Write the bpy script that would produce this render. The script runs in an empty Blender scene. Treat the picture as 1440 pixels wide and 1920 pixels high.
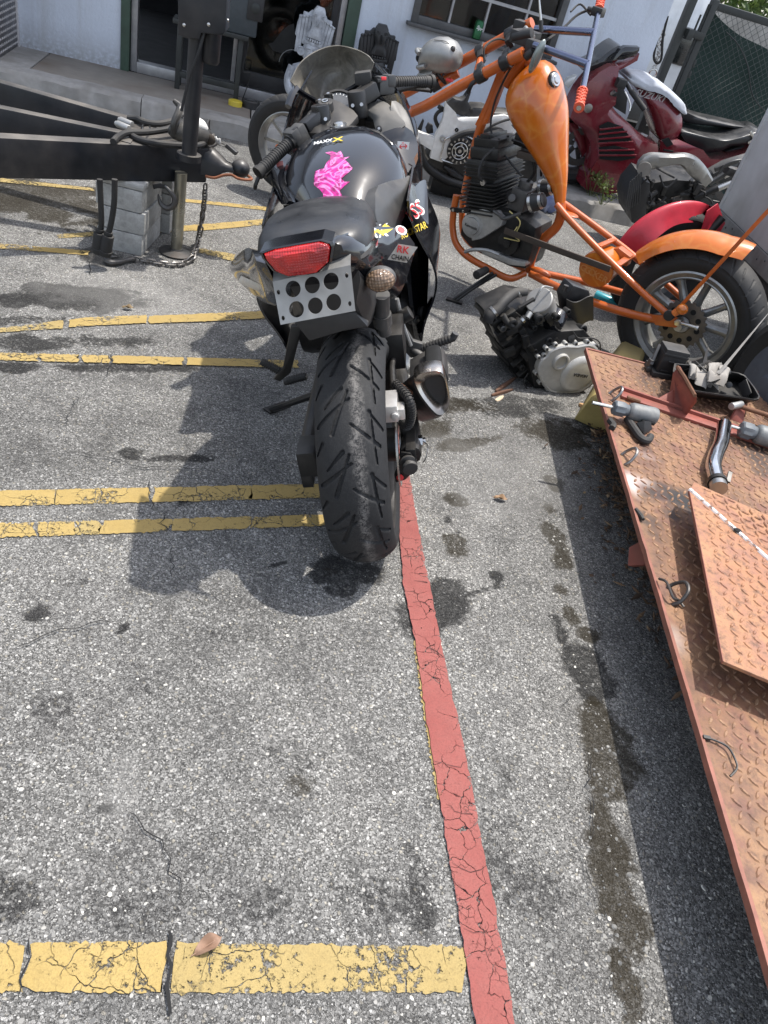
import bpy,bmesh,math,random
import numpy as np
from mathutils import Vector,Matrix
from mathutils.bvhtree import BVHTree
random.seed(7)
rng = np.random.default_rng(11)
scene = bpy.context.scene
COL = scene.collection
PI = math.pi
R = math.radians

# ---------------------------------------------------------------- camera
CAM_H = 1.38
FOC = 1380.0                       # focal length in photograph pixels (1440 x 1920)
CAMROT = Matrix(((0.9566001871778609,0.29140364083394943,0.0),
                 (0.1767737056836841,-0.5803007795688304,0.7949855735865059),
                 (0.23166169055357352,-0.7604833484965507,-0.6066283357949364)))   # columns: image right, image down, view
CAMPOS = Vector((0,0,CAM_H))
cam_data = bpy.data.cameras.new('camera')
cam = bpy.data.objects.new('camera',cam_data)
COL.objects.link(cam)
right,down,view = CAMROT.col[0],CAMROT.col[1],CAMROT.col[2]
cam.matrix_world = Matrix((
    (right.x,-down.x,-view.x,0),(right.y,-down.y,-view.y,0),(right.z,-down.z,-view.z,CAM_H),(0,0,0,1)))
cam_data.sensor_fit = 'VERTICAL'
cam_data.sensor_height = 36.0
cam_data.lens = FOC / 1920.0 * 36.0
cam_data.clip_start = 0.02
cam_data.clip_end = 500
scene.camera = cam

# ---------------------------------------------------------------- light
SUN_EL,SUN_AZ = 74.0,48.0        # azimuth measured from forward (+Y) towards the right (+X)
world = bpy.data.worlds.new('World')
scene.world = world
world.use_nodes = True
wn = world.node_tree
sky = wn.nodes.new('ShaderNodeTexSky')
sky.sky_type = 'NISHITA'
sky.sun_disc = False
sky.sun_elevation = R(SUN_EL)
sky.sun_rotation = R(SUN_AZ)
sky.air_density = 1.0
sky.dust_density = 2.0
bg = wn.nodes['Background']
bg.inputs['Strength'].default_value = 0.15
hsv = wn.nodes.new('ShaderNodeHueSaturation')          # thin bright cloud: the whole sky is paler than a clear one
hsv.inputs['Saturation'].default_value = 0.55
wn.links.new(sky.outputs['Color'],hsv.inputs['Color'])
wn.links.new(hsv.outputs['Color'],bg.inputs['Color'])
sun_data = bpy.data.lights.new('sun','SUN')
sun_data.energy = 2.4
sun_data.angle = R(0.9)
sun_data.color = (1.0,0.96,0.90)
sun = bpy.data.objects.new('sun',sun_data)
COL.objects.link(sun)
sdir = Vector((math.sin(R(SUN_AZ)) * math.cos(R(SUN_EL)),math.cos(R(SUN_AZ)) * math.cos(R(SUN_EL)),math.sin(R(SUN_EL))))
sun.rotation_euler = sdir.to_track_quat('Z','Y').to_euler()
sun.location = sdir * 30
scene.view_settings.view_transform = 'Standard'
scene.view_settings.look = 'None'
scene.view_settings.exposure = 1.17
scene.view_settings.gamma = 1.0
scene.view_settings.use_curve_mapping = False

# ---------------------------------------------------------------- measuring helpers (photograph pixel -> metres)
def ray(px,py):
    return right * (px - 720.0) + down * (py - 960.0) + view * FOC
def onz(px,py,z=0.0):
    d = ray(px,py)
    return CAMPOS + d * ((z - CAM_H) / d.z)
def onplane(px,py,p0,nrm):
    d = ray(px,py)
    return CAMPOS + d * ((Vector(p0) - CAMPOS).dot(nrm) / d.dot(nrm))
class Fr:
    """A place in the world: x forward, y left, z up, turned by a heading and leaned to its left."""
    def __init__(s,o,hd=0.0,lean=0.0,pitch=0.0):
        hd,lean = R(hd),R(lean)
        f = Vector((-math.sin(hd),math.cos(hd),0)); l = Vector((-math.cos(hd),-math.sin(hd),0)); u = Vector((0,0,1))
        s.f = f; s.l = l * math.cos(lean) - u * math.sin(lean); s.u = u * math.cos(lean) + l * math.sin(lean)
        if pitch:
            p = R(pitch); f2 = s.f * math.cos(p) + s.u * math.sin(p); s.u = s.u * math.cos(p) - s.f * math.sin(p); s.f = f2
        s.o = Vector(o)
        s.M = Matrix(((s.f.x,s.l.x,s.u.x,s.o.x),(s.f.y,s.l.y,s.u.y,s.o.y),(s.f.z,s.l.z,s.u.z,s.o.z),(0,0,0,1)))
        s.I = s.M.inverted()
    def L(s,px,py,ax,val):
        a = {'x': s.f,'y': s.l,'z': s.u}[ax]
        return s.I @ onplane(px,py,s.o + a * val,a)
    def loc(s,w):
        return s.I @ Vector(w)
    def W(s,p):
        return s.M @ Vector(p)

# ---------------------------------------------------------------- materials
def new_mat(name):
    m = bpy.data.materials.new(name); m.use_nodes = True
    return m,m.node_tree,m.node_tree.nodes['Principled BSDF']
def nd(t,typ,**kw):
    n = t.nodes.new(typ)
    for k,v in kw.items():
        if k.startswith('_'):
            setattr(n,k[1:],v)
        else:
            n.inputs[k.replace('__',' ')].default_value = v
    return n
def lk(t,a,b):
    t.links.new(a,b)
def ramp(t,fac,stops,interp='LINEAR'):
    n = t.nodes.new('ShaderNodeValToRGB'); n.color_ramp.interpolation = interp
    e = n.color_ramp.elements
    while len(e) < len(stops):
        e.new(0.5)
    for i,(p,c) in enumerate(stops):
        e[i].position = p
        e[i].color = (c,c,c,1) if isinstance(c,(int,float)) else (*c[:3],1)
    lk(t,fac,n.inputs[0])
    return n.outputs[0]
def mixc(t,fac,a,b,mode='MIX'):
    n = t.nodes.new('ShaderNodeMix'); n.data_type = 'RGBA'; n.blend_type = mode
    for s,v in ((0,fac),(6,a),(7,b)):
        if isinstance(v,(int,float)):
            n.inputs[s].default_value = v if s == 0 else (v,v,v,1)
        elif isinstance(v,(tuple,list)):
            n.inputs[s].default_value = (*v[:3],1)
        else:
            lk(t,v,n.inputs[s])
    return n.outputs[2]
def mth(t,op,a,b=0.0,c=0.0):
    n = t.nodes.new('ShaderNodeMath'); n.operation = op
    for i,v in enumerate((a,b,c)):
        if isinstance(v,(int,float)):
            n.inputs[i].default_value = v
        else:
            lk(t,v,n.inputs[i])
    return n.outputs[0]
def coords(t,kind='Object',scale=None):
    n = t.nodes.new('ShaderNodeTexCoord')
    o = n.outputs[kind]
    if scale is not None:
        mp = t.nodes.new('ShaderNodeMapping'); mp.inputs['Scale'].default_value = scale
        lk(t,o,mp.inputs[0]); o = mp.outputs[0]
    return o
def noise(t,co,scale,detail=4.0,rough=0.55,dist=0.0):
    n = nd(t,'ShaderNodeTexNoise',Scale=scale,Detail=detail,Roughness=rough,Distortion=dist)
    lk(t,co,n.inputs['Vector'])
    return n.outputs['Fac']
def bump(t,h,strength=0.3,dist=0.005,prev=None):
    n = nd(t,'ShaderNodeBump',Strength=strength,Distance=dist)
    lk(t,h,n.inputs['Height'])
    if prev is not None:
        lk(t,prev,n.inputs['Normal'])
    return n.outputs[0]
def simple(name,col,rough=0.5,metal=0.0,dirt=None,dirt_amt=0.35,scale=30.0,bmp=0.0,coat=0.0,dustup=None,var=0.15,spec=None):
    """Painted, moulded or cast surface: base colour with slight mottling, grime in patches, uneven gloss, fine relief."""
    m,t,b = new_mat(name)
    co = coords(t)
    n1 = noise(t,co,scale,5.0,0.6)
    n2 = noise(t,co,scale * 0.22,3.0,0.6)
    c = mixc(t,ramp(t,n1,[(0.25,0.0),(0.75,1.0)]),[x * (1 - var) for x in col],[min(1,x * (1 + var)) for x in col])
    if dirt is not None:
        mk = mth(t,'MULTIPLY',ramp(t,n2,[(0.42,0.0),(0.68,1.0)]),dirt_amt)
        mk2 = mth(t,'MULTIPLY',mk,ramp(t,n1,[(0.3,0.35),(0.7,1.0)]))
        c = mixc(t,mk2,c,dirt)
    if dustup is not None:       # dust that has settled on faces turned up
        g = t.nodes.new('ShaderNodeNewGeometry'); sp = t.nodes.new('ShaderNodeSeparateXYZ'); lk(t,g.outputs['Normal'],sp.inputs[0])
        du = mth(t,'MULTIPLY',ramp(t,sp.outputs[2],[(0.3,0.0),(0.95,1.0)]),mth(t,'MULTIPLY',ramp(t,n2,[(0.3,0.2),(0.7,1.0)]),dustup))
        c = mixc(t,du,c,(0.30,0.27,0.23))
    lk(t,c,b.inputs['Base Color'])
    b.inputs['Metallic'].default_value = metal
    rr = ramp(t,n2,[(0.3,max(0.03,rough - 0.1)),(0.7,min(1.0,rough + 0.13))])
    lk(t,rr,b.inputs['Roughness'])
    if coat:
        b.inputs['Coat Weight'].default_value = coat; b.inputs['Coat Roughness'].default_value = 0.06
    if spec is not None:
        b.inputs['Specular IOR Level'].default_value = spec
    if bmp:
        lk(t,bump(t,n1,bmp,0.002),b.inputs['Normal'])
    return m

# ---------------------------------------------------------------- objects
def tag(o,label=None,cat=None,group=None,kind=None):
    if label: o['label'] = label
    if cat: o['category'] = cat
    if group: o['group'] = group
    if kind: o['kind'] = kind
    return o
def thing(name,label,cat,fr=None,loc=(0,0,0),group=None):
    o = bpy.data.objects.new(name,None)
    o.empty_display_size = 0.05
    if fr is not None: o.matrix_world = fr.M
    else: o.location = loc
    COL.objects.link(o)
    return tag(o,label,cat,group)
def V(*a):
    return Vector(a)
def catmull(pts,sub,closed=False):
    pts = [Vector(p) for p in pts]
    if sub <= 1 or len(pts) < 3: return pts
    out = []; n = len(pts)
    rngi = range(n) if closed else range(n - 1)
    for i in rngi:
        p1,p2 = pts[i],pts[(i + 1) % n]
        p0 = pts[(i - 1) % n] if (closed or i > 0) else p1 * 2 - p2
        p3 = pts[(i + 2) % n] if (closed or i < n - 2) else p2 * 2 - p1
        for k in range(sub):
            u = k / sub
            out.append(0.5 * ((2 * p1) + (p2 - p0) * u + (2 * p0 - 5 * p1 + 4 * p2 - p3) * u * u + (3 * p1 - p0 - 3 * p2 + p3) * u ** 3))
    if not closed: out.append(pts[-1])
    return out
def basis(a):
    a = Vector(a).normalized()
    h = Vector((0,0,1)) if abs(a.z) < 0.9 else Vector((1,0,0))
    u = h.cross(a).normalized()
    return u,a.cross(u)
class MB:
    def __init__(s):
        s.v = []; s.f = []
    def add(s,vs,fs):
        k = len(s.v); s.v += [tuple(v) for v in vs]; s.f += [[i + k for i in f] for f in fs]
        return s
    def box(s,c,d,M=None):
        c = Vector(c); x,y,z = d[0] / 2,d[1] / 2,d[2] / 2
        vs = [Vector(p) for p in ((-x,-y,-z),(x,-y,-z),(x,y,-z),(-x,y,-z),(-x,-y,z),(x,-y,z),(x,y,z),(-x,y,z))]
        if M is not None: vs = [M @ v for v in vs]
        return s.add([v + c for v in vs],[(0,3,2,1),(4,5,6,7),(0,1,5,4),(1,2,6,5),(2,3,7,6),(3,0,4,7)])
    def bar(s,a,b,w,h,up=(0,0,1)):
        a,b = Vector(a),Vector(b); d = (b - a).normalized(); side = d.cross(Vector(up)).normalized(); u = side.cross(d)
        vs = []
        for p in (a,b):
            for i,j in ((-1,-1),(1,-1),(1,1),(-1,1)):
                vs.append(p + side * (w / 2 * i) + u * (h / 2 * j))
        return s.add(vs,[(0,1,2,3),(7,6,5,4),(0,4,5,1),(1,5,6,2),(2,6,7,3),(3,7,4,0)])
    def rings(s,rings,cap=True,closed=False,wrap=True):
        n = len(rings[0]); k = len(s.v)
        for r in rings: s.v += [tuple(p) for p in r]
        m = len(rings)
        for i in range(m if closed else m - 1):
            for j in range(n if wrap else n - 1):
                a,b = i * n + j,i * n + (j + 1) % n
                c,d = ((i + 1) % m) * n + (j + 1) % n,((i + 1) % m) * n + j
                s.f.append([k + a,k + b,k + c,k + d])
        if cap and not closed and wrap:
            s.f.append([k + j for j in range(n)][::-1]); s.f.append([k + (m - 1) * n + j for j in range(n)])
        return s
    def cyl(s,p0,p1,r0,r1=None,n=14,cap=True):
        p0,p1 = Vector(p0),Vector(p1); r1 = r0 if r1 is None else r1
        u,w = basis(p1 - p0)
        rg = [[p + (u * math.cos(2 * PI * j / n) + w * math.sin(2 * PI * j / n)) * r for j in range(n)] for p,r in ((p0,r0),(p1,r1))]
        return s.rings(rg,cap)
    def lathe(s,p0,axis,prof,n=24,closed=False,a0=0.0,a1=None,squash=1.0):
        """prof: list of (along, radius)."""
        p0 = Vector(p0); axis = Vector(axis).normalized(); u,w = basis(axis)
        rg = []
        full = a1 is None
        for a,r in prof:
            rg.append([p0 + axis * a + (u * math.cos(t) + w * math.sin(t) * squash) * r for t in
                       [(2 * PI * j / n if full else a0 + (a1 - a0) * j / n) for j in range(n if full else n + 1)]])
        return s.rings(rg,cap=not closed and full,closed=closed,wrap=full)
    def tube(s,pts,r,n=8,sub=1,closed=False,cap=True):
        pts = [Vector(p) for p in pts]
        rr = list(r) if isinstance(r,(list,tuple)) else None
        m0 = len(pts)
        pts = catmull(pts,sub,closed)
        m = len(pts)
        if rr: rads = [float(np.interp(i * (m0 - 1) / max(1,m - 1),range(m0),rr)) for i in range(m)]
        else: rads = [r] * m
        rg = []; u = None
        for i,p in enumerate(pts):
            d = (pts[(i + 1) % m] - pts[i - 1]) if closed else (pts[min(i + 1,m - 1)] - pts[max(i - 1,0)])
            d = d.normalized()
            if u is None: u = basis(d)[0]
            u = (u - d * u.dot(d)).normalized(); w = d.cross(u)
            rg.append([p + (u * math.cos(2 * PI * j / n) + w * math.sin(2 * PI * j / n)) * rads[i] for j in range(n)])
        return s.rings(rg,cap,closed)
    def torus(s,c,axis,RR,r,n=32,m=8,a0=0,a1=None):
        u,w = basis(axis); c = Vector(c)
        full = a1 is None; k = n if full else n + 1
        pts = [c + (u * math.cos(t) + w * math.sin(t)) * RR for t in [(2 * PI * i / n if full else a0 + (a1 - a0) * i / n) for i in range(k)]]
        return s.tube(pts,r,m,1,full)
    def prism(s,poly,d):
        poly = [Vector(p) for p in poly]; d = Vector(d); n = len(poly)
        return s.add(poly + [p + d for p in poly],[list(range(n))[::-1],list(range(n,2 * n))] + [(i,(i + 1) % n,n + (i + 1) % n,n + i) for i in range(n)])
    def ell(s,c,r,M=None,nu=20,nv=12):
        c = Vector(c); rg = []
        for i in range(nv + 1):
            th = PI * (0.02 + 0.96 * i / nv)
            ring = []
            for j in range(nu):
                ph = 2 * PI * j / nu
                v = Vector((r[0] * math.sin(th) * math.cos(ph),r[1] * math.sin(th) * math.sin(ph),r[2] * math.cos(th)))
                ring.append(c + (M @ v if M is not None else v))
            rg.append(ring)
        return s.rings(rg,True)
    def grid(s,fn,nu,nv):
        k = len(s.v)
        for i in range(nu + 1):
            for j in range(nv + 1):
                s.v.append(tuple(fn(i / nu,j / nv)))
        for i in range(nu):
            for j in range(nv):
                a = k + i * (nv + 1) + j
                s.f.append([a,a + nv + 1,a + nv + 2,a + 1])
        return s
    def puff(s,poly,nrm,depth,bulge,k=4,inset=0.75):
        """A closed body whose outline is poly, `depth` thick about it along nrm, its two faces swelling by `bulge`."""
        poly = [Vector(p) for p in poly]; nrm = Vector(nrm).normalized()
        c = sum(poly,Vector()) / len(poly)
        rg = []
        st = [(i / k) for i in range(k + 1)]
        for sg in (-1,1):
            rs = []
            for t in st:
                sc = 1 - inset * t
                off = depth / 2 + bulge * math.sin(t * PI / 2)
                rs.append([c + (p - c) * sc + nrm * (sg * off) for p in poly])
            rg += rs[::-1] if sg < 0 else rs
        return s.rings(rg,True)
    def mesh(s,name,smooth=35.0,bevel=0.0,seg=2,solid=0.0,recalc=True):
        me = bpy.data.meshes.new(name)
        me.from_pydata(s.v,[],s.f)
        if bevel or solid or recalc:
            bm = bmesh.new(); bm.from_mesh(me)
            if recalc: bmesh.ops.recalc_face_normals(bm,faces=bm.faces)
            if solid:
                r = bmesh.ops.solidify(bm,geom=bm.faces[:],thickness=solid)
            if bevel:
                es = [e for e in bm.edges if len(e.link_faces) == 2 and e.calc_face_angle(0) > 0.6]
                if es: bmesh.ops.bevel(bm,geom=es,offset=bevel,segments=seg,profile=0.6,affect='EDGES',clamp_overlap=True)
            bm.to_mesh(me); bm.free()
        if smooth:
            me.shade_smooth()
            me.set_sharp_from_angle(angle=R(smooth))
        return me
    def build(s,name,mat,parent=None,smooth=35.0,bevel=0.0,seg=2,solid=0.0,recalc=True):
        me = s.mesh(name,smooth,bevel,seg,solid,recalc)
        me.materials.append(mat)
        o = bpy.data.objects.new(name,me); COL.objects.link(o)
        if parent is not None: o.parent = parent
        return o
def single(o,label,cat,group=None):
    """A thing that is one mesh built in world metres: move its origin to its base."""
    co = [v.co for v in o.data.vertices]
    z = min(c.z for c in co); cx = sum(c.x for c in co) / len(co); cy = sum(c.y for c in co) / len(co)
    o.data.transform(Matrix.Translation((-cx,-cy,-z))); o.location = (cx,cy,z)
    return tag(o,label,cat,group)
def copy_obj(o,parent=None,M=None):
    c = o.copy(); COL.objects.link(c)
    if parent is not None: c.parent = parent
    if M is not None: c.matrix_local = M
    return c
def text(body,name,mat,parent,p,xdir,up,size,ext=0.0008,shear=0.0,sx=1.0,spacing=1.0):
    cu = bpy.data.curves.new(name,'FONT'); cu.body = body; cu.size = size; cu.extrude = ext; cu.align_x = 'CENTER'; cu.align_y = 'CENTER'; cu.shear = shear
    cu.space_character = spacing
    cu.offset = size * 0.012; cu.resolution_u = 2
    to = bpy.data.objects.new('tmp',cu); COL.objects.link(to)
    dg = bpy.context.evaluated_depsgraph_get()
    me = bpy.data.meshes.new_from_object(to.evaluated_get(dg)); me.name = name
    bpy.data.objects.remove(to)
    x = Vector(xdir).normalized(); z = x.cross(Vector(up)).normalized(); y = z.cross(x)
    M = Matrix(((x.x * sx,y.x,z.x,p[0]),(x.y * sx,y.y,z.y,p[1]),(x.z * sx,y.z,z.z,p[2]),(0,0,0,1)))
    me.transform(M); me.materials.clear(); me.materials.append(mat)
    o = bpy.data.objects.new(name,me); COL.objects.link(o)
    if parent is not None: o.parent = parent
    return o
def lerp(a,b,t):
    return a + (b - a) * t
# ================================================================ materials of the setting
def asphalt_nodes(t,b,stains=True):
    co = coords(t)
    big = noise(t,co,0.9,5.0,0.6)
    mid = noise(t,co,6.0,6.0,0.65)
    fine = noise(t,co,55.0,4.0,0.7)
    grit = noise(t,co,300.0,3.0,0.7)
    def vor(scale,feat='F1'):
        n = nd(t,'ShaderNodeTexVoronoi',Scale=scale,Randomness=1.0); n.feature = feat
        lk(t,co2,n.inputs['Vector']); return n
    wob = nd(t,'ShaderNodeTexNoise',Scale=90.0,Detail=2.0); lk(t,co,wob.inputs['Vector'])
    add = t.nodes.new('ShaderNodeVectorMath'); add.operation = 'MULTIPLY_ADD'
    lk(t,wob.outputs['Color'],add.inputs[0]); add.inputs[1].default_value = (0.007,0.007,0.007); lk(t,co,add.inputs[2])
    co2 = add.outputs[0]
    v1 = vor(205.0); v2 = vor(110.0); v3 = vor(400.0)
    def cell(v):
        s = t.nodes.new('ShaderNodeSeparateColor'); lk(t,v.outputs['Color'],s.inputs[0]); return s
    c1,c2,c3 = cell(v1),cell(v2),cell(v3)
    # stone faces: every chip has its own grey, its rim sinks into the dark binder
    chip = ramp(t,c1.outputs[0],[(0.0,0.075),(0.35,0.15),(0.65,0.21),(0.9,0.28),(1.0,0.42)])
    chip3 = ramp(t,c3.outputs[0],[(0.0,0.075),(0.5,0.15),(0.85,0.25),(1.0,0.40)])
    rim = ramp(t,v1.outputs['Distance'],[(0.52,1.0),(0.82,0.0)])
    rim3 = ramp(t,v3.outputs['Distance'],[(0.45,1.0),(0.78,0.0)])
    c = mixc(t,rim3,0.050,chip3)
    c = mixc(t,mth(t,'MULTIPLY',rim,ramp(t,c1.outputs[1],[(0.35,0.0),(0.5,1.0)])),c,chip)
    big2 = mth(t,'MULTIPLY',ramp(t,v2.outputs['Distance'],[(0.30,1.0),(0.42,0.0)]),ramp(t,c2.outputs[1],[(0.88,0.0),(0.91,1.0)]))
    c = mixc(t,big2,c,mixc(t,c2.outputs[2],(0.20,0.19,0.17),(0.42,0.40,0.36)))
    # worn bare binder shows in patches, elsewhere the surface is bleached
    worn = mth(t,'MULTIPLY',ramp(t,mid,[(0.46,0.0),(0.62,1.0)]),ramp(t,fine,[(0.4,0.25),(0.6,1.0)]))
    c = mixc(t,mth(t,'MULTIPLY',worn,0.85),c,mixc(t,0.6,c,(0.045,0.045,0.047),'MIX'))
    c = mixc(t,1.0,c,ramp(t,big,[(0.3,(0.80,0.78,0.74)),(0.5,(1.25,1.22,1.15)),(0.7,(1.65,1.60,1.49))]),'MULTIPLY')
    h = mth(t,'ADD',mth(t,'MULTIPLY',rim,0.8),mth(t,'MULTIPLY',rim3,0.4))
    h = mth(t,'ADD',h,mth(t,'MULTIPLY',fine,0.5))
    h = mth(t,'ADD',h,big2)
    if stains:
        at = nd(t,'ShaderNodeAttribute',_attribute_name='stain')
        s = t.nodes.new('ShaderNodeSeparateColor'); lk(t,at.outputs['Color'],s.inputs[0])
        brk = ramp(t,mth(t,'ADD',mth(t,'MULTIPLY',fine,0.55),mth(t,'MULTIPLY',mid,0.45)),[(0.30,0.45),(0.5,1.0)])
        jag = mth(t,'ADD',mth(t,'MULTIPLY',mth(t,'SUBTRACT',fine,0.5),1.5),mth(t,'MULTIPLY',mth(t,'SUBTRACT',mid,0.5),1.1))
        edge = lambda o: mth(t,'MULTIPLY',mth(t,'MULTIPLY',ramp(t,mth(t,'ADD',o,mth(t,'MULTIPLY',jag,ramp(t,o,[(0.0,0.0),(0.15,1.0)]))),[(0.28,0.0),(0.55,1.0)]),ramp(t,o,[(0.0,0.3),(0.75,1.0)])),brk)
        oil = edge(s.outputs[0])
        brown = edge(s.outputs[1])
        c = mixc(t,mth(t,'MINIMUM',oil,0.95),c,mixc(t,0.16,(0.010,0.010,0.0105),c))
        c = mixc(t,mth(t,'MINIMUM',mth(t,'MULTIPLY',brown,0.9),0.93),c,mixc(t,0.12,(0.024,0.0185,0.0095),c))
        pale = mth(t,'MULTIPLY',s.outputs[2],brk)
        c = mixc(t,mth(t,'MINIMUM',pale,0.8),c,(0.36,0.35,0.33))
        rg = mth(t,'SUBTRACT',0.92,mth(t,'MULTIPLY',oil,0.12))
        lk(t,rg,b.inputs['Roughness'])
    else:
        b.inputs['Roughness'].default_value = 0.9
    lk(t,c,b.inputs['Base Color'])
    lk(t,bump(t,h,0.9,0.0035),b.inputs['Normal'])
    b.inputs['Specular IOR Level'].default_value = 0.1
M_asphalt,t_,b_ = new_mat('asphalt'); asphalt_nodes(t_,b_)
M_asphalt_far,t_,b_ = new_mat('asphalt_far'); asphalt_nodes(t_,b_,False)

def paint_mat(name,col,col2,wear,crack=16.0):
    """Road paint: worn through where the stones stand proud, split by fine cracks; bare places let the asphalt show."""
    m,t,b = new_mat(name)
    co = coords(t)
    n1 = noise(t,co,75.0,6.0,0.75); n2 = noise(t,co,7.0,4.0,0.6); n3 = noise(t,co,260.0,3.0,0.6)
    wb = nd(t,'ShaderNodeTexNoise',Scale=25.0,Detail=3.0); lk(t,co,wb.inputs['Vector'])
    add = t.nodes.new('ShaderNodeVectorMath'); add.operation = 'MULTIPLY_ADD'
    lk(t,wb.outputs['Color'],add.inputs[0]); add.inputs[1].default_value = (0.04,0.04,0.04); lk(t,co,add.inputs[2])
    vo = nd(t,'ShaderNodeTexVoronoi',Scale=crack); vo.feature = 'DISTANCE_TO_EDGE'; lk(t,add.outputs[0],vo.inputs['Vector'])
    vo2 = nd(t,'ShaderNodeTexVoronoi',Scale=crack * 3.1); vo2.feature = 'DISTANCE_TO_EDGE'; lk(t,add.outputs[0],vo2.inputs['Vector'])
    ck = mth(t,'MULTIPLY',ramp(t,vo.outputs['Distance'],[(0.006,1.0),(0.018,0.0)]),ramp(t,n2,[(0.42,0.0),(0.5,1.0)]))
    ck2 = mth(t,'MULTIPLY',ramp(t,vo2.outputs['Distance'],[(0.01,1.0),(0.05,0.0)]),ramp(t,n2,[(0.54,0.0),(0.62,1.0)]))
    thr = mth(t,'ADD',mth(t,'MULTIPLY',n1,0.62),mth(t,'MULTIPLY',n2,0.38))
    hole = ramp(t,thr,[(wear,0.0),(wear + 0.035,1.0)])
    hole = mth(t,'MAXIMUM',hole,mth(t,'MAXIMUM',ck,mth(t,'MULTIPLY',ck2,0.8)))
    c = mixc(t,ramp(t,n2,[(0.3,0.0),(0.7,1.0)]),col,col2)
    c = mixc(t,ramp(t,n3,[(0.45,0.0),(0.75,0.55)]),c,[x * 0.55 for x in col])
    c = mixc(t,ramp(t,n1,[(0.40,0.35),(0.55,0.0)]),c,[min(1,x * 1.25) for x in col])
    lk(t,c,b.inputs['Base Color']); b.inputs['Roughness'].default_value = 0.75
    hh = mth(t,'ADD',n1,mth(t,'MULTIPLY',n3,0.5))
    lk(t,bump(t,mth(t,'SUBTRACT',hh,hole),0.7,0.003),b.inputs['Normal'])
    lk(t,mth(t,'SUBTRACT',1.0,hole),b.inputs['Alpha'])
    return m
M_yellow = paint_mat('yellow_paint',(0.31,0.215,0.066),(0.37,0.27,0.10),0.56)
M_yellow_worn = paint_mat('yellow_paint_worn',(0.29,0.21,0.075),(0.34,0.26,0.105),0.53)
M_red = paint_mat('red_paint',(0.22,0.052,0.043),(0.27,0.088,0.073),0.60,19.0)
M_crack = simple('crack_dark',(0.012,0.012,0.012),1.0)
M_concrete = simple('concrete',(0.27,0.26,0.245),0.9,dirt=(0.10,0.085,0.065),dirt_amt=0.75,scale=24,bmp=0.5)
M_concrete_brown = simple('concrete_stained',(0.20,0.18,0.155),0.85,dirt=(0.10,0.065,0.04),dirt_amt=0.8,scale=9,bmp=0.35)
M_block = simple('cinder_block',(0.40,0.40,0.385),0.95,dirt=(0.15,0.145,0.13),dirt_amt=0.6,scale=70,bmp=1.0,var=0.3)

def stucco(name,col):
    m,t,b = new_mat(name); co = coords(t)
    n1 = noise(t,co,38.0,7.0,0.62); n2 = noise(t,co,2.6,5.0,0.6); n3 = noise(t,co,160.0,3.0,0.6)
    c = mixc(t,ramp(t,n2,[(0.35,0.0),(0.7,1.0)]),[x * 0.9 for x in col],col)
    sp = t.nodes.new('ShaderNodeSeparateXYZ'); lk(t,co,sp.inputs[0])
    low = mth(t,'MULTIPLY',ramp(t,mth(t,'ADD',sp.outputs[2],mth(t,'MULTIPLY',mth(t,'SUBTRACT',n1,0.5),0.25)),[(0.13,1.0),(0.34,0.0)]),ramp(t,n1,[(0.35,0.1),(0.62,0.75)]))
    c = mixc(t,low,c,(0.20,0.19,0.17))          # splash dirt along the foot of the wall
    drip = noise(t,coords(t,'Object',(9.0,9.0,0.5)),1.0,4.0,0.6)
    c = mixc(t,ramp(t,drip,[(0.5,0.0),(0.78,0.42)]),c,(0.33,0.32,0.30))
    lk(t,c,b.inputs['Base Color']); b.inputs['Roughness'].default_value = 0.85
    lk(t,bump(t,mth(t,'ADD',n1,mth(t,'MULTIPLY',n3,0.25)),0.55,0.008),b.inputs['Normal'])
    return m
M_wall = stucco('wall_paint',(0.58,0.625,0.70))
M_green = simple('green_trim',(0.050,0.085,0.060),0.55,dirt=(0.03,0.03,0.025),dirt_amt=0.5)
M_alu = simple('anodised_frame',(0.40,0.40,0.41),0.42,0.7,dirt=(0.12,0.11,0.10),dirt_amt=0.5)
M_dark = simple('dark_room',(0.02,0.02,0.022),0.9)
def glass_mat(name,tint=(0.75,0.78,0.78),refl=1.0):
    m,t,b = new_mat(name)
    b.inputs['Base Color'].default_value = (*tint,1); b.inputs['Roughness'].default_value = 0.04
    b.inputs['Transmission Weight'].default_value = 1.0; b.inputs['IOR'].default_value = 1.45
    tr = nd(t,'ShaderNodeBsdfTransparent'); tr.inputs[0].default_value = (*tint,1)
    gl = nd(t,'ShaderNodeBsdfGlossy',Roughness=0.05); gl.inputs[0].default_value = (0.9 * refl,0.9 * refl,0.9 * refl,1)
    fr = nd(t,'ShaderNodeFresnel',IOR=1.5)
    mx = t.nodes.new('ShaderNodeMixShader'); lk(t,fr.outputs[0],mx.inputs[0]); lk(t,tr.outputs[0],mx.inputs[1]); lk(t,gl.outputs[0],mx.inputs[2])
    lk(t,mx.outputs[0],t.nodes['Material Output'].inputs[0])
    return m
M_glass = glass_mat('door_glass',(0.30,0.34,0.34))
M_pane = glass_mat('window_glass',(0.55,0.55,0.53))

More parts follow.
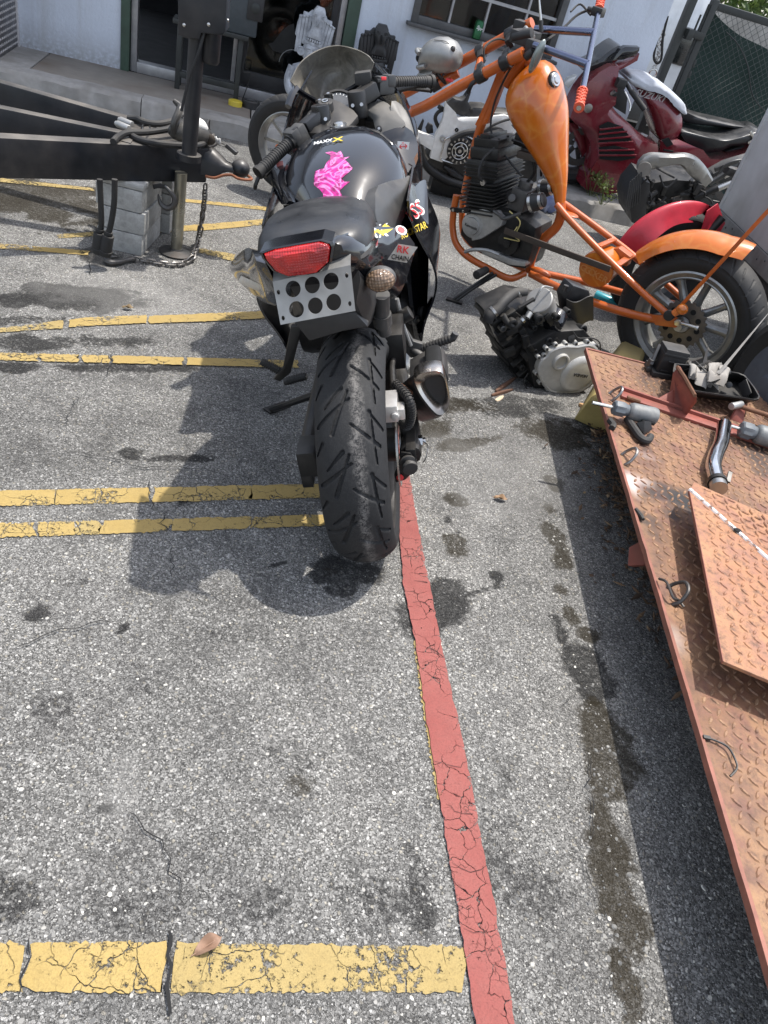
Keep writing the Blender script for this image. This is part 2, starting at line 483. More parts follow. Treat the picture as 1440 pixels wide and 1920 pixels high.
# ================================================================ ground
def gxy(p,z=0.0):
    v = onz(p[0],p[1],0.0); return Vector((v.x,v.y,z))
gx0,gx1,gy0,gy1,st = -3.6,3.2,0.10,6.9,0.02
nx,ny = int(round((gx1 - gx0) / st)),int(round((gy1 - gy0) / st))
X,Y = np.meshgrid(np.linspace(gx0,gx1,nx + 1),np.linspace(gy0,gy1,ny + 1),indexing='ij')
stain = np.zeros(X.shape + (4,)); stain[...,3] = 1
def vnoise(sc,seed):
    r = np.random.default_rng(seed); g = r.random((64,64))
    u,v = (X * sc) % 63,(Y * sc) % 63
    i,j = u.astype(int),v.astype(int); fu,fv = u - i,v - j
    fu,fv = fu * fu * (3 - 2 * fu),fv * fv * (3 - 2 * fv)
    return (g[i,j] * (1 - fu) + g[i + 1,j] * fu) * (1 - fv) + (g[i,j + 1] * (1 - fu) + g[i + 1,j + 1] * fu) * fv
wobn = (vnoise(9,1) - 0.5) * 0.7 + (vnoise(23,2) - 0.5) * 0.45 + (vnoise(41,5) - 0.5) * 0.25
def blot(ch,px,py,rx,ry,amt,rot=0.0,soft=0.5):
    """A spill of its own shape lying at a spot: radii in photograph pixels, turned into metres there."""
    c = gxy((px,py)); ex = gxy((px + rx,py)) - c; rxm = ex.length
    rym = (gxy((px,py - ry)) - c).length
    ax = Vector((ex.x,ex.y)).normalized(); a = math.atan2(ax.y,ax.x) + R(rot)
    u = (X - c.x) * math.cos(a) + (Y - c.y) * math.sin(a); v = -(X - c.x) * math.sin(a) + (Y - c.y) * math.cos(a)
    d = np.sqrt((u / rxm) ** 2 + (v / rym) ** 2) / 1.25 + wobn * 1.0
    m = np.clip((1.1 - d) / soft,0,1) * min(1.0,amt * 1.2)
    stain[...,ch] = np.maximum(stain[...,ch],m)
for a in [(1052,815,42,22,.8),(875,832,62,9,.75,14),(852,936,17,13,.8),(856,1020,20,20,.75),(1040,905,16,12,.75),(1034,957,14,9,.7),
          (1038,1000,17,26,.85),(1060,1055,14,12,.85),(1045,1056,10,10,.6),(1050,1105,16,13,.7),(1066,1150,14,18,.75),(1103,1190,16,10,.8),
          (1120,1330,24,22,.7),(1130,1385,38,58,1),(1143,1470,38,50,1),(1144,1565,36,66,1),(1152,1680,34,70,1),(1178,1725,36,52,1),
          (1168,1840,20,55,.85),(70,375,95,38,1.0,-4),(20,345,70,22,.8),(175,360,26,8,.8),(860,760,50,12,.5),(620,1075,16,10,.4),(700,1250,16,16,.2),
          (560,1470,26,22,.45),(1150,870,40,22,.4),(820,800,40,12,.6,20),(1010,800,40,12,.4)]:
    blot(1,*a)
for a in [(1105,1275,44,46,1.1),(648,1078,62,26,1.2),(640,1110,40,14,.9),(820,1130,70,38,.75),(760,1160,40,40,.5),(880,1115,60,7,.7,18),(150,560,92,22,.85,-8),
          (50,560,60,14,.6),(40,600,90,8,.5),(160,640,160,12,.5),(45,640,60,18,.75),(240,690,150,8,.55),(30,690,60,10,.8),(250,848,24,10,.8),
          (70,1152,26,15,.7),(235,1178,7,16,1.0,-25),(512,1062,32,7,1.0,30),(205,1515,18,7,1.2,-8),(195,1508,4,14,1.2),(310,1720,120,40,.3),(500,1690,60,40,.35),
          (20,1690,50,34,.5),(270,1290,40,60,.25),(930,1080,9,8,1.0),(845,935,9,8,.9),(840,975,10,6,.9),(860,1000,10,7,.6),(190,480,30,12,.6),(335,860,60,7,.6),
          (350,940,28,16,.7),(560,1420,60,40,.35),(800,1480,22,90,.3),(780,1650,22,100,.45),(130,1090,50,18,.35),(960,1600,60,110,.3),(1000,1290,30,60,.25),(700,1700,90,60,.35),
          (100,1330,60,40,.4),(420,1190,70,26,.35),(960,760,90,16,.5),(1130,800,60,20,.45)]:
    blot(0,*a)
# a tyre scuff: a straight dark band
def band(p,q,w,amt,ch=0):
    a,b = gxy(p),gxy(q); d = b - a; L_ = d.length; d /= L_
    u = (X - a.x) * d.x + (Y - a.y) * d.y; v = -(X - a.x) * d.y + (Y - a.y) * d.x
    m = np.clip((w - np.abs(v + wobn * w * 0.3)) / (w * 0.3),0,1) * np.clip((u + 0.01) / 0.03,0,1) * np.clip((L_ - u) / 0.04,0,1) * amt
    stain[...,ch] = np.maximum(stain[...,ch],m)
band((1038,1150),(1078,1262),0.022,0.75)
band((300,560),(215,600),0.05,0.4)
for a in [(255,550,120,40,.2),(950,900,120,60,.15),(230,1480,30,60,.2),(690,1850,200,14,.25)]:
    blot(2,*a)
stain = np.clip(stain,0,1)
Zg = (vnoise(1.3,8) - 0.5) * 0.004
me = bpy.data.meshes.new('ground')
idx = np.arange((nx + 1) * (ny + 1)).reshape(nx + 1,ny + 1)
q = np.stack([idx[:-1,:-1],idx[1:,:-1],idx[1:,1:],idx[:-1,1:]],-1).reshape(-1,4)
vs = np.stack([X,Y,Zg],-1).reshape(-1,3)
# the rest of the yard out to the horizon
far = [(-80,-80),(80,-80),(80,120),(-80,120)]; near = [(gx0,gy0),(gx1,gy0),(gx1,gy1),(gx0,gy1)]
k = len(vs); vs = np.concatenate([vs,np.array([(*p,-0.001) for p in near + far])])
fq = [[k + i,k + (i + 1) % 4,k + 4 + (i + 1) % 4,k + 4 + i][::-1] for i in range(4)]
me.from_pydata(vs.tolist(),[],q.tolist() + fq)
ca = me.color_attributes.new('stain','FLOAT_COLOR','POINT')
buf = np.zeros((len(vs),4)); buf[:k] = stain.reshape(-1,4); buf[k:,3] = 1
ca.data.foreach_set('color',buf.ravel())
me.shade_smooth(); me.materials.append(M_asphalt)
ground = bpy.data.objects.new('ground',me); COL.objects.link(ground)
tag(ground,'worn grey asphalt parking yard with oil stains and cracks',None,None,'structure')

# pale stones standing a little proud of the worn binder close to the viewer
def stones(n,x0,x1,y0,y1,r0,r1,name,mat,parent,z=0.0,seed=3,dens=None):
    r = np.random.default_rng(seed); mb = MB(); base = [(1,0),(.55,.9),(-.5,.85),(-1,.1),(-.6,-.8),(.5,-.9)]
    for i in range(n):
        y = y0 + (y1 - y0) * r.random() ** 1.3; x = x0 + (x1 - x0) * r.random()
        if dens is not None and not dens(x,y,r): continue
        s = r0 + (r1 - r0) * r.random() ** 2.5; a = r.random() * 2 * PI; sq = 0.55 + 0.4 * r.random(); h = s * 0.22
        ca_,sa = math.cos(a),math.sin(a); o = []
        for (u,v) in base:
            u,v = u * s * (0.8 + 0.4 * r.random()),v * s * sq * (0.8 + 0.4 * r.random())
            o.append((x + u * ca_ - v * sa,y + u * sa + v * ca_))
        vs = [(p[0],p[1],z - 0.002) for p in o] + [(x + (p[0] - x) * 0.6,y + (p[1] - y) * 0.6,z + h) for p in o]
        mb.add(vs,[(6,7,8,9,10,11)] + [(j,(j + 1) % 6,6 + (j + 1) % 6,6 + j) for j in range(6)])
    o = mb.build(name,mat,parent,smooth=50,recalc=False); o['kind'] = 'stuff'; return o
M_stone,t_,b_ = new_mat('limestone_chip')
g_ = t_.nodes.new('ShaderNodeNewGeometry')
lk(t_,ramp(t_,g_.outputs['Random Per Island'],[(0.0,(0.07,0.07,0.07)),(0.4,(0.15,0.148,0.14)),(0.8,(0.28,0.27,0.25)),(1.0,(0.52,0.50,0.44))]),b_.inputs['Base Color'])
b_.inputs['Roughness'].default_value = 0.8
stones(6500,-0.75,1.0,0.30,2.0,0.0018,0.0075,'loose_aggregate',M_stone,ground,seed=5)

def ribbon(name,left,right_,mat,z,n=60,jit=0.0,seed=1,ends=0.0):
    """A painted band between two edges given on the ground."""
    r = np.random.default_rng(seed)
    def resample(pts):
        pts = [gxy(p,z) for p in pts]; d = [0]
        for a,b in zip(pts,pts[1:]): d.append(d[-1] + (b - a).length)
        return [Vector((np.interp(d[-1] * i / n,d,[p.x for p in pts]),np.interp(d[-1] * i / n,d,[p.y for p in pts]),z)) for i in range(n + 1)]
    A,B = resample(left),resample(right_); mb = MB(); vs = []
    for i,(a,b) in enumerate(zip(A,B)):
        d = (b - a).normalized(); al = Vector((-d.y,d.x,0))
        e = r.normal(0,ends) if i in (0,n) else 0
        a2 = a + d * r.normal(0,jit) + al * e; b2 = b + d * r.normal(0,jit) + al * (r.normal(0,ends) if i in (0,n) else 0)
        vs += [a2,a2.lerp(b2,.33) + al * (r.normal(0,ends) if i in (0,n) else 0),a2.lerp(b2,.66) + al * (r.normal(0,ends) if i in (0,n) else 0),b2]
    fs = []
    for i in range(n):
        for j in range(3): fs.append((i * 4 + j,i * 4 + j + 1,(i + 1) * 4 + j + 1,(i + 1) * 4 + j))
    mb.add(vs,fs)
    o = mb.build(name,mat,ground,smooth=0,recalc=False)
    if o.data.polygons[0].normal.z < 0: o.data.flip_normals()
    return o
yl = lambda L_,R_,m=M_yellow,s=1,n=50,j=0.0016: ribbon('yellow_line',L_,R_,m,0.004,n,j,s,0.004)
yl([(-60,1768),(49,1770)],[(-60,1863),(40,1862)],s=1,n=14)
yl([(56,1773),(70,1768),(309,1768)],[(50,1846),(62,1862),(312,1862)],s=2,n=30)
yl([(323,1770),(860,1776)],[(322,1863),(864,1861)],M_yellow_worn,s=3,n=60)
for i,(a,b,m) in enumerate([(-40,102,M_yellow),(105,186,M_yellow),(189,279,M_yellow),(284,470,M_yellow),(472,640,M_yellow)]):
    e = lambda x,y0,y1: lerp(y0,y1,x / 590)
    yl([(a,e(a,922,909)),(b,e(b,922,909))],[(a,e(a,951,935)),(b,e(b,951,935))],m,s=10 + i,n=22)
for i,(a,b,m) in enumerate([(-40,66,M_yellow),(69,142,M_yellow),(145,180,M_yellow_worn),(194,318,M_yellow),(322,470,M_yellow),(474,640,M_yellow)]):
    yl([(a,e(a,983,967)),(b,e(b,983,967))],[(a,e(a,1010,988)),(b,e(b,1010,988))],m,s=20 + i,n=20)
yl([(-40,622),(0,617),(118,602)],[(-40,630),(0,625),(115,617)],M_yellow_worn,s=30)
yl([(130,601),(160,597),(276,592)],[(131,615),(160,613),(272,607)],s=31)
yl([(278,594),(480,585),(560,580)],[(280,608),(430,602),(560,595)],s=32)
for i,(a,b) in enumerate([(-40,72),(76,150),(156,206),(212,345),(347,560)]):
    yl([(a,lerp(663,675,a / 480)),(b,lerp(663,675,b / 480))],[(a,lerp(677,689,a / 480)),(b,lerp(677,689,b / 480))],s=40 + i,n=24)
yl([(-60,453),(168,472)],[(-60,463),(168,480)],s=50)
yl([(108,441),(178,436)],[(108,448),(178,444)],M_yellow_worn,s=51)
yl([(282,429),(400,420),(530,409)],[(282,438),(400,432),(530,419)],s=52)
yl([(-60,329),(176,354)],[(-60,337),(176,359)],M_yellow_worn,s=53)
yl([(285,369),(400,379),(530,392)],[(285,374),(400,385),(530,399)],s=54)
yl([(375,466),(440,478)],[(370,474),(440,492)],M_yellow_worn,s=55)
RL = [(728,790),(738,860),(748,1000),(755,1100),(777,1203),(798,1347),(823,1501),(841,1614),(859,1717),(888,1917),(905,2010)]
RR = [(748,790),(762,860),(784,1000),(805,1100),(828,1222),(854,1335),(880,1462),(906,1604),(926,1698),(962,1917),(985,2010)]
ribbon('red_line',RL,RR,M_red,0.007,140,0.0012,9)
ribbon('yellow_line',[(x - 3,y) for x,y in RL[4:7]],[(x + 6,y) for x,y in RL[4:7]],M_yellow_worn,0.0035,120,0.0016,19)

def crack(pts,w,seed,z=0.009):
    r = np.random.default_rng(seed); P = [gxy(p,z) for p in pts]; out = []
    for a,b in zip(P,P[1:]):
        n = max(2,int((b - a).length / 0.018)); d = (b - a).normalized(); s = Vector((-d.y,d.x,0))
        for i in range(n):
            out.append(a.lerp(b,i / n) + s * r.normal(0,0.0035))
    out.append(P[-1]); mb = MB(); vs = []
    for i,p in enumerate(out):
        d = (out[min(i + 1,len(out) - 1)] - out[max(i - 1,0)]).normalized(); s = Vector((-d.y,d.x,0))
        ww = w * (0.35 + 0.9 * r.random()) * math.sin(PI * (0.06 + 0.9 * i / len(out))) ** 0.5
        zz = 0.002 if z > 0.008 and i % 2 else 0.002
        vs += [Vector((p.x,p.y,z)) - s * ww / 2,Vector((p.x,p.y,z)) + s * ww / 2]
    mb.add(vs,[(2 * i,2 * i + 1,2 * i + 3,2 * i + 2) for i in range(len(out) - 1)])
    o = mb.build('crack',M_crack,ground,smooth=0,recalc=False)
    if o.data.polygons[0].normal.z < 0: o.data.flip_normals()
for i,(pts,w) in enumerate([([(22,1220),(58,1211),(98,1187),(147,1184),(169,1175),(209,1171)],.004),([(120,849),(222,867),(258,880),(311,878),(382,884),(436,898)],.005),
        ([(233,1526),(301,1580),(330,1653),(335,1690)],.0035),([(1003,1336),(1080,1398),(1111,1408),(1147,1424),(1214,1429),(1286,1434)],.003),
        ([(1103,1419),(1106,1460),(1093,1480),(1111,1511),(1106,1578)],.0045),([(1075,1583),(1111,1675),(1137,1732)],.003),([(1040,1340),(1090,1290)],.002),
        ([(152,735),(120,800)],.004),([(310,960),(300,985),(318,1000)],.004),([(313,1750),(319,1775),(318,1815),(313,1850),(319,1905)],.0065),([(54,1760),(52,1800),(44,1840),(38,1866)],.004),
        ([(281,905),(280,930),(283,960)],.005),([(320,1020),(322,1085)],.003),([(105,918),(103,948)],.003),([(760,660),(830,668),(890,690)],.004),([(1020,790),(1000,760),(960,745)],.003),
        ([(212,655),(208,690),(190,720)],.004),([(0,805),(80,790),(200,800)],.003),([(166,482),(170,520)],.006),([(773,1132),(800,1137)],.003),([(835,1510),(850,1525),(885,1530)],.002),
        ([(845,1620),(880,1640),(915,1622)],.002),([(775,1090),(800,1096)],.004),([(786,1210),(830,1236)],.002),([(812,1430),(860,1440),(874,1432)],.002),([(868,1735),(905,1750)],.002)]):
    crack(pts,w * .65 if i not in (9,10) else w,100 + i)

# ================================================================ sidewalk and building
WD = 18.0                                              # the building stands turned 18 degrees to the view
Wf = Fr((-2.30,6.03,0),WD - 90)                     # x along the wall to the right, y into the building
SW = 0.12
def swbox(name,x0,x1,y0,y1,z0,z1,mat,bev=0.012,parent=None):
    mb = MB().box(((x0 + x1) / 2,(y0 + y1) / 2,(z0 + z1) / 2),(x1 - x0,y1 - y0,z1 - z0))
    o = mb.build(name,mat,parent,bevel=bev)
    return o
sidewalk = bpy.data.objects.new('sidewalk',None); COL.objects.link(sidewalk); sidewalk.matrix_world = Wf.M
tag(sidewalk,'narrow concrete sidewalk with worn kerb along the building',None,None,'structure')
joints = [-9.0,-3.4,-1.02,0.42,1.9,3.3,4.7,6.2,14.0]
for a,b in zip(joints,joints[1:]):
    swbox('paving_slab',a + 0.004,b - 0.004,-0.62,0.02,-0.1,SW,M_concrete_brown if -3.0 < a < 0.4 else M_concrete,0.008,sidewalk)
for a,b in zip([-9,-6.2,-3.4,-1.9,-0.3,1.2,2.7,4.2,6.2,9.0],[-6.2,-3.4,-1.9,-0.3,1.2,2.7,4.2,6.2,9.0,14.0]):
    mb = MB(); n = 30; rg = []
    rr = np.random.default_rng(int(a * 10) + 300)
    for i in range(n + 1):
        x = lerp(a + 0.003,b - 0.003,i / n); j = rr.normal(0,0.004,4)
        rg.append([V(x,-0.624,-0.1),V(x,-0.624,SW + 0.003 + j[0] * .3),V(x,-0.75 + j[1] * 0.5,SW + 0.001 + j[0] * .5),V(x,-0.772 + j[1],SW - 0.022 + j[2]),V(x,-0.785 + j[3],-0.1)])
    mb.rings(rg,True)
    mb.build('kerb_stone',M_concrete,sidewalk,smooth=40)

building = thing('building','pale blue grey stucco workshop with sliding glass door and window','building',Wf)
def wl(px,py,y=0.0): return Wf.L(px,py,'y',y)
D0,D1 = wl(226,110).x,wl(668,60).x                 # door opening incl. green posts
xe = wl(1236,70).x
W0,W1 = wl(770,40),wl(1040,106)
wx0,wx1 = wl(769,41).x,wl(1033,108).x
wz0 = (wl(769,41).z + wl(1000,100).z) / 2
wz1 = wz0 + 0.62
WT = 2.62
mb = MB()
xl = wl(38,88).x
mb.box(((xl - 4 + D0) / 2,0.1,(WT + SW) / 2),(D0 - xl + 4,0.2,WT - SW))
mb.box(((D1 + wx0) / 2,0.1,(WT + SW) / 2),(wx0 - D1,0.2,WT - SW))
mb.box(((wx1 + xe) / 2,0.1,(WT + SW) / 2),(xe - wx1,0.2,WT - SW))
mb.box(((wx0 + wx1) / 2,0.1,(SW + wz0) / 2),(wx1 - wx0,0.2,wz0 - SW))
mb.box(((wx0 + wx1) / 2,0.1,(wz1 + WT) / 2),(wx1 - wx0,0.2,WT - wz1))
mb.box(((D0 + D1) / 2,0.1,(2.2 + WT) / 2),(D1 - D0,0.2,WT - 2.2))
mb.box((xe - 0.1,2.2,(WT + SW) / 2),(0.2,4.0,WT - SW))
mb.build('wall',M_wall,building)
MB().box(((xl - 4 + xe) / 2,1.75,WT + 0.08),(xe - xl + 4.5,4.6,0.16)).build('roof',M_wall,building)
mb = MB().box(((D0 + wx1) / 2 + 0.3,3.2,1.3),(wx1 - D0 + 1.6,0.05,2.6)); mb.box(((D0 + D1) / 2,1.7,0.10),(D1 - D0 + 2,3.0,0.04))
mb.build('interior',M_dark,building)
mb = MB()
for x,w in ((D0 + 0.03,0.06),(D1 - 0.045,0.09)):
    MB().box((x,0.06,1.16),(w,0.15,2.08)).build('door_post',M_green,building,bevel=0.004)
sill_z = SW
fr_ = MB()
dl,dr = D0 + 0.065,D1 - 0.095
fr_.box((dl + 0.022,0.075,1.16),(0.044,0.09,2.08)); fr_.box((dr - 0.022,0.075,1.16),(0.044,0.09,2.08))
fr_.box(((dl + dr) / 2,0.075,sill_z + 0.035),(dr - dl - 0.09,0.11,0.07)); fr_.box(((dl + dr) / 2,0.075,2.17),(dr - dl - 0.09,0.1,0.05))
xm = wl(440,100).x
fr_.box((xm,0.075,1.17),(0.03,0.06,1.93))
fr_.build('door_frame',M_alu,building,bevel=0.004)
lf = MB()
for a,b,y in ((xm + 0.02,dr - 0.05,0.055),):
    lf.box((a + 0.03,y,1.15),(0.06,0.035,1.9)); lf.box((b - 0.025,y,1.15),(0.05,0.035,1.9)); lf.box(((a + b) / 2,y,sill_z + 0.13),(b - a - 0.11,0.034,0.1))
leaf = lf.build('door',simple('bronze_stile',(0.03,0.03,0.032),0.45,0.3),building,bevel=0.003)
MB().box(((xm + dr) / 2,0.057,1.2),(dr - xm - 0.17,0.008,1.85)).build('pane',M_glass,leaf)
# faint rings and smears stuck on the door glass
M_sticker_dark = simple('dark_decal',(0.008,0.008,0.008),0.6)
mb = MB(); c = wl(545,78,0.045); poly = [(525,62),(540,48),(551,44),(553,60),(553,85),(545,98),(528,100),(512,95),(503,82),(512,80)]
mb.prism([wl(*p,0.049) for p in poly],(0,0.002,0)); mb.build('window_decal',M_sticker_dark,building,smooth=0)
mb = MB(); mb.torus(wl(548,122,0.048),(0,1,0),0.10,0.002,40,5,0,5.0); mb.build('ring_decal',simple('pale_vinyl',(0.32,0.33,0.33),0.5),building)
# window with its lights
win = MB(); fw_ = 0.05
win.box((wx0 + fw_ / 2,0.03,(wz0 + wz1) / 2),(fw_,0.1,wz1 - wz0)); win.box((wx1 - fw_ / 2,0.03,(wz0 + wz1) / 2),(fw_,0.1,wz1 - wz0))
win.box(((wx0 + wx1) / 2,0.03,wz0 + fw_ / 2),(wx1 - wx0 - 2 * fw_,0.1,fw_)); win.box(((wx0 + wx1) / 2,0.03,wz1 - fw_ / 2),(wx1 - wx0 - 2 * fw_,0.1,fw_))
win.box(((wx0 + wx1) / 2,-0.045,wz0 - 0.012),(wx1 - wx0 + 0.06,0.1,0.024))
window = win.build('window',simple('bronze_frame',(0.10,0.10,0.10),0.5,0.4,dirt=(0.03,0.03,0.03)),building,bevel=0.004)
zr = wz0 + 0.5 * (wz1 - wz0)
xs = [wx0 + fw_] + [wl(p,q).x for p,q in ((845,30),(910,45),(980,60))] + [wx1 - fw_]
zr = wl(930,5).z
mm = MB()
for x in xs[1:-1]: mm.box((x,0.03,(wz0 + wz1) / 2),(0.016,0.04,wz1 - wz0 - 0.1))
mm.box(((wx0 + wx1) / 2,0.028,zr),(wx1 - wx0 - 0.1,0.05,0.02))
mm.build('mullion',M_alu,window)
for a,b in zip(xs,xs[1:]):
    MB().box(((a + b) / 2,0.042,(wz0 + wz1) / 2),(b - a - 0.018,0.006,wz1 - wz0 - 0.102)).build('pane',M_pane,window)
M_blind = simple('brown_blind',(0.16,0.135,0.115),0.9,var=0.2,scale=6)
MB().box(((wx0 + wx1) / 2,0.30,(wz0 + wz1) / 2),(wx1 - wx0 + 0.15,0.02,wz1 - wz0 + 0.2)).build('blind',M_blind,building)
# eave that keeps the wall in shade
MB().box(((xl - 4 + xe) / 2,-0.14,WT - 0.02),(xe - xl + 4.2,0.26,0.14)).build('eave',M_wall,building,bevel=0.01)

# diamond plate side of a tool box standing on the sidewalk by the wall
M_plate,t_,b_ = new_mat('bare_tread_plate')
b_.inputs['Base Color'].default_value = (0.72,0.70,0.70,1); b_.inputs['Metallic'].default_value = 0.55; b_.inputs['Roughness'].default_value = 0.38
M_plate_body = simple('tread_plate_ground',(0.15,0.145,0.15),0.5,0.7,dirt=(0.05,0.045,0.04))
bx0 = wl(36,88)
box = thing('tool_box','bare metal tread plate tool box standing against the wall','tool box',Wf)
x1 = bx0.x
MB().box((x1 - 0.45,-0.30,SW + 0.5),(0.9,0.58,1.0)).build('body',M_plate_body,box,bevel=0.008)
mb = MB().box((x1 + 0.004,-0.018,SW + 0.5),(0.012,0.03,1.0)); mb.build('edge_strip',M_plate,box)
mb = MB()
for i in range(20):
    for j in range(26):
        y = -0.56 + i * 0.027; z = SW + 0.03 + j * 0.036
        s = 1 if (i + j) % 2 else -1
        d = V(0,0.4 * s,0.92) if True else None
        c = V(x1 + 0.0015,y,z); a = c - V(0,0.003,0.011); b = c + V(0,0.003,0.011)
        mb.add([c - V(0,0.004 * s,0.011),c + V(0,0.0045,0),c + V(0,0.004 * s,0.011),c - V(0,0.0045,0),c + V(0.0035,0,0)],[(0,1,4),(1,2,4),(2,3,4),(3,0,4)])
o = mb.build('tread_pattern',M_plate,box,smooth=0); o['kind'] = 'stuff'
# ================================================================ shared materials for machines
M_gloss = simple('black_gloss',(0.006,0.0065,0.009),0.08,coat=0.6,dirt=(0.022,0.021,0.02),dirt_amt=0.3,scale=22,var=0.05)
M_satin = simple('black_satin',(0.011,0.011,0.012),0.36,dirt=(0.03,0.028,0.026),dirt_amt=0.5,scale=40,dustup=0.12)
M_plastic = simple('black_plastic',(0.016,0.016,0.017),0.5,dirt=(0.04,0.037,0.033),dirt_amt=0.5,scale=50,bmp=0.15,dustup=0.15)
M_greyplastic = simple('grey_plastic',(0.036,0.037,0.038),0.45,dirt=(0.07,0.065,0.06),dirt_amt=0.5,scale=35,dustup=0.2)
M_rubber = simple('rubber',(0.012,0.012,0.0125),0.7,dirt=(0.04,0.037,0.033),dirt_amt=0.6,scale=45,dustup=0.15)
M_vinyl = simple('seat_vinyl',(0.014,0.015,0.017),0.36,dirt=(0.03,0.03,0.03),dirt_amt=0.3,scale=60,bmp=0.2,dustup=0.06)
M_steel = simple('bright_steel',(0.55,0.54,0.52),0.28,1.0,dirt=(0.12,0.10,0.08),dirt_amt=0.5,scale=40)
M_cast = simple('cast_aluminium',(0.42,0.42,0.41),0.5,0.75,dirt=(0.10,0.09,0.08),dirt_amt=0.6,scale=45,bmp=0.4)
M_darksteel = simple('dark_steel',(0.10,0.10,0.10),0.5,0.8,dirt=(0.07,0.045,0.03),dirt_amt=0.6,scale=40,bmp=0.2)
M_blackmetal = simple('black_metal',(0.012,0.012,0.0125),0.4,0.3,dirt=(0.04,0.036,0.032),dirt_amt=0.6,scale=45,dustup=0.15)
M_hole = simple('shadow_black',(0.004,0.004,0.004),0.9)
M_rust = simple('rusty_steel',(0.16,0.075,0.04),0.8,0.2,dirt=(0.06,0.03,0.02),dirt_amt=0.7,scale=60,bmp=0.5)
M_white_ink = simple('white_ink',(0.75,0.75,0.73),0.5)
M_red_ink = simple('red_ink',(0.62,0.03,0.035),0.45)
M_yellow_ink = simple('yellow_ink',(0.72,0.52,0.05),0.45)
M_black_ink = simple('black_ink',(0.01,0.01,0.01),0.5)
M_redlens,t_,b_ = new_mat('red_lens')
co_ = coords(t_)
gr_ = nd(t_,'ShaderNodeTexBrick',Scale=1.0); gr_.offset = 0.0
mp_ = t_.nodes.new('ShaderNodeMapping'); mp_.inputs['Scale'].default_value = (1,1,1); mp_.inputs['Rotation'].default_value = (R(90),0,R(90)); lk(t_,co_,mp_.inputs[0])
vv_ = nd(t_,'ShaderNodeTexVoronoi',Scale=190.0,Randomness=0.15); lk(t_,co_,vv_.inputs['Vector'])
lk(t_,mixc(t_,ramp(t_,noise(t_,co_,16.0,2.0),[(0.42,0.0),(0.62,1.0)]),(0.26,0.005,0.006),(0.55,0.014,0.012)),b_.inputs['Base Color'])
b_.inputs['Roughness'].default_value = 0.12; b_.inputs['Coat Weight'].default_value = 0.7; b_.inputs['Subsurface Weight'].default_value = 0.15
lk(t_,bump(t_,vv_.outputs['Distance'],0.7,0.004),b_.inputs['Normal'])
M_indic,t_,b_ = new_mat('clear_lens'); co_ = coords(t_)
vv_ = nd(t_,'ShaderNodeTexVoronoi',Scale=150.0,Randomness=0.1); lk(t_,co_,vv_.inputs['Vector'])
lk(t_,mixc(t_,ramp(t_,vv_.outputs['Distance'],[(0.2,0.0),(0.6,1.0)]),(0.30,0.20,0.13),(0.12,0.075,0.045)),b_.inputs['Base Color']); b_.inputs['Roughness'].default_value = 0.15; b_.inputs['Coat Weight'].default_value = 0.5
lk(t_,bump(t_,vv_.outputs['Distance'],0.8,0.004),b_.inputs['Normal'])
M_plateal = simple('scratched_plate',(0.33,0.325,0.31),0.55,0.35,dirt=(0.05,0.05,0.048),dirt_amt=0.95,scale=30)

def tyre_mat():
    m,t,b = new_mat('scuffed_tyre')
    co = coords(t); n1 = noise(t,co,70.0,6.0,0.7); n2 = noise(t,co,9.0,4.0,0.6); n3 = noise(t,co,260.0,3.0,0.7)
    sp = t.nodes.new('ShaderNodeSeparateXYZ'); lk(t,co,sp.inputs[0])
    c = mixc(t,ramp(t,n1,[(0.3,0.0),(0.7,1.0)]),(0.015,0.0152,0.016),(0.022,0.0222,0.0235))
    # chalky scuff running round the crown, thickest a little right of its middle
    yy = mth(t,'ADD',sp.outputs[1],mth(t,'MULTIPLY',mth(t,'SUBTRACT',n2,0.5),0.05))
    band_ = mth(t,'SUBTRACT',1.0,mth(t,'MULTIPLY',mth(t,'ABSOLUTE',mth(t,'ADD',yy,0.020)),55.0))
    band_ = mth(t,'MAXIMUM',band_,0.0)
    wide = mth(t,'MAXIMUM',mth(t,'SUBTRACT',1.0,mth(t,'MULTIPLY',mth(t,'ABSOLUTE',yy),11.0)),0.0)
    k1 = mth(t,'MULTIPLY',band_,ramp(t,mth(t,'ADD',mth(t,'MULTIPLY',n1,0.6),mth(t,'MULTIPLY',n3,0.4)),[(0.44,0.0),(0.58,1.0)]))
    k2 = mth(t,'MULTIPLY',mth(t,'MULTIPLY',wide,0.35),ramp(t,n3,[(0.45,0.0),(0.65,1.0)]))
    k3 = mth(t,'MULTIPLY',ramp(t,n2,[(0.4,0.1),(0.65,0.3)]),ramp(t,n3,[(0.5,0.0),(0.7,1.0)]))
    c = mixc(t,mth(t,'MULTIPLY',k3,0.4),c,(0.07,0.068,0.064)); c = mixc(t,mth(t,'MULTIPLY',k2,0.5),c,(0.075,0.073,0.07)); c = mixc(t,mth(t,'MINIMUM',k1,0.8),c,(0.17,0.16,0.15))
    lk(t,c,b.inputs['Base Color']); b.inputs['Roughness'].default_value = 0.7; b.inputs['Specular IOR Level'].default_value = 0.3
    lk(t,bump(t,n3,0.25,0.0015),b.inputs['Normal'])
    return m
M_tyre = tyre_mat()
M_tyre_plain = simple('old_tyre',(0.009,0.009,0.0095),0.65,dirt=(0.03,0.028,0.025),dirt_amt=0.5,scale=30,bmp=0.2,dustup=0.12)

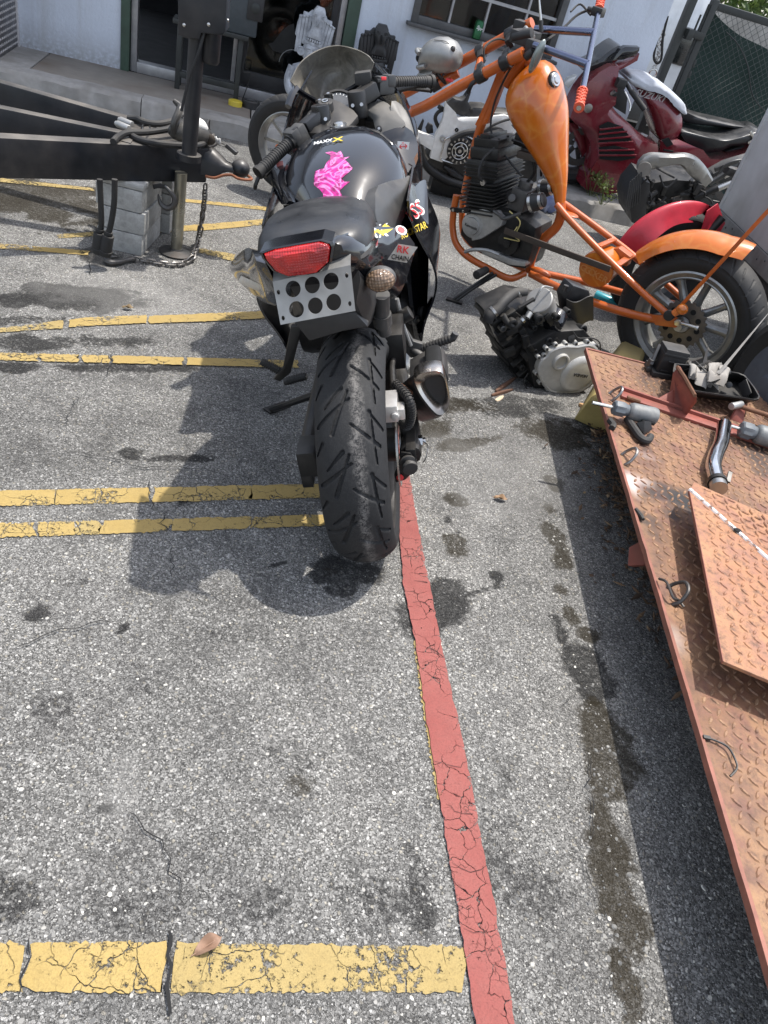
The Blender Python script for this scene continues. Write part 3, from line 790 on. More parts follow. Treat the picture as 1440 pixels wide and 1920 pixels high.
def tyre_mesh(Ro,w,Rrim,segs,pitches,nseg=720,nw=72,crown=None,depth=0.0045,gw=0.0036):
    """A tyre about the local y axis at the origin: crown round in section, grooves cut into it.
    segs: groove lines per pitch in (across,along) with along in 0..1 of a pitch."""
    crown = crown or w * 0.56
    th = np.linspace(-1,1,nw + 1) * 1.22
    # crown arc then sidewall
    y = np.sin(th) * w / 2 / math.sin(1.22) if False else np.sin(th) * w / 2
    rr = Ro - crown * (1 - np.cos(th)) * 0.62
    y[-1] = w / 2 * 0.90; y[0] = -y[-1]
    side = np.linspace(0,1,7)[1:]
    ye = np.concatenate([-(w / 2) * (0.93 - 0.16 * side[::-1]),y,(w / 2) * (0.93 - 0.16 * side)])
    r_edge = rr[0]
    re = np.concatenate([r_edge - (r_edge - Rrim) * side[::-1],rr,r_edge - (r_edge - Rrim) * side])
    bul = np.concatenate([-np.sin(side[::-1] * PI) * w * 0.035,np.zeros(nw + 1),np.sin(side * PI) * w * 0.035])
    ye = ye + bul
    phi = np.arange(nseg) * 2 * PI / nseg
    P,YY = np.meshgrid(phi,ye,indexing='ij'); RR_ = np.broadcast_to(re,P.shape).copy()
    circ = 2 * PI * Ro / pitches
    # unrolled across coordinate
    arc = np.concatenate([[0],np.cumsum(np.hypot(np.diff(ye),np.diff(re)))]); arc -= arc[len(arc) // 2]
    A = np.broadcast_to(arc,P.shape); S = (P / (2 * PI) * pitches) % 1.0
    g = np.zeros(P.shape)
    for (a0,s0,a1,s1,wd) in segs:
        for sh in (-1,0,1):
            dx,dy = a1 - a0,(s1 - s0) * circ
            px_,py_ = A - a0,(S - s0 + sh) * circ
            tt = np.clip((px_ * dx + py_ * dy) / (dx * dx + dy * dy),0,1)
            d = np.hypot(px_ - dx * tt,py_ - dy * tt)
            g = np.maximum(g,np.clip((wd * 1.25 * (1 - 0.55 * tt) + 0.0012 - d) / 0.0016,0,1))
    RR_ -= g * depth
    v = np.stack([RR_ * np.cos(P),YY,RR_ * np.sin(P)],-1).reshape(-1,3)
    n,m = P.shape
    ii = np.arange(n)[:,None]; jj = np.arange(m - 1)[None,:]
    a = ii * m + jj; b = ((ii + 1) % n) * m + jj
    q = np.stack([a,a + 1,b + 1,b],-1).reshape(-1,4)
    me = bpy.data.meshes.new('tyre'); me.from_pydata(v.tolist(),[],q.tolist()); me.shade_smooth(); me.set_sharp_from_angle(angle=R(50))
    return me
def mesh_obj(name,me,mat,parent):
    me.materials.clear(); me.materials.append(mat)
    o = bpy.data.objects.new(name,me); COL.objects.link(o); o.parent = parent; return o

def bvh_of(o):
    return BVHTree.FromPolygons([v.co.copy() for v in o.data.vertices],[list(p.vertices) for p in o.data.polygons])
def decal(name,base,poly2,axis,mat,parent,off=0.0012,n=26):
    """Print lying on a curved panel: the outline is dropped along `axis` on to the panel's own surface (local metres)."""
    T = bvh_of(base); axis = Vector(axis).normalized()
    u,w = basis(axis)
    P = [(Vector(p).dot(u),Vector(p).dot(w)) for p in poly2]; base_d = max(Vector(p).dot(-axis) for p in poly2) + 0.25
    bm = bmesh.new()
    vs = [bm.verts.new((p[0],p[1],0)) for p in P]
    f = bm.faces.new(vs)
    bmesh.ops.triangulate(bm,faces=[f])
    L_ = max(max(p[0] for p in P) - min(p[0] for p in P),max(p[1] for p in P) - min(p[1] for p in P))
    for _ in range(4):
        es = [e for e in bm.edges if e.calc_length() > L_ / n * 1.6]
        if not es: break
        bmesh.ops.subdivide_edges(bm,edges=es,cuts=1); bmesh.ops.triangulate(bm,faces=bm.faces)
    dead = []
    for v in bm.verts:
        o_ = u * v.co.x + w * v.co.y - axis * base_d
        h = T.ray_cast(o_,axis)
        if h[0] is None: dead.append(v)
        else:
            nn = h[1] if h[1].dot(axis) < 0 else -h[1]
            v.co = h[0] + nn * off
    bmesh.ops.delete(bm,geom=dead,context='VERTS')
    me = bpy.data.meshes.new(name); bm.to_mesh(me); bm.free(); me.shade_smooth()
    return mesh_obj(name,me,mat,parent)

# ================================================================ the black sport bike in the middle
Bf = Fr((-0.035,1.67,0),8.5,20)
bike = thing('motorcycle','black sport motorcycle with pink flame tank parked on the red line','motorcycle',Bf)
bl = lambda px,py,x: Bf.L(px,py,'x',x)
# rear wheel
WC = V(0,-0.036,0.312)
rw = bpy.data.objects.new('rear_wheel',None); COL.objects.link(rw); rw.parent = bike; rw.matrix_local = Matrix.Translation(WC) @ Matrix.Rotation(R(2.0),4,'X')
segs = [(-0.074,.34,-0.006,-.02,.0042),(-0.050,-.22,-0.066,.62,.0036),(-0.085,.06,-0.050,-.20,.0036),
        (0.078,.98,-0.004,.58,.0042),(0.038,1.12,0.000,.44,.0040),(0.014,.40,0.056,.70,.0034),(0.066,.26,0.088,.46,.0034)]
mesh_obj('tyre',tyre_mesh(0.312,0.178,0.222,segs,13,nseg=1000,nw=100,crown=0.115,depth=0.007),M_tyre,rw)
mb = MB(); mb.lathe((0,0,0),(0,1,0),[(-0.075,0.226),(-0.07,0.212),(-0.03,0.195),(0.03,0.195),(0.07,0.212),(0.075,0.226),(0.068,0.228),(0,0.205),(-0.068,0.228)],56,True)
for k in range(5):
    a = 2 * PI * k / 5 + 0.3
    mb.bar((0.04 * math.cos(a),0,0.04 * math.sin(a)),(0.2 * math.cos(a),0,0.2 * math.sin(a)),0.03,0.022,(0,1,0))
mb.cyl((0,-0.09,0),(0,0.08,0),0.045,n=20)
mb.build('rim',M_blackmetal,rw)
# brake disc and caliper on the right
dm = MB(); dm.lathe((0,-0.098,0),(0,1,0),[(-0.0025,0.065),(-0.0025,0.112),(0.0025,0.112),(0.0025,0.065)],48,True)
dm.build('brake_disc',M_steel,rw)
cal = MB()
c0 = bl(726,762,-0.055)
cal.box(c0 + V(0,0,0.0),(0.085,0.055,0.045)); cal.box(c0 + V(0.0,0.034,0.012),(0.075,0.03,0.04)); cal.box(c0 + V(-0.02,-0.034,-0.004),(0.04,0.02,0.03))
cal.cyl(c0 + V(-0.05,-0.02,-0.005),c0 + V(-0.02,-0.02,-0.005),0.011,n=10)
cal.build('brake_caliper',simple('caliper',(0.62,0.60,0.57),0.4,0.6,dirt=(0.1,0.09,0.08),dirt_amt=0.6,scale=60),bike,bevel=0.006)
# swingarm
mb = MB()
mb.tube([(-0.06,-0.165,0.31),(0.05,-0.165,0.315),(0.30,-0.13,0.36),(0.52,-0.09,0.40)],[0.030,0.028,0.030,0.035],10,4)
mb.tube([(-0.06,0.105,0.31),(0.05,0.11,0.315),(0.30,0.09,0.36),(0.52,0.07,0.40)],[0.030,0.028,0.030,0.035],10,4)
mb.bar((0.40,-0.12,0.38),(0.40,0.09,0.38),0.06,0.05)
mb.box((-0.03,-0.168,0.31),(0.10,0.026,0.060)); mb.box((-0.03,0.108,0.31),(0.10,0.026,0.06))
mb.build('swingarm',M_blackmetal,bike,bevel=0.004)
ax = bl(783,828,-0.005)
mb = MB().cyl(ax + V(0,0.04,0),ax + V(0,-0.014,0),0.017,n=6); mb.cyl(ax,ax + V(0,-0.022,0),0.010,n=12); mb.build('axle_nut',M_steel,bike,bevel=0.002)
mb = MB(); p = ax + V(-0.02,-0.016,0.012); mb.tube([p,p + V(-0.03,-0.012,0.004),p + V(-0.05,-0.004,-0.02),p + V(-0.045,0.004,-0.035)],0.0015,5,3); mb.build('split_pin',M_steel,bike)
# paddock stand bobbin on its plate with a red dot
pc = bl(764,868,-0.095)
poly = [bl(*q,-0.085) for q in ((752,848),(770,850),(776,860),(778,880),(768,892),(760,900),(742,905),(739,890),(748,868))]
MB().prism(poly,(0.006,0,0)).build('stand_plate',M_blackmetal,bike,bevel=0.002)
mb = MB(); mb.lathe(bl(765,868,-0.10),(-1,-0.25,-0.1),[(-0.018,0.012),(-0.005,0.021),(0.0,0.021),(0.004,0.012),(0.014,0.012),(0.018,0.021),(0.026,0.019),(0.028,0.004)],20); mb.build('bobbin',M_plastic,bike)
mb = MB(); pr = bl(750,895,-0.0875); mb.cyl(pr,pr + V(-0.002,0,0),0.0095,n=16); mb.build('red_dot',M_red_ink,bike)
# chain side: adjuster block with bolt
mb = MB(); pL = bl(580,855,-0.06); mb.box(pL,(0.09,0.05,0.075)); mb.box(pL + V(-0.02,0.01,-0.05),(0.05,0.03,0.04)); mb.build('chain_adjuster',M_blackmetal,bike,bevel=0.005)
mb = MB(); mb.cyl(pL + V(0,0.01,0.0),pL + V(0,0.034,0),0.013,n=6); mb.build('axle_bolt',M_cast,bike)
# brake hose, ribbed sheath
mb = MB(); pts = [bl(762,690,0.12),bl(738,640,0.2),bl(742,720,0.02),bl(765,745,-0.06),bl(772,775,-0.07),bl(764,798,-0.06),bl(752,790,-0.04)]
mb.tube(pts[2:],0.0095,8,6); q = catmull(pts[2:],14)
for p,p2 in list(zip(q,q[1:]))[::2]: mb.cyl(p,p.lerp(p2,0.6),0.0122,n=10)
mb.build('brake_hose',M_rubber,bike)

# muffler: a three cornered can
out = [(776,712),(783,699),(800,693),(820,691),(831,697),(838,719),(843,749),(841,767),(832,777),(820,777),(803,760),(785,735)]
R0 = catmull([bl(*q,-0.01) for q in out],3,True); cen = sum(R0,Vector()) / len(R0)
hole_c = bl(819,735,-0.01)
sc = lambda k,dx,c=None: [(c or cen) + (p - cen) * k + V(dx,0,0) for p in R0]
mb = MB(); mb.rings([sc(1.0,0.045),sc(1.03,0.02),sc(1.0,0.002),sc(0.94,-0.006),sc(0.80,-0.002,cen.lerp(hole_c,.4)),sc(0.60,0.014,hole_c),sc(0.56,0.05,hole_c)],cap=False)
mb.build('muffler_tip',simple('heat_tinted_steel',(0.50,0.46,0.42),0.25,1.0,dirt=(0.13,0.09,0.06),dirt_amt=0.8,scale=25),bike)
mb = MB(); mb.rings([sc(0.57,0.05,hole_c),sc(0.55,0.2,hole_c)],cap=True); mb.build('muffler_bore',M_hole,bike)
sd = lambda k,dx: [p + V(0,0.25 * dx,-0.66 * dx) for p in sc(k,dx)]
mb = MB(); mb.rings([sd(1.0,0.02),sd(1.06,0.06),sd(1.04,0.22),sd(0.7,0.34),sd(0.4,0.42)]); mb.build('muffler',M_plastic,bike)
mb = MB(); mb.prism([bl(*q,0.10) for q in ((768,712),(800,694),(834,690),(842,712),(836,722),(826,700),(800,702),(772,724))],(0.12,0,0)); mb.build('heat_shield',M_plastic,bike,bevel=0.003)
mb = MB(); a = bl(770,738,0.02); mb.cyl(a,a + V(0.05,0.035,0.005),0.008,n=8); mb.build('muffler_strap',M_rust,bike)

# foot pegs and their hangers
def peg(name,p,q,r,ribs,parent,mat=M_rubber):
    mb = MB(); mb.cyl(p,q,r,r * 1.05,10)
    d = q - p
    for i in range(ribs):
        a = p + d * (0.06 + 0.86 * i / ribs); mb.cyl(a,a + d * (0.5 / ribs),r * 1.22,n=10)
    return mb.build(name,mat,parent,bevel=0.001)
h1,h2 = bl(786,655,.34),bl(852,633,.34)
peg('passenger_peg',h1,h2,0.0105,10,bike)
mb = MB(); mb.cyl(h2 - (h2 - h1) * 0.04,h2 + (h2 - h1) * 0.04 + V(0,0,0.012),0.011,n=8); mb.build('peg_tip',M_greyplastic,bike)
mb = MB(); mb.prism([bl(*q,.33) for q in ((725,560),(742,556),(757,610),(775,640),(792,645),(795,668),(770,672),(755,655),(742,612))],(0.02,0.0,0.0)); mb.cyl(bl(790,668,.32),bl(772,655,.34),0.013,n=10)
mb.build('peg_hanger',M_greyplastic,bike,bevel=0.004)
mb = MB(); mb.tube([bl(744,560,.30),bl(756,610,.31),bl(770,648,.32)],0.006,8,3); mb.build('hanger_edge',M_cast,bike)
p,q = bl(778,690,.50),bl(838,686,.50)
peg('rider_peg',p,q,0.0115,9,bike)
mb = MB(); mb.tube([p,bl(765,694,.52),bl(755,640,.55)],0.014,8,2); mb.build('rear_set',M_cast,bike)
p,q = bl(528,698,.33),bl(489,677,.33)
peg('passenger_peg',p,q,0.0105,9,bike)
mb = MB(); mb.prism([bl(*q,.30) for q in ((545,612),(566,612),(560,640),(545,700),(525,716),(512,712),(530,690))],(0.02,0,0)); mb.build('peg_hanger',M_blackmetal,bike,bevel=0.004)
p,q = bl(575,705,.50),bl(533,716,.50)
peg('rider_peg',p,q,0.0115,8,bike)
mb = MB(); mb.bar(p,q + (q - p) * 0.05,0.02,0.008); mb.build('rear_set',M_cast,bike)
# side stand reaching the ground
foot = Bf.loc(onz(508,768,0.006)); top = V(0.52,0.10,0.22); knee = bl(580,745,.38)
mb = MB(); mb.tube([top,knee.lerp(top,0.4),foot.lerp(knee,0.3),foot],[0.014,0.012,0.011,0.011],8,2)
o = mb.build('side_stand',M_blackmetal,bike)
up = Bf.I.to_3x3() @ V(0,0,1)
mb = MB(); f2 = Bf.loc(onz(540,757,0.004)); mb.bar(foot + (foot - f2) * 0.25,f2,0.035,0.007,up); mb.build('stand_foot',M_blackmetal,bike,bevel=0.002)

# undertail, mudguard
mb = MB(); mb.rings([[V(x,y * s - 0.03,z) for y,z in ((-0.075,z0),(-0.095,z0 + .05),(-0.09,z1),(0.09,z1),(0.095,z0 + .05),(0.075,z0))] for x,z0,z1,s in ((-0.13,0.76,0.86,0.8),(-0.08,0.68,0.84,0.95),(0.1,0.63,0.80,1.05),(0.35,0.55,0.78,1.1),(0.6,0.42,0.78,1.0))]); mb.build('undertail',M_plastic,bike)
mb = MB(); mb.prism([bl(*q,-0.12) for q in ((548,600),(665,585),(690,612),(640,622),(580,640))],(0.15,0,-0.02)); mb.build('mudguard',M_plastic,bike,bevel=0.004)
# number plate bracket, drilled with six holes and slotted at its corners, no plate on it
tl,tr,brr,bll = bl(511,528,-0.205),bl(657,497,-0.205),bl(666,583,-0.235),bl(526,609,-0.235)
def bil(u,v): return tl.lerp(tr,u).lerp(bll.lerp(brr,u),v)
pn = (tr - tl).cross(bll - tl).normalized()
mb = MB(); N = 24
def cell(u0,u1,v0,v1,cu,cv,ru,rv):
    k = len(mb.v); sq = []
    for j in range(N):
        a = 2 * PI * j / N + PI / 4; x,y = math.cos(a),math.sin(a); m_ = max(abs(x),abs(y)); x,y = x / m_,y / m_
        sq.append(bil(cu + (x * ((u1 - cu) if x > 0 else (cu - u0))),cv + (y * ((v1 - cv) if y > 0 else (cv - v0)))))
    ci = [bil(cu + ru * math.cos(2 * PI * j / N + PI / 4),cv + rv * math.sin(2 * PI * j / N + PI / 4)) for j in range(N)]
    for d in (0,0.003):
        mb.v += [tuple(p + pn * d) for p in sq]; mb.v += [tuple(p + pn * d) for p in ci]
    for j in range(N):
        j2 = (j + 1) % N
        mb.f += [[k + j,k + j2,k + N + j2,k + N + j],[k + 2 * N + j,k + 3 * N + j,k + 3 * N + j2,k + 2 * N + j2],[k + N + j,k + N + j2,k + 3 * N + j2,k + 3 * N + j]]
U = [0.0,0.11,0.375,0.61,0.86,1.0]; Vv = [0.0,0.02,0.49,0.95,1.0]
for i in range(3):
    for j in range(2):
        cell(U[i + 1],U[i + 2],Vv[j + 1],Vv[j + 2],(U[i + 1] + U[i + 2]) / 2,(Vv[j + 1] + Vv[j + 2]) / 2,0.098,0.185)
def strip_(u0,u1,v0,v1):
    mb.prism([bil(u0,v0),bil(u1,v0),bil(u1,v1),bil(u0,v1)],pn * 0.003)
for j in range(2):
    cell(0.0,0.11,Vv[j + 1],Vv[j + 2],0.05,0.26 if j == 0 else 0.86,0.022,0.055); cell(0.86,1.0,Vv[j + 1],Vv[j + 2],0.94,0.20 if j == 0 else 0.82,0.022,0.055)
strip_(0,1,0,0.02); strip_(0,1,0.95,1.0)
mb.build('plate_bracket',M_plateal,bike,smooth=20)
# fold at the top of the bracket
mb = MB(); mb.prism([tl,tr,tr + V(0.03,0,0.012),tl + V(0.03,0,0.012)],pn * 0.003); mb.build('bracket_flange',M_plateal,bike)
# tail light
lens = [bl(*q,-0.22) for q in ((494,474),(515,466),(600,451),(618,456),(621,463),(617,490),(596,509),(572,513),(541,516),(516,506),(498,484))]
cl = sum(lens,Vector()) / len(lens)
mb = MB(); mb.rings([[p + V(0.05,0,0) for p in lens],lens,[cl + (p - cl) * 0.93 + V(-0.012,0,0) for p in lens],[cl + (p - cl) * 0.6 + V(-0.019,0,0) for p in lens]])
mb.build('tail_light',M_redlens,bike,smooth=25)
mb = MB(); mb.rings([[cl + (p - cl) * 1.10 + V(0.06,0,0) for p in lens],[cl + (p - cl) * 1.10 + V(0.0,0,0) for p in lens],[cl + (p - cl) * 1.02 + V(-0.004,0,0) for p in lens],[cl + (p - cl) * 1.01 + V(0.02,0,0) for p in lens]],cap=False)
mb.build('lens_surround',M_gloss,bike,smooth=25)
# indicator on its stalk
ic = bl(713,526,-0.11)
mb = MB(); mb.ell(ic,(0.022,0.032,0.0245)); mb.build('indicator_lens',M_indic,bike)
mb = MB(); mb.ell(ic + V(0.012,0,0),(0.024,0.0345,0.027)); mb.cyl(ic + V(0.02,0.03,0),ic + V(0.03,0.075,0.002),0.011,n=10); mb.build('indicator',M_greyplastic,bike)
# rear shock reservoir / mounting below the indicator
mb = MB(); a = bl(716,552,0.0); mb.cyl(a,bl(716,590,0.02),0.019,n=14); mb.cyl(bl(716,588,0.02),bl(718,608,0.03),0.023,n=14); mb.cyl(bl(719,608,0.03),bl(722,625,0.04),0.016,n=12)
mb.build('reservoir',M_greyplastic,bike)
mb = MB(); mb.box(bl(738,640,0.22),(0.14,0.06,0.10)); mb.box(bl(712,690,0.25),(0.16,0.09,0.12)); mb.cyl(bl(745,600,0.3),bl(770,585,0.3),0.02,n=12); mb.tube([bl(742,650,.2),bl(735,690,.12),bl(738,735,.0)],0.009,8,4); mb.build('engine_side',M_blackmetal,bike,bevel=0.005)
# tail fairing: left and right wings and the black cowl under the seat
def wing(px,x_in,name,mat,thick=0.022,bulge=0.012,nrm=(0.35,-0.9,0.25)):
    poly = catmull([bl(*q) for q in px],2,True)
    return MB().puff(poly,nrm,thick,bulge).build(name,mat,bike,smooth=40)
tr_ = wing([(628,452,-0.17),(646,440,-0.12),(700,429,.02),(742,434,.10),(770,461,.16),(763,500,.12),(742,556,.08),(716,540,.02),(690,512,-0.04),(655,496,-0.13),(628,490,-0.18)],0,'tail_fairing',M_gloss)
tl_ = wing([(480,470,-0.14),(470,468,-0.06),(452,482,.02),(438,503,.08),(455,530,.05),(484,556,0),(508,571,-0.05),(513,556,-0.14),(505,525,-0.19),(490,492,-0.2)],0,'tail_fairing',M_gloss,nrm=(0.35,0.9,0.25))
sec = []
for x,hw,z0,z1 in ((-0.185,0.075,0.875,0.912),(-0.165,0.095,0.845,0.918),(-0.1,0.118,0.78,0.90),(0.05,0.15,0.76,0.875),(0.3,0.165,0.70,0.80),(0.5,0.12,0.62,0.76)):
    sec.append([V(x,-0.012 + hw * cy_,lerp(z0,z1,cz_)) for cy_,cz_ in ((-.7,0),(-1,.35),(-.96,.75),(-.75,.97),(0,1.0),(.75,.97),(.96,.75),(1,.35),(.7,0))])
mb = MB(); mb.rings(sec); mb.build('tail_cowl',M_gloss,bike,smooth=45)
# pillion seat
sec = []
prof = [(-1,0.05),(-.97,.45),(-.86,.78),(-.6,.95),(-.3,1.02),(0,1.05),(.3,1.02),(.6,.95),(.86,.78),(.97,.45),(1,0.05),(.5,0),(-.5,0)]
for x,hw,z0,h in ((-0.150,0.045,0.875,0.012),(-0.140,0.085,0.868,0.032),(-0.10,0.108,0.860,0.046),(-0.03,0.118,0.855,0.052),(0.05,0.120,0.848,0.056),(0.13,0.112,0.842,0.056),(0.19,0.095,0.838,0.050),(0.225,0.07,0.84,0.035),(0.235,0.04,0.845,0.018)):
    sec.append([V(x,-0.010 + hw * 1.09 * a,z0 + .006 + h * 1.12 * b) for a,b in prof])
mb = MB(); mb.rings(sec); seat = mb.build('pillion_seat',M_vinyl,bike,smooth=60)
mb = MB(); mb.tube([V(-0.145,0.09,0.862),V(-0.155,-0.01,0.866),V(-0.135,-0.115,0.858),V(0.03,-0.134,0.848)],0.006,6,4); mb.build('seat_piping',M_rubber,bike)
mb = MB(); mb.ell(bl(585,398,0.05) ,(0.006,0.005,0.001)); mb.build('seat_tear',simple('foam',(0.45,0.25,0.12),0.9),bike)
sec = []
for x,hw,z0,h in ((0.18,0.12,0.72,0.05),(0.28,0.14,0.71,0.07),(0.40,0.115,0.71,0.075),(0.50,0.08,0.72,0.07)):
    sec.append([V(x,hw * a,z0 + h * b) for a,b in prof])
mb = MB(); mb.rings(sec); mb.build('rider_seat',M_vinyl,bike,smooth=60)
# fuel tank
sec = []
tp = [(-1,0.0),(-1.03,.25),(-1.0,.5),(-.90,.72),(-.66,.89),(-.42,.97),(-.2,1.0),(0,1.01),(.2,1.0),(.42,.97),(.66,.89),(.90,.72),(1.0,.5),(1.03,.25),(1,0.0)]
for x,hw,z0,z1 in ((0.40,0.07,0.70,0.775),(0.43,0.095,0.68,0.815),(0.50,0.125,0.67,0.860),(0.57,0.160,0.68,0.893),(0.66,0.186,0.70,0.918),(0.74,0.188,0.72,0.934),(0.80,0.172,0.74,0.938),(0.845,0.155,0.76,0.930),(0.865,0.11,0.80,0.905)):
    sec.append([V(x,-0.008 + hw * a,lerp(z0,z1,b)) for a,b in tp])
# smooth the section list along the tank
secs = [catmull([s[j] for s in sec],4) for j in range(len(tp))]
sec2 = [[secs[j][i] for j in range(len(tp))] for i in range(len(secs[0]))]
mb = MB(); mb.rings(sec2); tank = mb.build('fuel_tank',M_gloss,bike,smooth=50)
# pink flame print on the tank
M_flame,t_,b_ = new_mat('pink_flame_print')
co_ = coords(t_); n1_ = nd(t_,'ShaderNodeTexNoise',Scale=15.0,Detail=3.0,Distortion=2.2); lk(t_,co_,n1_.inputs['Vector'])
n2_ = nd(t_,'ShaderNodeTexNoise',Scale=22.0,Detail=2.0,Distortion=2.5); lk(t_,co_,n2_.inputs['Vector'])
fil_ = ramp(t_,mth(t_,'ABSOLUTE',mth(t_,'SUBTRACT',n1_.outputs['Fac'],0.5)),[(0.0,1.0),(0.02,0.5),(0.07,0.0)])
fc_ = mixc(t_,ramp(t_,n2_.outputs['Fac'],[(0.35,0.0),(0.65,1.0)]),(0.16,0.001,0.055),(0.58,0.010,0.26))
lk(t_,mixc(t_,fil_,fc_,(0.80,0.26,0.56)),b_.inputs['Base Color']); b_.inputs['Roughness'].default_value = 0.16; b_.inputs['Coat Weight'].default_value = 0.5
fl = [(607,376),(606,364),(600,356),(589,348),(598,347),(600,342),(589,337),(599,336),(605,330),(602,324),(591,322),(600,318),(608,316),(612,306),(619,298),(620,292),(610,287),(622,284),(631,287),(636,292),(638,283),(643,291),(640,299),(646,296),(656,294),(647,300),(641,308),(637,318),(641,324),(645,318),(651,321),(662,316),(650,327),(641,335),(640,345),(647,341),(656,341),(645,350),(637,358),(641,366),(637,377)]
def tank_pt(px,py):
    # where the sight line meets the tank itself
    T = tank_pt.T; o_ = Bf.loc(CAMPOS); d_ = (Bf.I.to_3x3() @ ray(px,py)).normalized(); h = T.ray_cast(o_,d_)
    return h[0]
tank_pt.T = bvh_of(tank)
def on_tank(name,px,mat,off=0.0012,T=tank,n=26):
    pts = [tank_pt(*q) for q in px]; pts = [p for p in pts if p is not None]
    if len(pts) < 3: print('decal off surface',name,len(pts)); return None
    return decal(name,T,pts,(0.25,0,-1),mat,bike,off,n)
on_tank('flame_print',fl,M_flame,0.001,n=40)
c_ = tank_pt(614,267)
if c_ is not None:
    zt = c_ + V(-0.006,0,0.004)
    text('MAXX','tank_sticker',M_white_ink,bike,zt + V(0,0.014,0.0),(0.12,-1,0.04),(0.9,0.1,0.35),0.019,0.0006,0.25)
    text('X','tank_sticker',M_yellow_ink,bike,zt + V(0.002,-0.030,0.001),(0.12,-1,0.0),(0.9,0.1,0.35),0.028,0.0006,0.1,1.5)
# grey knee panel and frame cover on the right
wing([(700,352,.42),(742,340,.62),(765,335,.72),(756,385,.60),(742,428,.45),(718,432,.35),(697,420,.30),(694,385,.34)],0,'frame_cover',M_greyplastic,0.03,0.012,(0.2,-0.95,0.3))
# right side fairing, seen nearly edge on
def side_panel(name,sy):
    mb = MB()
    def fn(u,v):
        x = lerp(0.42,1.02,u); zt = 0.86 - 0.06 * u if sy < 0 else 0.84
        z = lerp(zt - 0.05 * (1 - u),0.40 - 0.10 * u,v)
        y = 0.205 + 0.05 * math.sin(v * PI * 0.85) + 0.02 * u - 0.05 * max(0,v - 0.7) - 0.012 * math.sin(v * 9)
        return V(x,sy * y,z)
    mb.grid(fn,14,18)
    return mb.build(name,M_gloss,bike,smooth=45,solid=0.006)
side_panel('side_fairing',-1); side_panel('side_fairing',1)
sp_r = wing([(791,338,.80),(797,350,.80),(800,420,.70),(800,520,.62),(795,600,.55),(785,642,.5),(775,600,.48),(768,540,.48),(762,470,.47),(746,440,.48),(752,395,.6),(774,352,.72)],0,'side_fairing',M_gloss,0.012,0.008,(0.1,-0.6,0.1))
# stickers on the side fairing, tail and nose
def lab(s,px,py,x,size,mat,xd,up_,off=V(-0.014,-0.014,0.004),shear=0.2,sx=1.0):
    return text(s,'sticker',mat,bike,bl(px,py,x) + off,xd,up_,size,0.0006,shear,sx)
def stuck(o,base,off):
    # lay a print on the panel behind it, as seen from behind the bike
    vs,fs = [],[]
    for c in [c for c in bike.children if c.type == 'MESH' and c.name.split('.')[0] in ('side_fairing','frame_cover','tail_fairing','tail_cowl','fuel_tank')]:
        k = len(vs); vs += [v.co.copy() for v in c.data.vertices]; fs += [[i + k for i in p.vertices] for p in c.data.polygons]
    T = BVHTree.FromPolygons(vs,fs); o_ = Bf.loc(CAMPOS)
    for v in o.data.vertices:
        d = (v.co - o_).normalized(); h = T.ray_cast(o_,d)
        if h[0] is not None: v.co = h[0] - d * off
def plab(s,p0,p1,size,mat,off,base,shear=0.2,sx=1.0,x=.6):
    a,b = bl(*p0,x),bl(*p1,x); d = b - a; return stuck(text(s,'sticker',mat,bike,(a + b) / 2,d,V(0,d.z,-d.y) if d.y < 0 else V(0,-d.z,d.y),size,0.0,shear,sx),base,off)
plab('YSS',(760,410),(791,388),0.066,M_white_ink,.0012,sp_r,.15,.62); plab('YSS',(760,410),(791,388),0.056,M_red_ink,.0024,sp_r,.15,.64)
plab('ROCKSTAR',(757,441),(794,424),0.030,M_yellow_ink,.0012,sp_r,.1,.55)
sp = [bl(*q,.03) for q in ((713,486),(733,457),(768,463),(748,492))]
spn = V(-0.024,-0.018,0.006)
MB().prism([p + spn for p in sp],V(-0.001,-0.001,0)).build('chain_sticker',simple('sticker_paper',(0.48,0.46,0.42),0.5,dirt=(0.4,0.25,0.1),dirt_amt=0.5,scale=60),bike,smooth=0)
mid_ = (sp[0] * 0.62 + sp[3] * 0.62 + sp[1] * 0.38 + sp[2] * 0.38) / 2 + spn + V(-0.003,-0.002,0)
text('CHAIN','sticker',M_black_ink,bike,mid_.lerp((sp[0] + sp[3]) / 2 + spn + V(-0.003,-0.002,0),.45),sp[3] - sp[0],sp[1] - sp[0],0.016,0.0005,0.0,0.8)
text('RK','sticker',M_red_ink,bike,(sp[0] + sp[1] + sp[2] + sp[3]) / 4 + spn + V(-0.003,-0.002,0.008),sp[3] - sp[0],sp[1] - sp[0],0.022,0.0005,0.0,1.0)
plab('RK',(690,438),(726,432),0.040,M_white_ink,.0012,None,.2,.9,.03); plab('\u25c6',(684,437),(700,434),0.034,M_yellow_ink,.0014,None,.2,1.2,.03); plab('\u25c6',(706,434),(730,431),0.026,M_yellow_ink,.0010,None,.2,1.6,.03)
plab('\u25ac',(456,522),(482,534),0.055,bpy.data.materials['sticker_paper'],.0012,None,.1,.9,.0)
mb = MB(); c = bl(749,436,.1) + V(-0.008,-0.004,0.006); mb.cyl(c,c + V(-0.001,-0.001,0.002),0.014,n=20); mb.build('round_sticker',M_white_ink,bike,smooth=0)
mb = MB(); c += V(-0.001,-0.001,0.002); mb.cyl(c,c + V(-0.0005,-0.0005,0.001),0.009,n=20); mb.build('round_sticker',M_red_ink,bike,smooth=0)
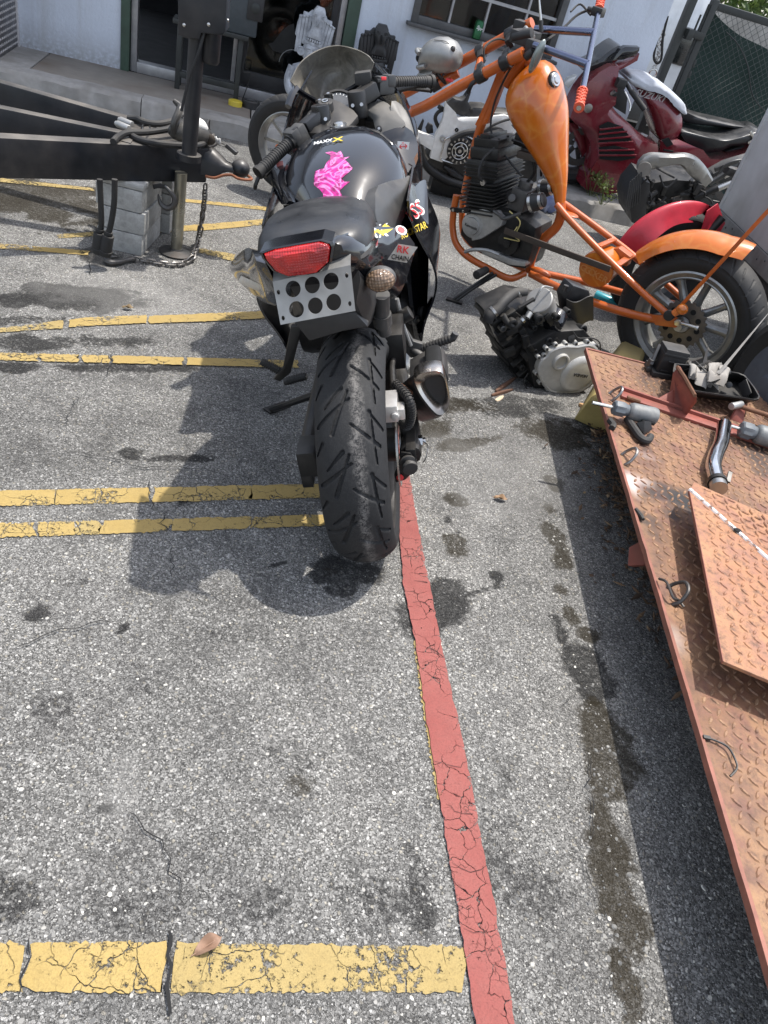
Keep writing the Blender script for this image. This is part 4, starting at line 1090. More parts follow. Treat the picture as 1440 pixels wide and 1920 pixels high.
# ---- front of the black bike: cowl, screen, clocks, bars
# nose cowl: a shell from its rear rim out to the point of the nose, both sides
rimR = [bl(*q) for q in ((700,116,1.10),(722,140,1.08),(748,172,1.05),(768,212,1.00),(779,250,0.96),(783,285,0.92),(781,318,0.88),(775,335,0.84))]
def mirror(P): return [V(p.x,-p.y - 0.016,p.z) for p in P]
nose = [V(1.42,-0.05,0.93),V(1.44,-0.07,0.90),V(1.46,-0.09,0.85),V(1.46,-0.10,0.80),V(1.44,-0.11,0.74),V(1.40,-0.12,0.68),V(1.34,-0.13,0.62),V(1.25,-0.14,0.57)]
M_cowl_in = simple('cowl_inside',(0.060,0.062,0.060),0.5,dirt=(0.14,0.13,0.12),dirt_amt=0.5,scale=20,dustup=0.4)
for sy,nm in ((-1,'nose_cowl'),(1,'nose_cowl')):
    A = catmull(rimR if sy < 0 else mirror(rimR),3); Bn = catmull(nose if sy < 0 else mirror(nose),3)
    def fn(u,v):
        i = v * (len(A) - 1); k = min(int(i),len(A) - 2); a = A[k].lerp(A[k + 1],i - k); b = Bn[k].lerp(Bn[k + 1],i - k)
        p = a.lerp(b,u); p.y += sy * 0.055 * math.sin(u * PI) ; p.x += 0.03 * math.sin(u * PI)
        return p
    mb = MB().grid(fn,12,21); mb.build(nm,M_gloss,bike,smooth=50,solid=0.005)
# inner dash panel on the right, grey, hollow towards the nose
def inner(pxs,depth,name,mat):
    poly = [bl(*q) for q in pxs]
    c = sum(poly,Vector()) / len(poly)
    mb = MB(); mb.rings([[p + V(0.004,0,0) for p in poly],[c + (p - c) * 0.80 + V(depth * .6,0,-0.01) for p in poly],[c + (p - c) * 0.45 + V(depth,0,-0.02) for p in poly]])
    return mb.build(name,mat,bike,smooth=50)
wing([(735,190,1.00),(752,196,1.02),(768,222,0.98),(777,258,0.94),(764,250,0.93),(748,236,0.93),(735,222,0.96)],0,'dash_panel',M_cowl_in,0.008,0.004,(-1,0.2,0.4))
wing([(683,206,1.02),(700,225,.98),(706,245,.93),(720,262,.89),(760,238,.90),(750,220,.95),(738,205,1.0),(715,190,1.04)],0,'dash_panel',M_cowl_in,0.02,0.01,(-1,0.2,0.6))
wing([(697,265,.86),(722,248,.88),(760,240,.90),(779,260,.93),(783,292,.88),(768,328,.80),(735,296,.82),(715,280,.84)],0,'side_pocket',M_gloss,0.012,0.006,(-0.8,-0.3,0.7))
c = bl(711,243,.885); mb = MB(); mb.cyl(c,c + V(-0.006,0,0.004),0.010,n=16); mb.build('panel_screw',M_blackmetal,bike,bevel=0.002)
c = c + V(-0.006,0,0.004); mb = MB(); mb.cyl(c,c + V(-0.0015,0,0.001),0.004,n=10); mb.build('screw_head',M_steel,bike)
# white label with a red mark
sp = [bl(*q,.865) for q in ((747,273),(769,275),(767,289),(747,286))]
o_ = V(-0.035,0,0.02)
MB().prism([p + o_ for p in sp],V(-0.0008,0,0.0004)).build('white_label',M_white_ink,bike,smooth=0)
text('T','sticker',M_red_ink,bike,sum(sp,Vector()) / 4 + o_ + V(-0.002,0,0.004),(0,-1,0),(0.3,0,1),0.011)
text('\u2194','sticker',M_red_ink,bike,sum(sp,Vector()) / 4 + o_ + V(-0.002,0,-0.003),(0,-1,0),(0.3,0,1),0.022)
mb = MB(); sp = [bl(*q,.86) + V(-0.03,-0.01,0.01) for q in ((771,300),(777,288),(778,300),(774,312))]; mb.prism(sp,V(-0.001,-0.0005,0)); mb.build('orange_sticker',simple('orange_paper',(0.55,0.28,0.16),0.5),bike,smooth=0)
# red stripe sticker on the left shoulder of the fairing
mb = MB(); sp = [bl(*q,.78) + V(-0.02,0.004,0.006) for q in ((523,305),(535,302),(539,332),(528,340))]; mb.prism(sp,V(-0.001,0.0005,0.0005)); mb.build('red_sticker',simple('faded_red_paper',(0.45,0.10,0.10),0.5,dirt=(0.6,0.5,0.45),dirt_amt=0.5,scale=90),bike,smooth=0)
wing([(520,300,.80),(512,318,.80),(514,345,.75),(522,365,.68),(534,385,.55),(548,378,.50),(540,350,.62),(536,310,.76),(540,290,.82),(530,285,.84)],0,'fairing_shoulder',M_gloss,0.02,0.01,(0.3,0.9,0.3))
# wind screen, dusty and scratched
M_screen,t_,b_ = new_mat('dusty_screen')
co_ = coords(t_); n1_ = noise(t_,co_,14.0,6.0,0.7,1.2); n2_ = noise(t_,coords(t_,'Object',(60,12,30)),1.0,5.0,0.7,2.0)
lk(t_,mixc(t_,ramp(t_,n1_,[(0.35,0.0),(0.7,1.0)]),(0.10,0.092,0.075),(0.24,0.22,0.185)),b_.inputs['Base Color'])
b_.inputs['Roughness'].default_value = 0.28
lk(t_,ramp(t_,mth(t_,'ADD',mth(t_,'MULTIPLY',n1_,0.6),mth(t_,'MULTIPLY',n2_,0.4)),[(0.35,0.70),(0.65,0.95)]),b_.inputs['Alpha'])
top_e = catmull([bl(*q) for q in ((543,152,1.04),(562,118,1.08),(592,96,1.12),(628,86,1.14),(664,92,1.14),(690,104,1.12),(702,118,1.09))],5)
bot_e = catmull([bl(*q) for q in ((556,166,1.06),(572,176,1.10),(588,185,1.13),(601,188,1.15),(630,178,1.15),(668,158,1.13),(697,134,1.09))],5)
def fn(u,v):
    i = u * (len(top_e) - 1); k = min(int(i),len(top_e) - 2)
    a = top_e[k].lerp(top_e[k + 1],i - k); b = bot_e[k].lerp(bot_e[k + 1],i - k); p = a.lerp(b,v)
    p.x += 0.05 * math.sin(v * PI) * math.sin(u * PI) + 0.02 * math.sin(u * PI)
    return p
MB().grid(fn,30,10).build('windscreen',M_screen,bike,smooth=60,solid=0.003)
mb = MB(); mb.tube([p + V(0.0,0,-0.004) for p in bot_e],0.009,6); mb.tube([bot_e[0],bl(548,178,1.03),bl(540,200,1.0)],0.012,6,2); mb.build('screen_edge',M_gloss,bike)
mb = MB(); mb.prism([bl(*q,1.02) for q in ((664,138),(694,134),(696,150),(690,162),(666,160))],(0.05,0,0)); mb.build('reservoir_box',M_plastic,bike,bevel=0.004)
# clocks
for px,py,x,r in ((632,198,1.06,0.052),(697,205,1.05,0.046),(594,222,1.02,0.030)):
    c = bl(px,py,x); ax_ = V(-0.62,0.0,0.78)
    mb = MB(); mb.lathe(c,ax_,[(-0.05,r * 0.9),(-0.01,r * 1.15),(0.006,r * 1.15),(0.006,r),(-0.004,r)],28); mb.build('clock_case',M_plastic,bike)
    dial = MB(); dial.cyl(c - ax_ * 0.002,c + ax_ * 0.001,r * 0.97,n=28); d_ = dial.build('clock_face',simple('dial',(0.11,0.11,0.11),0.15,coat=0.5),bike)
    u_,w_ = V(0,-1,0),V(0.78,0,0.62)
    tk = MB()
    for k in range(17):
        a = R(220 - 260 * k / 16); d = u_ * math.cos(a) + w_ * math.sin(a); tk.bar(c + ax_ * 0.002 + d * r * 0.78,c + ax_ * 0.002 + d * r * 0.9,0.0022,0.0008,ax_)
    tk.bar(c + ax_ * 0.0025,c + ax_ * 0.0025 - u_ * r * 0.6 - w_ * r * 0.2,0.002,0.001,ax_)
    tk.build('dial_marks',M_white_ink,bike,smooth=0)
# top triple clamp with ignition lock, stem nut and fork caps
tri = [bl(*q) for q in ((576,255,.84),(580,232,.88),(590,214,.91),(605,196,.95),(618,188,.97),(640,196,.96),(664,212,.94),(672,222,.92),(660,236,.88),(645,250,.85),(628,252,.83),(600,254,.82))]
mb = MB(); mb.prism([p + V(0,0,-0.012) for p in tri],(0,0,0.02)); mb.build('triple_clamp',M_blackmetal,bike,bevel=0.003)
c = bl(612,206,.93) + V(0,0,0.004)
mb = MB(); mb.lathe(c,(-0.25,0,1),[(-0.01,0.024),(0.018,0.024),(0.022,0.021),(0.022,0.012),(0.016,0.011)],24); mb.build('ignition_lock',M_plastic,bike)
mb = MB(); mb.torus(c + V(-0.004,0,0.023),(-0.25,0,1),0.0085,0.0022,20,6); mb.build('lock_ring',M_steel,bike)
c = bl(635,238,.86)
mb = MB(); mb.lathe(c,(-0.1,0,1),[(0,0.026),(0.007,0.026),(0.007,0.017),(0.014,0.015),(0.016,0.008)],6 * 4); mb.build('stem_nut',M_steel,bike)
for q in ((616,180),(600,192)):
    c = bl(*q,1.0); mb = MB(); mb.cyl(c + V(0,0,-0.02),c + V(0,0,0.006),0.014,n=14); mb.build('mount_boss',M_blackmetal,bike); mb = MB(); mb.cyl(c + V(-0.002,0,0.006),c + V(-0.003,0,0.009),0.005,n=10); mb.build('boss_bolt',M_steel,bike)
# clip-ons
def clip(name,pts,r):
    mb = MB(); mb.tube(pts,r,12,3); return mb.build(name,M_satin,bike)
RG = dict(a=bl(670,188,0.99),b=bl(696,168,1.02),c=bl(735,155,1.07),d=bl(812,153,1.15))
LG = dict(a=bl(603,215,.90),b=bl(578,238,.86),c=bl(545,265,.80),d=bl(483,325,.70))
for G,sgn in ((RG,-1),(LG,1)):
    a,b,c,d = G['a'],G['b'],G['c'],G['d']; ax_ = (d - c).normalized()
    mb = MB()
    mb.cyl(a + V(0,0,-0.05),a + V(0,0,0.028),0.030,n=18); mb.bar(a,b.lerp(c,0.2),0.042,0.045); mb.build('handlebar_clamp',M_satin,bike,bevel=0.006)
    mb = MB(); mb.cyl(a.lerp(b,0.3),d - ax_ * 0.005,0.0112,n=12); mb.build('handlebar',M_blackmetal,bike)
    mb = MB(); mb.cyl(c,d,0.0165,0.0175,14)
    for k in range(14):
        p = c.lerp(d,0.1 + 0.75 * k / 14); mb.cyl(p,p + ax_ * 0.0035,0.0187,n=14)
    mb.cyl(c - ax_ * 0.004,c + ax_ * 0.006,0.022,n=16); mb.cyl(d - ax_ * 0.012,d,0.0205,n=16)
    mb.build('grip',M_rubber,bike)
    mb = MB(); p = b.lerp(c,0.62)
    rot = basis(ax_); Mx = Matrix((ax_,rot[0],rot[1])).transposed()
    mb.box(p,(0.055,0.046,0.052),Mx); mb.box(p + rot[1] * 0.012 + ax_ * 0.016,(0.03,0.05,0.036),Mx)
    mb.build('switch_pod',M_greyplastic,bike,bevel=0.007)
    for k_,(q_,mm_) in enumerate((((0.0,0.028,0.006),M_red_ink if sgn < 0 else M_plastic),((0.016,0.026,-0.014),M_plastic),((-0.014,0.027,-0.012),M_plastic))):
        mb = MB(); mb.box(p + ax_ * q_[0] + V(-q_[1] * 0.75,0,q_[1] * 0.72 + q_[2] * 0.3),(0.018,0.012,0.010),Mx); mb.build('switch',mm_,bike,bevel=0.002)
    mb = MB(); lv = [p + V(0.03,0,-0.012),p + ax_ * 0.05 + V(0.055,0,-0.018),p + ax_ * 0.11 + V(0.06,0,-0.022),p + ax_ * 0.17 + V(0.05,0,-0.026)]
    mb.tube(lv,[0.008,0.006,0.006,0.007],8,4); mb.build('lever',M_blackmetal,bike)
    mb = MB()
    for k in (-1,1):
        q = a + V(-0.022,0.014 * k,-0.012); mb.cyl(q,q + V(-0.010,0,0.004),0.0055,n=10)
    mb.build('clamp_bolt',M_steel,bike)
# bar end weight and mirror bolt on the left
mb = MB(); p = LG['d'] + V(-0.006,0.012,-0.03); mb.tube([LG['d'] + V(0.0,0.0,-0.012),p,p + V(0.01,0.006,-0.012)],0.006,6,2); mb.build('lever_end',M_blackmetal,bike)
# cables
mb = MB(); mb.tube([RG['b'].lerp(RG['c'],.5) + V(0.02,0,-0.02),bl(700,190,1.05),bl(672,220,.98),bl(650,262,.86)],0.006,6,6); mb.tube([LG['b'].lerp(LG['c'],.6) + V(0.02,0,-0.02),bl(575,262,.86),bl(600,262,.9),bl(628,258,.9)],0.006,6,6); mb.build('cable',M_rubber,bike)
# front wheel and forks, mostly hidden
fwh = bpy.data.objects.new('front_wheel',None); COL.objects.link(fwh); fwh.parent = bike
fwh.matrix_local = Matrix.Translation((1.40,0.03,0.30)) @ Matrix.Rotation(R(30),4,'Z')
mb = MB(); mb.lathe((0,0,0),(0,1,0),[(-0.05,0.22),(-0.062,0.26),(-0.045,0.285),(0,0.30),(0.045,0.285),(0.062,0.26),(0.05,0.22)],40,True); mb.build('tyre',M_tyre_plain,fwh)
mb = MB(); mb.lathe((0,0,0),(0,1,0),[(-0.05,0.222),(-0.02,0.19),(0.02,0.19),(0.05,0.222)],40,True)
for k in range(5):
    a = 2 * PI * k / 5; mb.bar((0.03 * math.cos(a),0,0.03 * math.sin(a)),(0.2 * math.cos(a),0,0.2 * math.sin(a)),0.03,0.02,(0,1,0))
mb.build('rim',M_blackmetal,fwh)
mb = MB()
for s in (-1,1): mb.cyl(RG['a' if s < 0 else 'a'] * 0 + (RG['a'] if s < 0 else LG['a']),V(1.40 + 0.05 * -s,0.03 + s * 0.095,0.30),0.024,n=12)
mb.build('front_fork',M_blackmetal,bike)
mb = MB(); mb.box((0.72,0,0.50),(0.42,0.30,0.30)); mb.cyl((0.60,-0.19,0.42),(0.60,0.19,0.42),0.10,n=20); mb.box((0.80,0,0.74),(0.2,0.26,0.14)); mb.build('engine',M_blackmetal,bike,bevel=0.03)
c = bl(778,588,.55); mb = MB(); mb.cyl(c,c + V(-0.01,-0.03,0),0.024,n=16); mb.build('oil_cap',M_plastic,bike); mb = MB(); mb.bar(c + V(-.008,-.03,-.02),c + V(-.008,-.03,.02),.005,.006); mb.build('cap_grip',M_plastic,bike)
mb = MB(); c = bl(780,598,.5); mb.cyl(c + V(0,0.02,0),c + V(-0.01,-0.004,0),0.014,n=12); mb.build('frame_bolt',M_greyplastic,bike); mb = MB(); mb.cyl(c + V(-0.01,-0.004,0),c + V(-0.014,-0.006,0),0.006,n=8); mb.build('bolt_head',M_steel,bike)
# ================================================================ orange chopper
M_orange = simple('orange_paint',(0.46,0.092,0.009),0.36,coat=0.3,dirt=(0.17,0.05,0.016),dirt_amt=0.5,scale=26,var=0.12)
# tank: the same orange with paler airbrushed veins
M_tank,t_,b_ = new_mat('marbled_orange')
co_ = coords(t_); w_ = nd(t_,'ShaderNodeTexNoise',Scale=7.0,Detail=3.0); lk(t_,co_,w_.inputs['Vector'])
ad_ = t_.nodes.new('ShaderNodeVectorMath'); ad_.operation = 'MULTIPLY_ADD'; lk(t_,w_.outputs['Color'],ad_.inputs[0]); ad_.inputs[1].default_value = (0.12,0.12,0.12); lk(t_,co_,ad_.inputs[2])
vo_ = nd(t_,'ShaderNodeTexVoronoi',Scale=9.5); vo_.feature = 'DISTANCE_TO_EDGE'; lk(t_,ad_.outputs[0],vo_.inputs['Vector'])
vn_ = ramp(t_,vo_.outputs['Distance'],[(0.0,0.55),(0.04,0.3),(0.11,0.0)])
vn_ = mth(t_,'MULTIPLY',vn_,ramp(t_,w_.outputs['Fac'],[(0.35,0.25),(0.6,1.0)]))
lk(t_,mixc(t_,vn_,mixc(t_,ramp(t_,noise(t_,co_,5.0,4.0),[(0.35,0.0),(0.7,1.0)]),(0.46,0.10,0.004),(0.55,0.14,0.006)),(0.60,0.24,0.04)),b_.inputs['Base Color'])
b_.inputs['Roughness'].default_value = 0.32; b_.inputs['Coat Weight'].default_value = 0.6; b_.inputs['Coat Roughness'].default_value = 0.08
M_bluechrome = simple('dark_chrome',(0.16,0.18,0.26),0.2,1.0,dirt=(0.05,0.05,0.06),scale=30)
M_brownbar = simple('brown_chain_guard',(0.050,0.038,0.030),0.6,0.2,dirt=(0.10,0.07,0.05),dirt_amt=0.5)
M_engblack = simple('engine_black',(0.010,0.010,0.0105),0.38,0.2,dirt=(0.05,0.047,0.042),dirt_amt=0.55,scale=55,bmp=0.4,dustup=0.12)
M_rimgrey = simple('cast_rim',(0.30,0.30,0.29),0.42,0.8,dirt=(0.09,0.075,0.05),dirt_amt=0.7,scale=30)
M_amber,t_,b_ = new_mat('amber_glass')
b_.inputs['Base Color'].default_value = (0.75,0.22,0.03,1); b_.inputs['Roughness'].default_value = 0.1; b_.inputs['Transmission Weight'].default_value = 0.5; b_.inputs['Coat Weight'].default_value = 0.5
M_silver = simple('silver_skull_paint',(0.30,0.30,0.29),0.42,0.55,dirt=(0.09,0.085,0.08),dirt_amt=0.45,scale=22,bmp=0.2)
M_orangegrip = simple('orange_grip',(0.66,0.10,0.045),0.55,dirt=(0.3,0.05,0.03),dirt_amt=0.4,scale=70)

Of = Fr((1.093,3.482,0),66,5)
chop = thing('motorcycle','orange hardtail chopper with teardrop tank and silver skull between its long forks','motorcycle',Of)
ol = lambda px,py,y=0.0: Of.L(px,py,'y',y)
OW = V(0,0,0.325)
# --- rear wheel
orw = bpy.data.objects.new('rear_wheel',None); COL.objects.link(orw); orw.parent = chop; orw.matrix_local = Matrix.Translation(OW) @ Matrix.Rotation(R(-4),4,'Z')
treads = [(-0.03,0.1,-0.075,0.5,.003),(0.03,0.6,0.075,1.0,.003),(-0.07,.55,-0.095,.75,.003),(0.07,.05,0.095,.25,.003)]
mesh_obj('tyre',tyre_mesh(0.335,0.165,0.222,treads,34,nseg=680,nw=50,crown=0.12,depth=0.004,gw=0.003),M_tyre_plain,orw)
mb = MB(); mb.lathe((0,0,0),(0,1,0),[(-0.068,0.232),(-0.072,0.224),(-0.062,0.205),(-0.03,0.192),(0.03,0.192),(0.062,0.205),(0.072,0.224),(0.068,0.232),(0.03,0.21),(-0.03,0.21)],64,True)
mb.lathe((0,0,0),(0,1,0),[(0.060,0.207),(0.063,0.200),(0.052,0.192),(0.05,0.2)],64,True)
mb.cyl((0,-0.07,0),(0,0.075,0),0.050,n=24); mb.build('rim',M_rimgrey,orw)
for k in range(9):
    a = 2 * PI * (k + 0.35) / 9; c,s = math.cos(a),math.sin(a); t = V(-s,0,c)
    mb = MB(); d = V(c,0,s); A_,B_ = d * 0.045,d * 0.198
    rg = []
    for p,w,th in ((A_,0.024,0.022),(d * 0.10,0.016,0.018),(d * 0.17,0.015,0.016),(B_,0.024,0.026)):
        rg.append([p + t * w * i + V(0,th * j + 0.012,0) for i,j in ((-1,-1),(1,-1),(1,0.5),(0.35,1),(-0.35,1),(-1,0.5))])
    mb.rings(rg); mb.build('spoke',M_rimgrey,orw,bevel=0.002)
# sprocket with lightening holes, toothed
mb = MB(); NT = 96; R_s = 0.105
oc = [(R_s + (0.0055 if (j % 4) in (1,2) else -0.003)) for j in range(NT)]
def circ(r,y,n=NT): return [V(r * math.cos(2 * PI * j / n),y,r * math.sin(2 * PI * j / n)) for j in range(n)]
mb.rings([[V(oc[j] * math.cos(2 * PI * j / NT),0.078,oc[j] * math.sin(2 * PI * j / NT)) for j in range(NT)],[V(oc[j] * math.cos(2 * PI * j / NT),0.085,oc[j] * math.sin(2 * PI * j / NT)) for j in range(NT)],circ(0.09,0.086),circ(0.04,0.086),circ(0.04,0.074)])
spk = mb.build('sprocket',simple('sprocket_steel',(0.15,0.135,0.12),0.5,0.7,dirt=(0.05,0.04,0.03),dirt_amt=0.7,scale=45),orw)
mb = MB()
for k in range(10):
    a = 2 * PI * k / 10; p = V(0.074 * math.cos(a),0.0862,0.074 * math.sin(a)); mb.cyl(p,p + V(0,0.001,0),0.0125,n=14)
mb.build('sprocket_holes',M_hole,orw,smooth=0)['kind'] = 'stuff'
mb = MB(); mb.lathe((0,0.086,0),(0,1,0),[(0,0.036),(0.012,0.034),(0.016,0.02),(0.05,0.018)],20); mb.build('hub',M_cast,orw)
# --- rails of the frame
def tube(name,pts,r=0.0175,mat=None,n=10,sub=5,parent=None):
    return MB().tube(pts,r,n,sub).build(name,mat or M_orange,parent or chop,smooth=50)
axl,axr = ol(1252,603,.125),V(0.05,-0.125,0.325)
tube('frame_rail',[ol(995,513,.03),ol(1040,536,.08),ol(1110,566,.12),ol(1180,588,.125),axl],0.019)
tube('frame_rail',[ol(985,505,-.02),ol(1040,517,-.06),ol(1100,530,-.11),ol(1180,552,-.125),axr],0.017)
tube('frame_stay',[ol(1044,384,.03),ol(1075,420,.06),ol(1140,486,.10),ol(1200,544,.125),ol(1255,592,.125)],0.0155)
tube('frame_stay',[ol(1052,378,-.02),ol(1090,405,-.06),ol(1150,450,-.10),ol(1200,490,-.125),axr + V(0,0,0.02)],0.0155)
tube('seat_tube',[ol(1050,372),ol(1052,400),ol(1044,424),ol(1026,442),ol(1008,458),ol(998,480),ol(991,508)],0.023)
for name,a,b,w in (('stay_bridge',(1122,462,.09),(1152,449,-.09),0.026),('stay_bridge',(1158,497,.10),(1186,478,-.10),0.03)):
    p,q = ol(*a),ol(*b); MB().bar(p,q,w,0.012,(0,0,1)).build(name,M_orange,chop,bevel=0.003)
mb = MB(); p = ol(1070,402,0.0); mb.ell(p,(0.04,0.03,0.006)); mb.build('seat_pad_plate',M_orange,chop)
for s in (1,-1):
    y = 0.11 * s
    if s > 0: pts = [ol(856,366,y),ol(850,400,y),ol(849,430,y),ol(856,458,y),ol(878,482,y),ol(915,503,y),ol(955,522,y),ol(985,512,.05)]
    else: pts = [ol(868,372,y),ol(866,410,y),ol(870,440,y),ol(890,462,y),ol(930,480,y),ol(985,505,-.05)]
    tube('cradle_tube',pts,0.017)
tube('downtube',[ol(945,125),ol(920,190),ol(899,245),ol(885,300),ol(872,362)],0.021)
tube('cross_tube',[ol(855,372,.11),ol(873,368,0),ol(884,366,-.10)],0.014)
MB().prism([ol(945,125,.018),ol(918,175,.018),ol(890,234,.018),ol(896,238,.018),ol(913,232,.018),ol(928,196,.018),ol(945,150,.018)],(0,-0.036,0)).build('neck_gusset',M_orange,chop,bevel=0.004)
tube('backbone',[ol(978,104),ol(1010,140),ol(1040,230),ol(1050,330),ol(1051,375)],0.024)
a_,b_2 = ol(975,78),ol(952,152)
mb = MB(); mb.cyl(ol(992,95),ol(948,158),0.032,n=18); mb.build('headstock',M_orange,chop)
mb = MB(); mb.box(ol(852,394,.12),(0.05,0.012,0.012)); p = ol(846,392,.13); q = ol(878,396,.10); mb.bar(p,q,0.018,0.02); mb.build('engine_clamp',M_blackmetal,chop,bevel=0.003)
for k in (0.2,0.8):
    mb = MB(); c = p.lerp(q,k) + V(0,0.012,0); mb.cyl(c - V(0,0.004,0),c + V(0,0.006,0),0.007,n=6); mb.build('clamp_bolt',M_steel,chop)
# --- front end
FW = Of.loc(onz(545,274,0.30))
legs = {}
for s,p0,p1 in ((1,(968,106),(771,210)),(-1,(982,52),(750,180))):
    y = 0.105 * s
    A_,B_ = ol(*p0,y),ol(*p1,y)
    C_ = V(FW.x + 0.0,FW.y + y,FW.z)
    legs[s] = (A_,B_)
    tube('fork_leg',[A_ + (A_ - B_) * 0.06,A_.lerp(B_,0.5),B_,B_.lerp(C_,0.5),C_],0.024,sub=4,n=14)
def lp(s,t): return legs[s][0].lerp(legs[s][1],t)
mb = MB(); mb.tube([lp(1,0.36) ,lp(-1,0.30)],0.016,10); mb.build('fork_brace',M_orange,chop)
for t in (0.09,0.31):
    for s in (1,-1):
        d = (legs[s][1] - legs[s][0]).normalized(); mb = MB(); mb.cyl(lp(s,t) - d * 0.022,lp(s,t) + d * 0.022,0.032,n=16)
        mb.bar(lp(s,t),lp(s,t).lerp(lp(-s,t),0.36),0.04,0.03,d); mb.build('fork_clamp',M_satin,chop,bevel=0.005)
mb = MB(); mb.tube([lp(-1,0.31) ,lp(-1,.31).lerp(lp(1,.31),.5) + V(0,0,-0.03),lp(1,0.31)],0.02,10,5); mb.build('lower_yoke',M_satin,chop)
mb = MB(); p = lp(1,0.34) + V(0.01,0.02,-0.03); mb.tube([lp(1,.31),p,p + V(0.01,0.0,-0.04)],0.010,8,3); mb.build('cable_guide',M_satin,chop)
# stub lamps slung on the fork
mb = MB(); a = lp(-1,0.44) + V(0,0.04,-0.05); b = lp(-1,0.56) + V(0,0.07,-0.06); mb.cyl(a,b,0.022,n=14); mb.build('orange_stub',M_orange,chop)
mb = MB(); mb.cyl(b,b + (b - a) * 0.45,0.024,n=14); mb.cyl(b + (b - a) * 0.5,b + (b - a) * 0.62,0.018,n=12); mb.build('lamp_holder',M_rubber,chop,bevel=0.003)
# silver skull used as a lamp
sk = ol(828,108,0.0)
skull = bpy.data.objects.new('skull_lamp',None); COL.objects.link(skull); skull.parent = chop; skull.matrix_local = Matrix.Translation(sk) @ Matrix.Rotation(R(16),4,'Y')
mb = MB(); rg = []
# lofted along its length: x forward (face), back of the head towards the rider
for x,w,zt,zb in ((-0.098,0.018,0.012,-0.02),(-0.090,0.046,0.042,-0.044),(-0.068,0.066,0.066,-0.058),(-0.03,0.078,0.082,-0.064),(0.015,0.080,0.084,-0.064),(0.055,0.072,0.074,-0.062),(0.082,0.062,0.058,-0.058),(0.098,0.054,0.034,-0.066),(0.104,0.045,0.0,-0.075)):
    zc,h = (zt + zb) / 2,(zt - zb) / 2
    rg.append([V(x,w * math.cos(2 * PI * j / 22) * (1 - 0.18 * max(0,-math.sin(2 * PI * j / 22))),zc + h * math.sin(2 * PI * j / 22)) for j in range(22)])
mb.rings(rg); mb.build('cranium',M_silver,skull,smooth=70)
mb = MB(); mb.rings([[V(x,w * math.cos(2 * PI * j / 16),z + h * math.sin(2 * PI * j / 16)) for j in range(16)] for x,w,z,h in ((0.03,0.04,-0.06,0.02),(0.07,0.046,-0.07,0.028),(0.115,0.040,-0.078,0.026),(0.124,0.025,-0.08,0.018))]); mb.build('jaw',M_silver,skull,smooth=70)
mb = MB()
for k in range(7): a = R(-60 + 20 * k); mb.box((0.098 + 0.024 * math.cos(a),0.036 * math.sin(a),-0.072),(0.010,0.008,0.016))
mb.build('teeth',M_silver,skull,bevel=0.002)
mb = MB(); mb.tube([V(0.086,-0.062,0.02),V(0.108,-0.045,0.034),V(0.112,0,0.03),V(0.108,0.045,0.034),V(0.086,0.062,0.02)],0.011,8,4); mb.tube([V(0.11,0,0.03),V(0.122,0,0.0)],[0.007,0.010],8); mb.tube([V(0.05,0.066,-0.03),V(0.09,0.06,-0.035),V(0.108,0.04,-0.035)],0.010,8,3); mb.build('brow',M_silver,skull,smooth=60)
mb = MB()
for s in (1,-1): mb.ell((0.098,0.034 * s,0.002),(0.02,0.022,0.02))
mb.ell((0.112,0,-0.025),(0.012,0.010,0.014)); mb.build('eye_socket',M_hole,skull)['kind'] = 'stuff'
mb = MB(); mb.tube([V(-0.092,0.02,0.03),V(-0.05,0.045,0.064),V(0.01,0.05,0.072)],0.0016,5,6); mb.build('seam',M_darksteel,skull)
mb = MB(); mb.ell((-0.083,0.038,0.035),(0.012,0.010,0.014)); mb.build('ear_hole',M_darksteel,skull)
mb = MB(); mb.tube([sk + V(0.02,0,-0.06),sk + V(-0.03,-0.03,-0.1),lp(-1,0.62)],0.009,8,3); mb.build('skull_bracket',M_blackmetal,chop)
mb = MB(); a = ol(843,150,0.0); mb.box(a,(0.03,0.02,0.012)); mb.build('red_wire_joint',M_red_ink,chop,bevel=0.002)
# --- front wheel, small and far
ofw = bpy.data.objects.new('front_wheel',None); COL.objects.link(ofw); ofw.parent = chop; ofw.matrix_local = Matrix.Translation(FW) @ Matrix.Rotation(R(16),4,'Z')
mesh_obj('tyre',tyre_mesh(0.262,0.105,0.180,[(-0.02,0.1,-0.045,0.5,.002),(0.02,0.6,0.045,1.0,.002)],30,nseg=360,nw=30,crown=0.08,depth=0.003),M_tyre_plain,ofw)
mb = MB(); mb.lathe((0,0,0),(0,1,0),[(-0.04,0.186),(-0.044,0.178),(-0.02,0.16),(0.02,0.16),(0.044,0.178),(0.04,0.186),(0,0.17)],48,True); mb.cyl((0,-0.06,0),(0,0.06,0),0.03,n=16)
for k in range(9):
    a = 2 * PI * k / 9; mb.bar((0.03 * math.cos(a),0,0.03 * math.sin(a)),(0.165 * math.cos(a),0,0.165 * math.sin(a)),0.014,0.014,(0,1,0))
mb.build('rim',M_rimgrey,ofw)
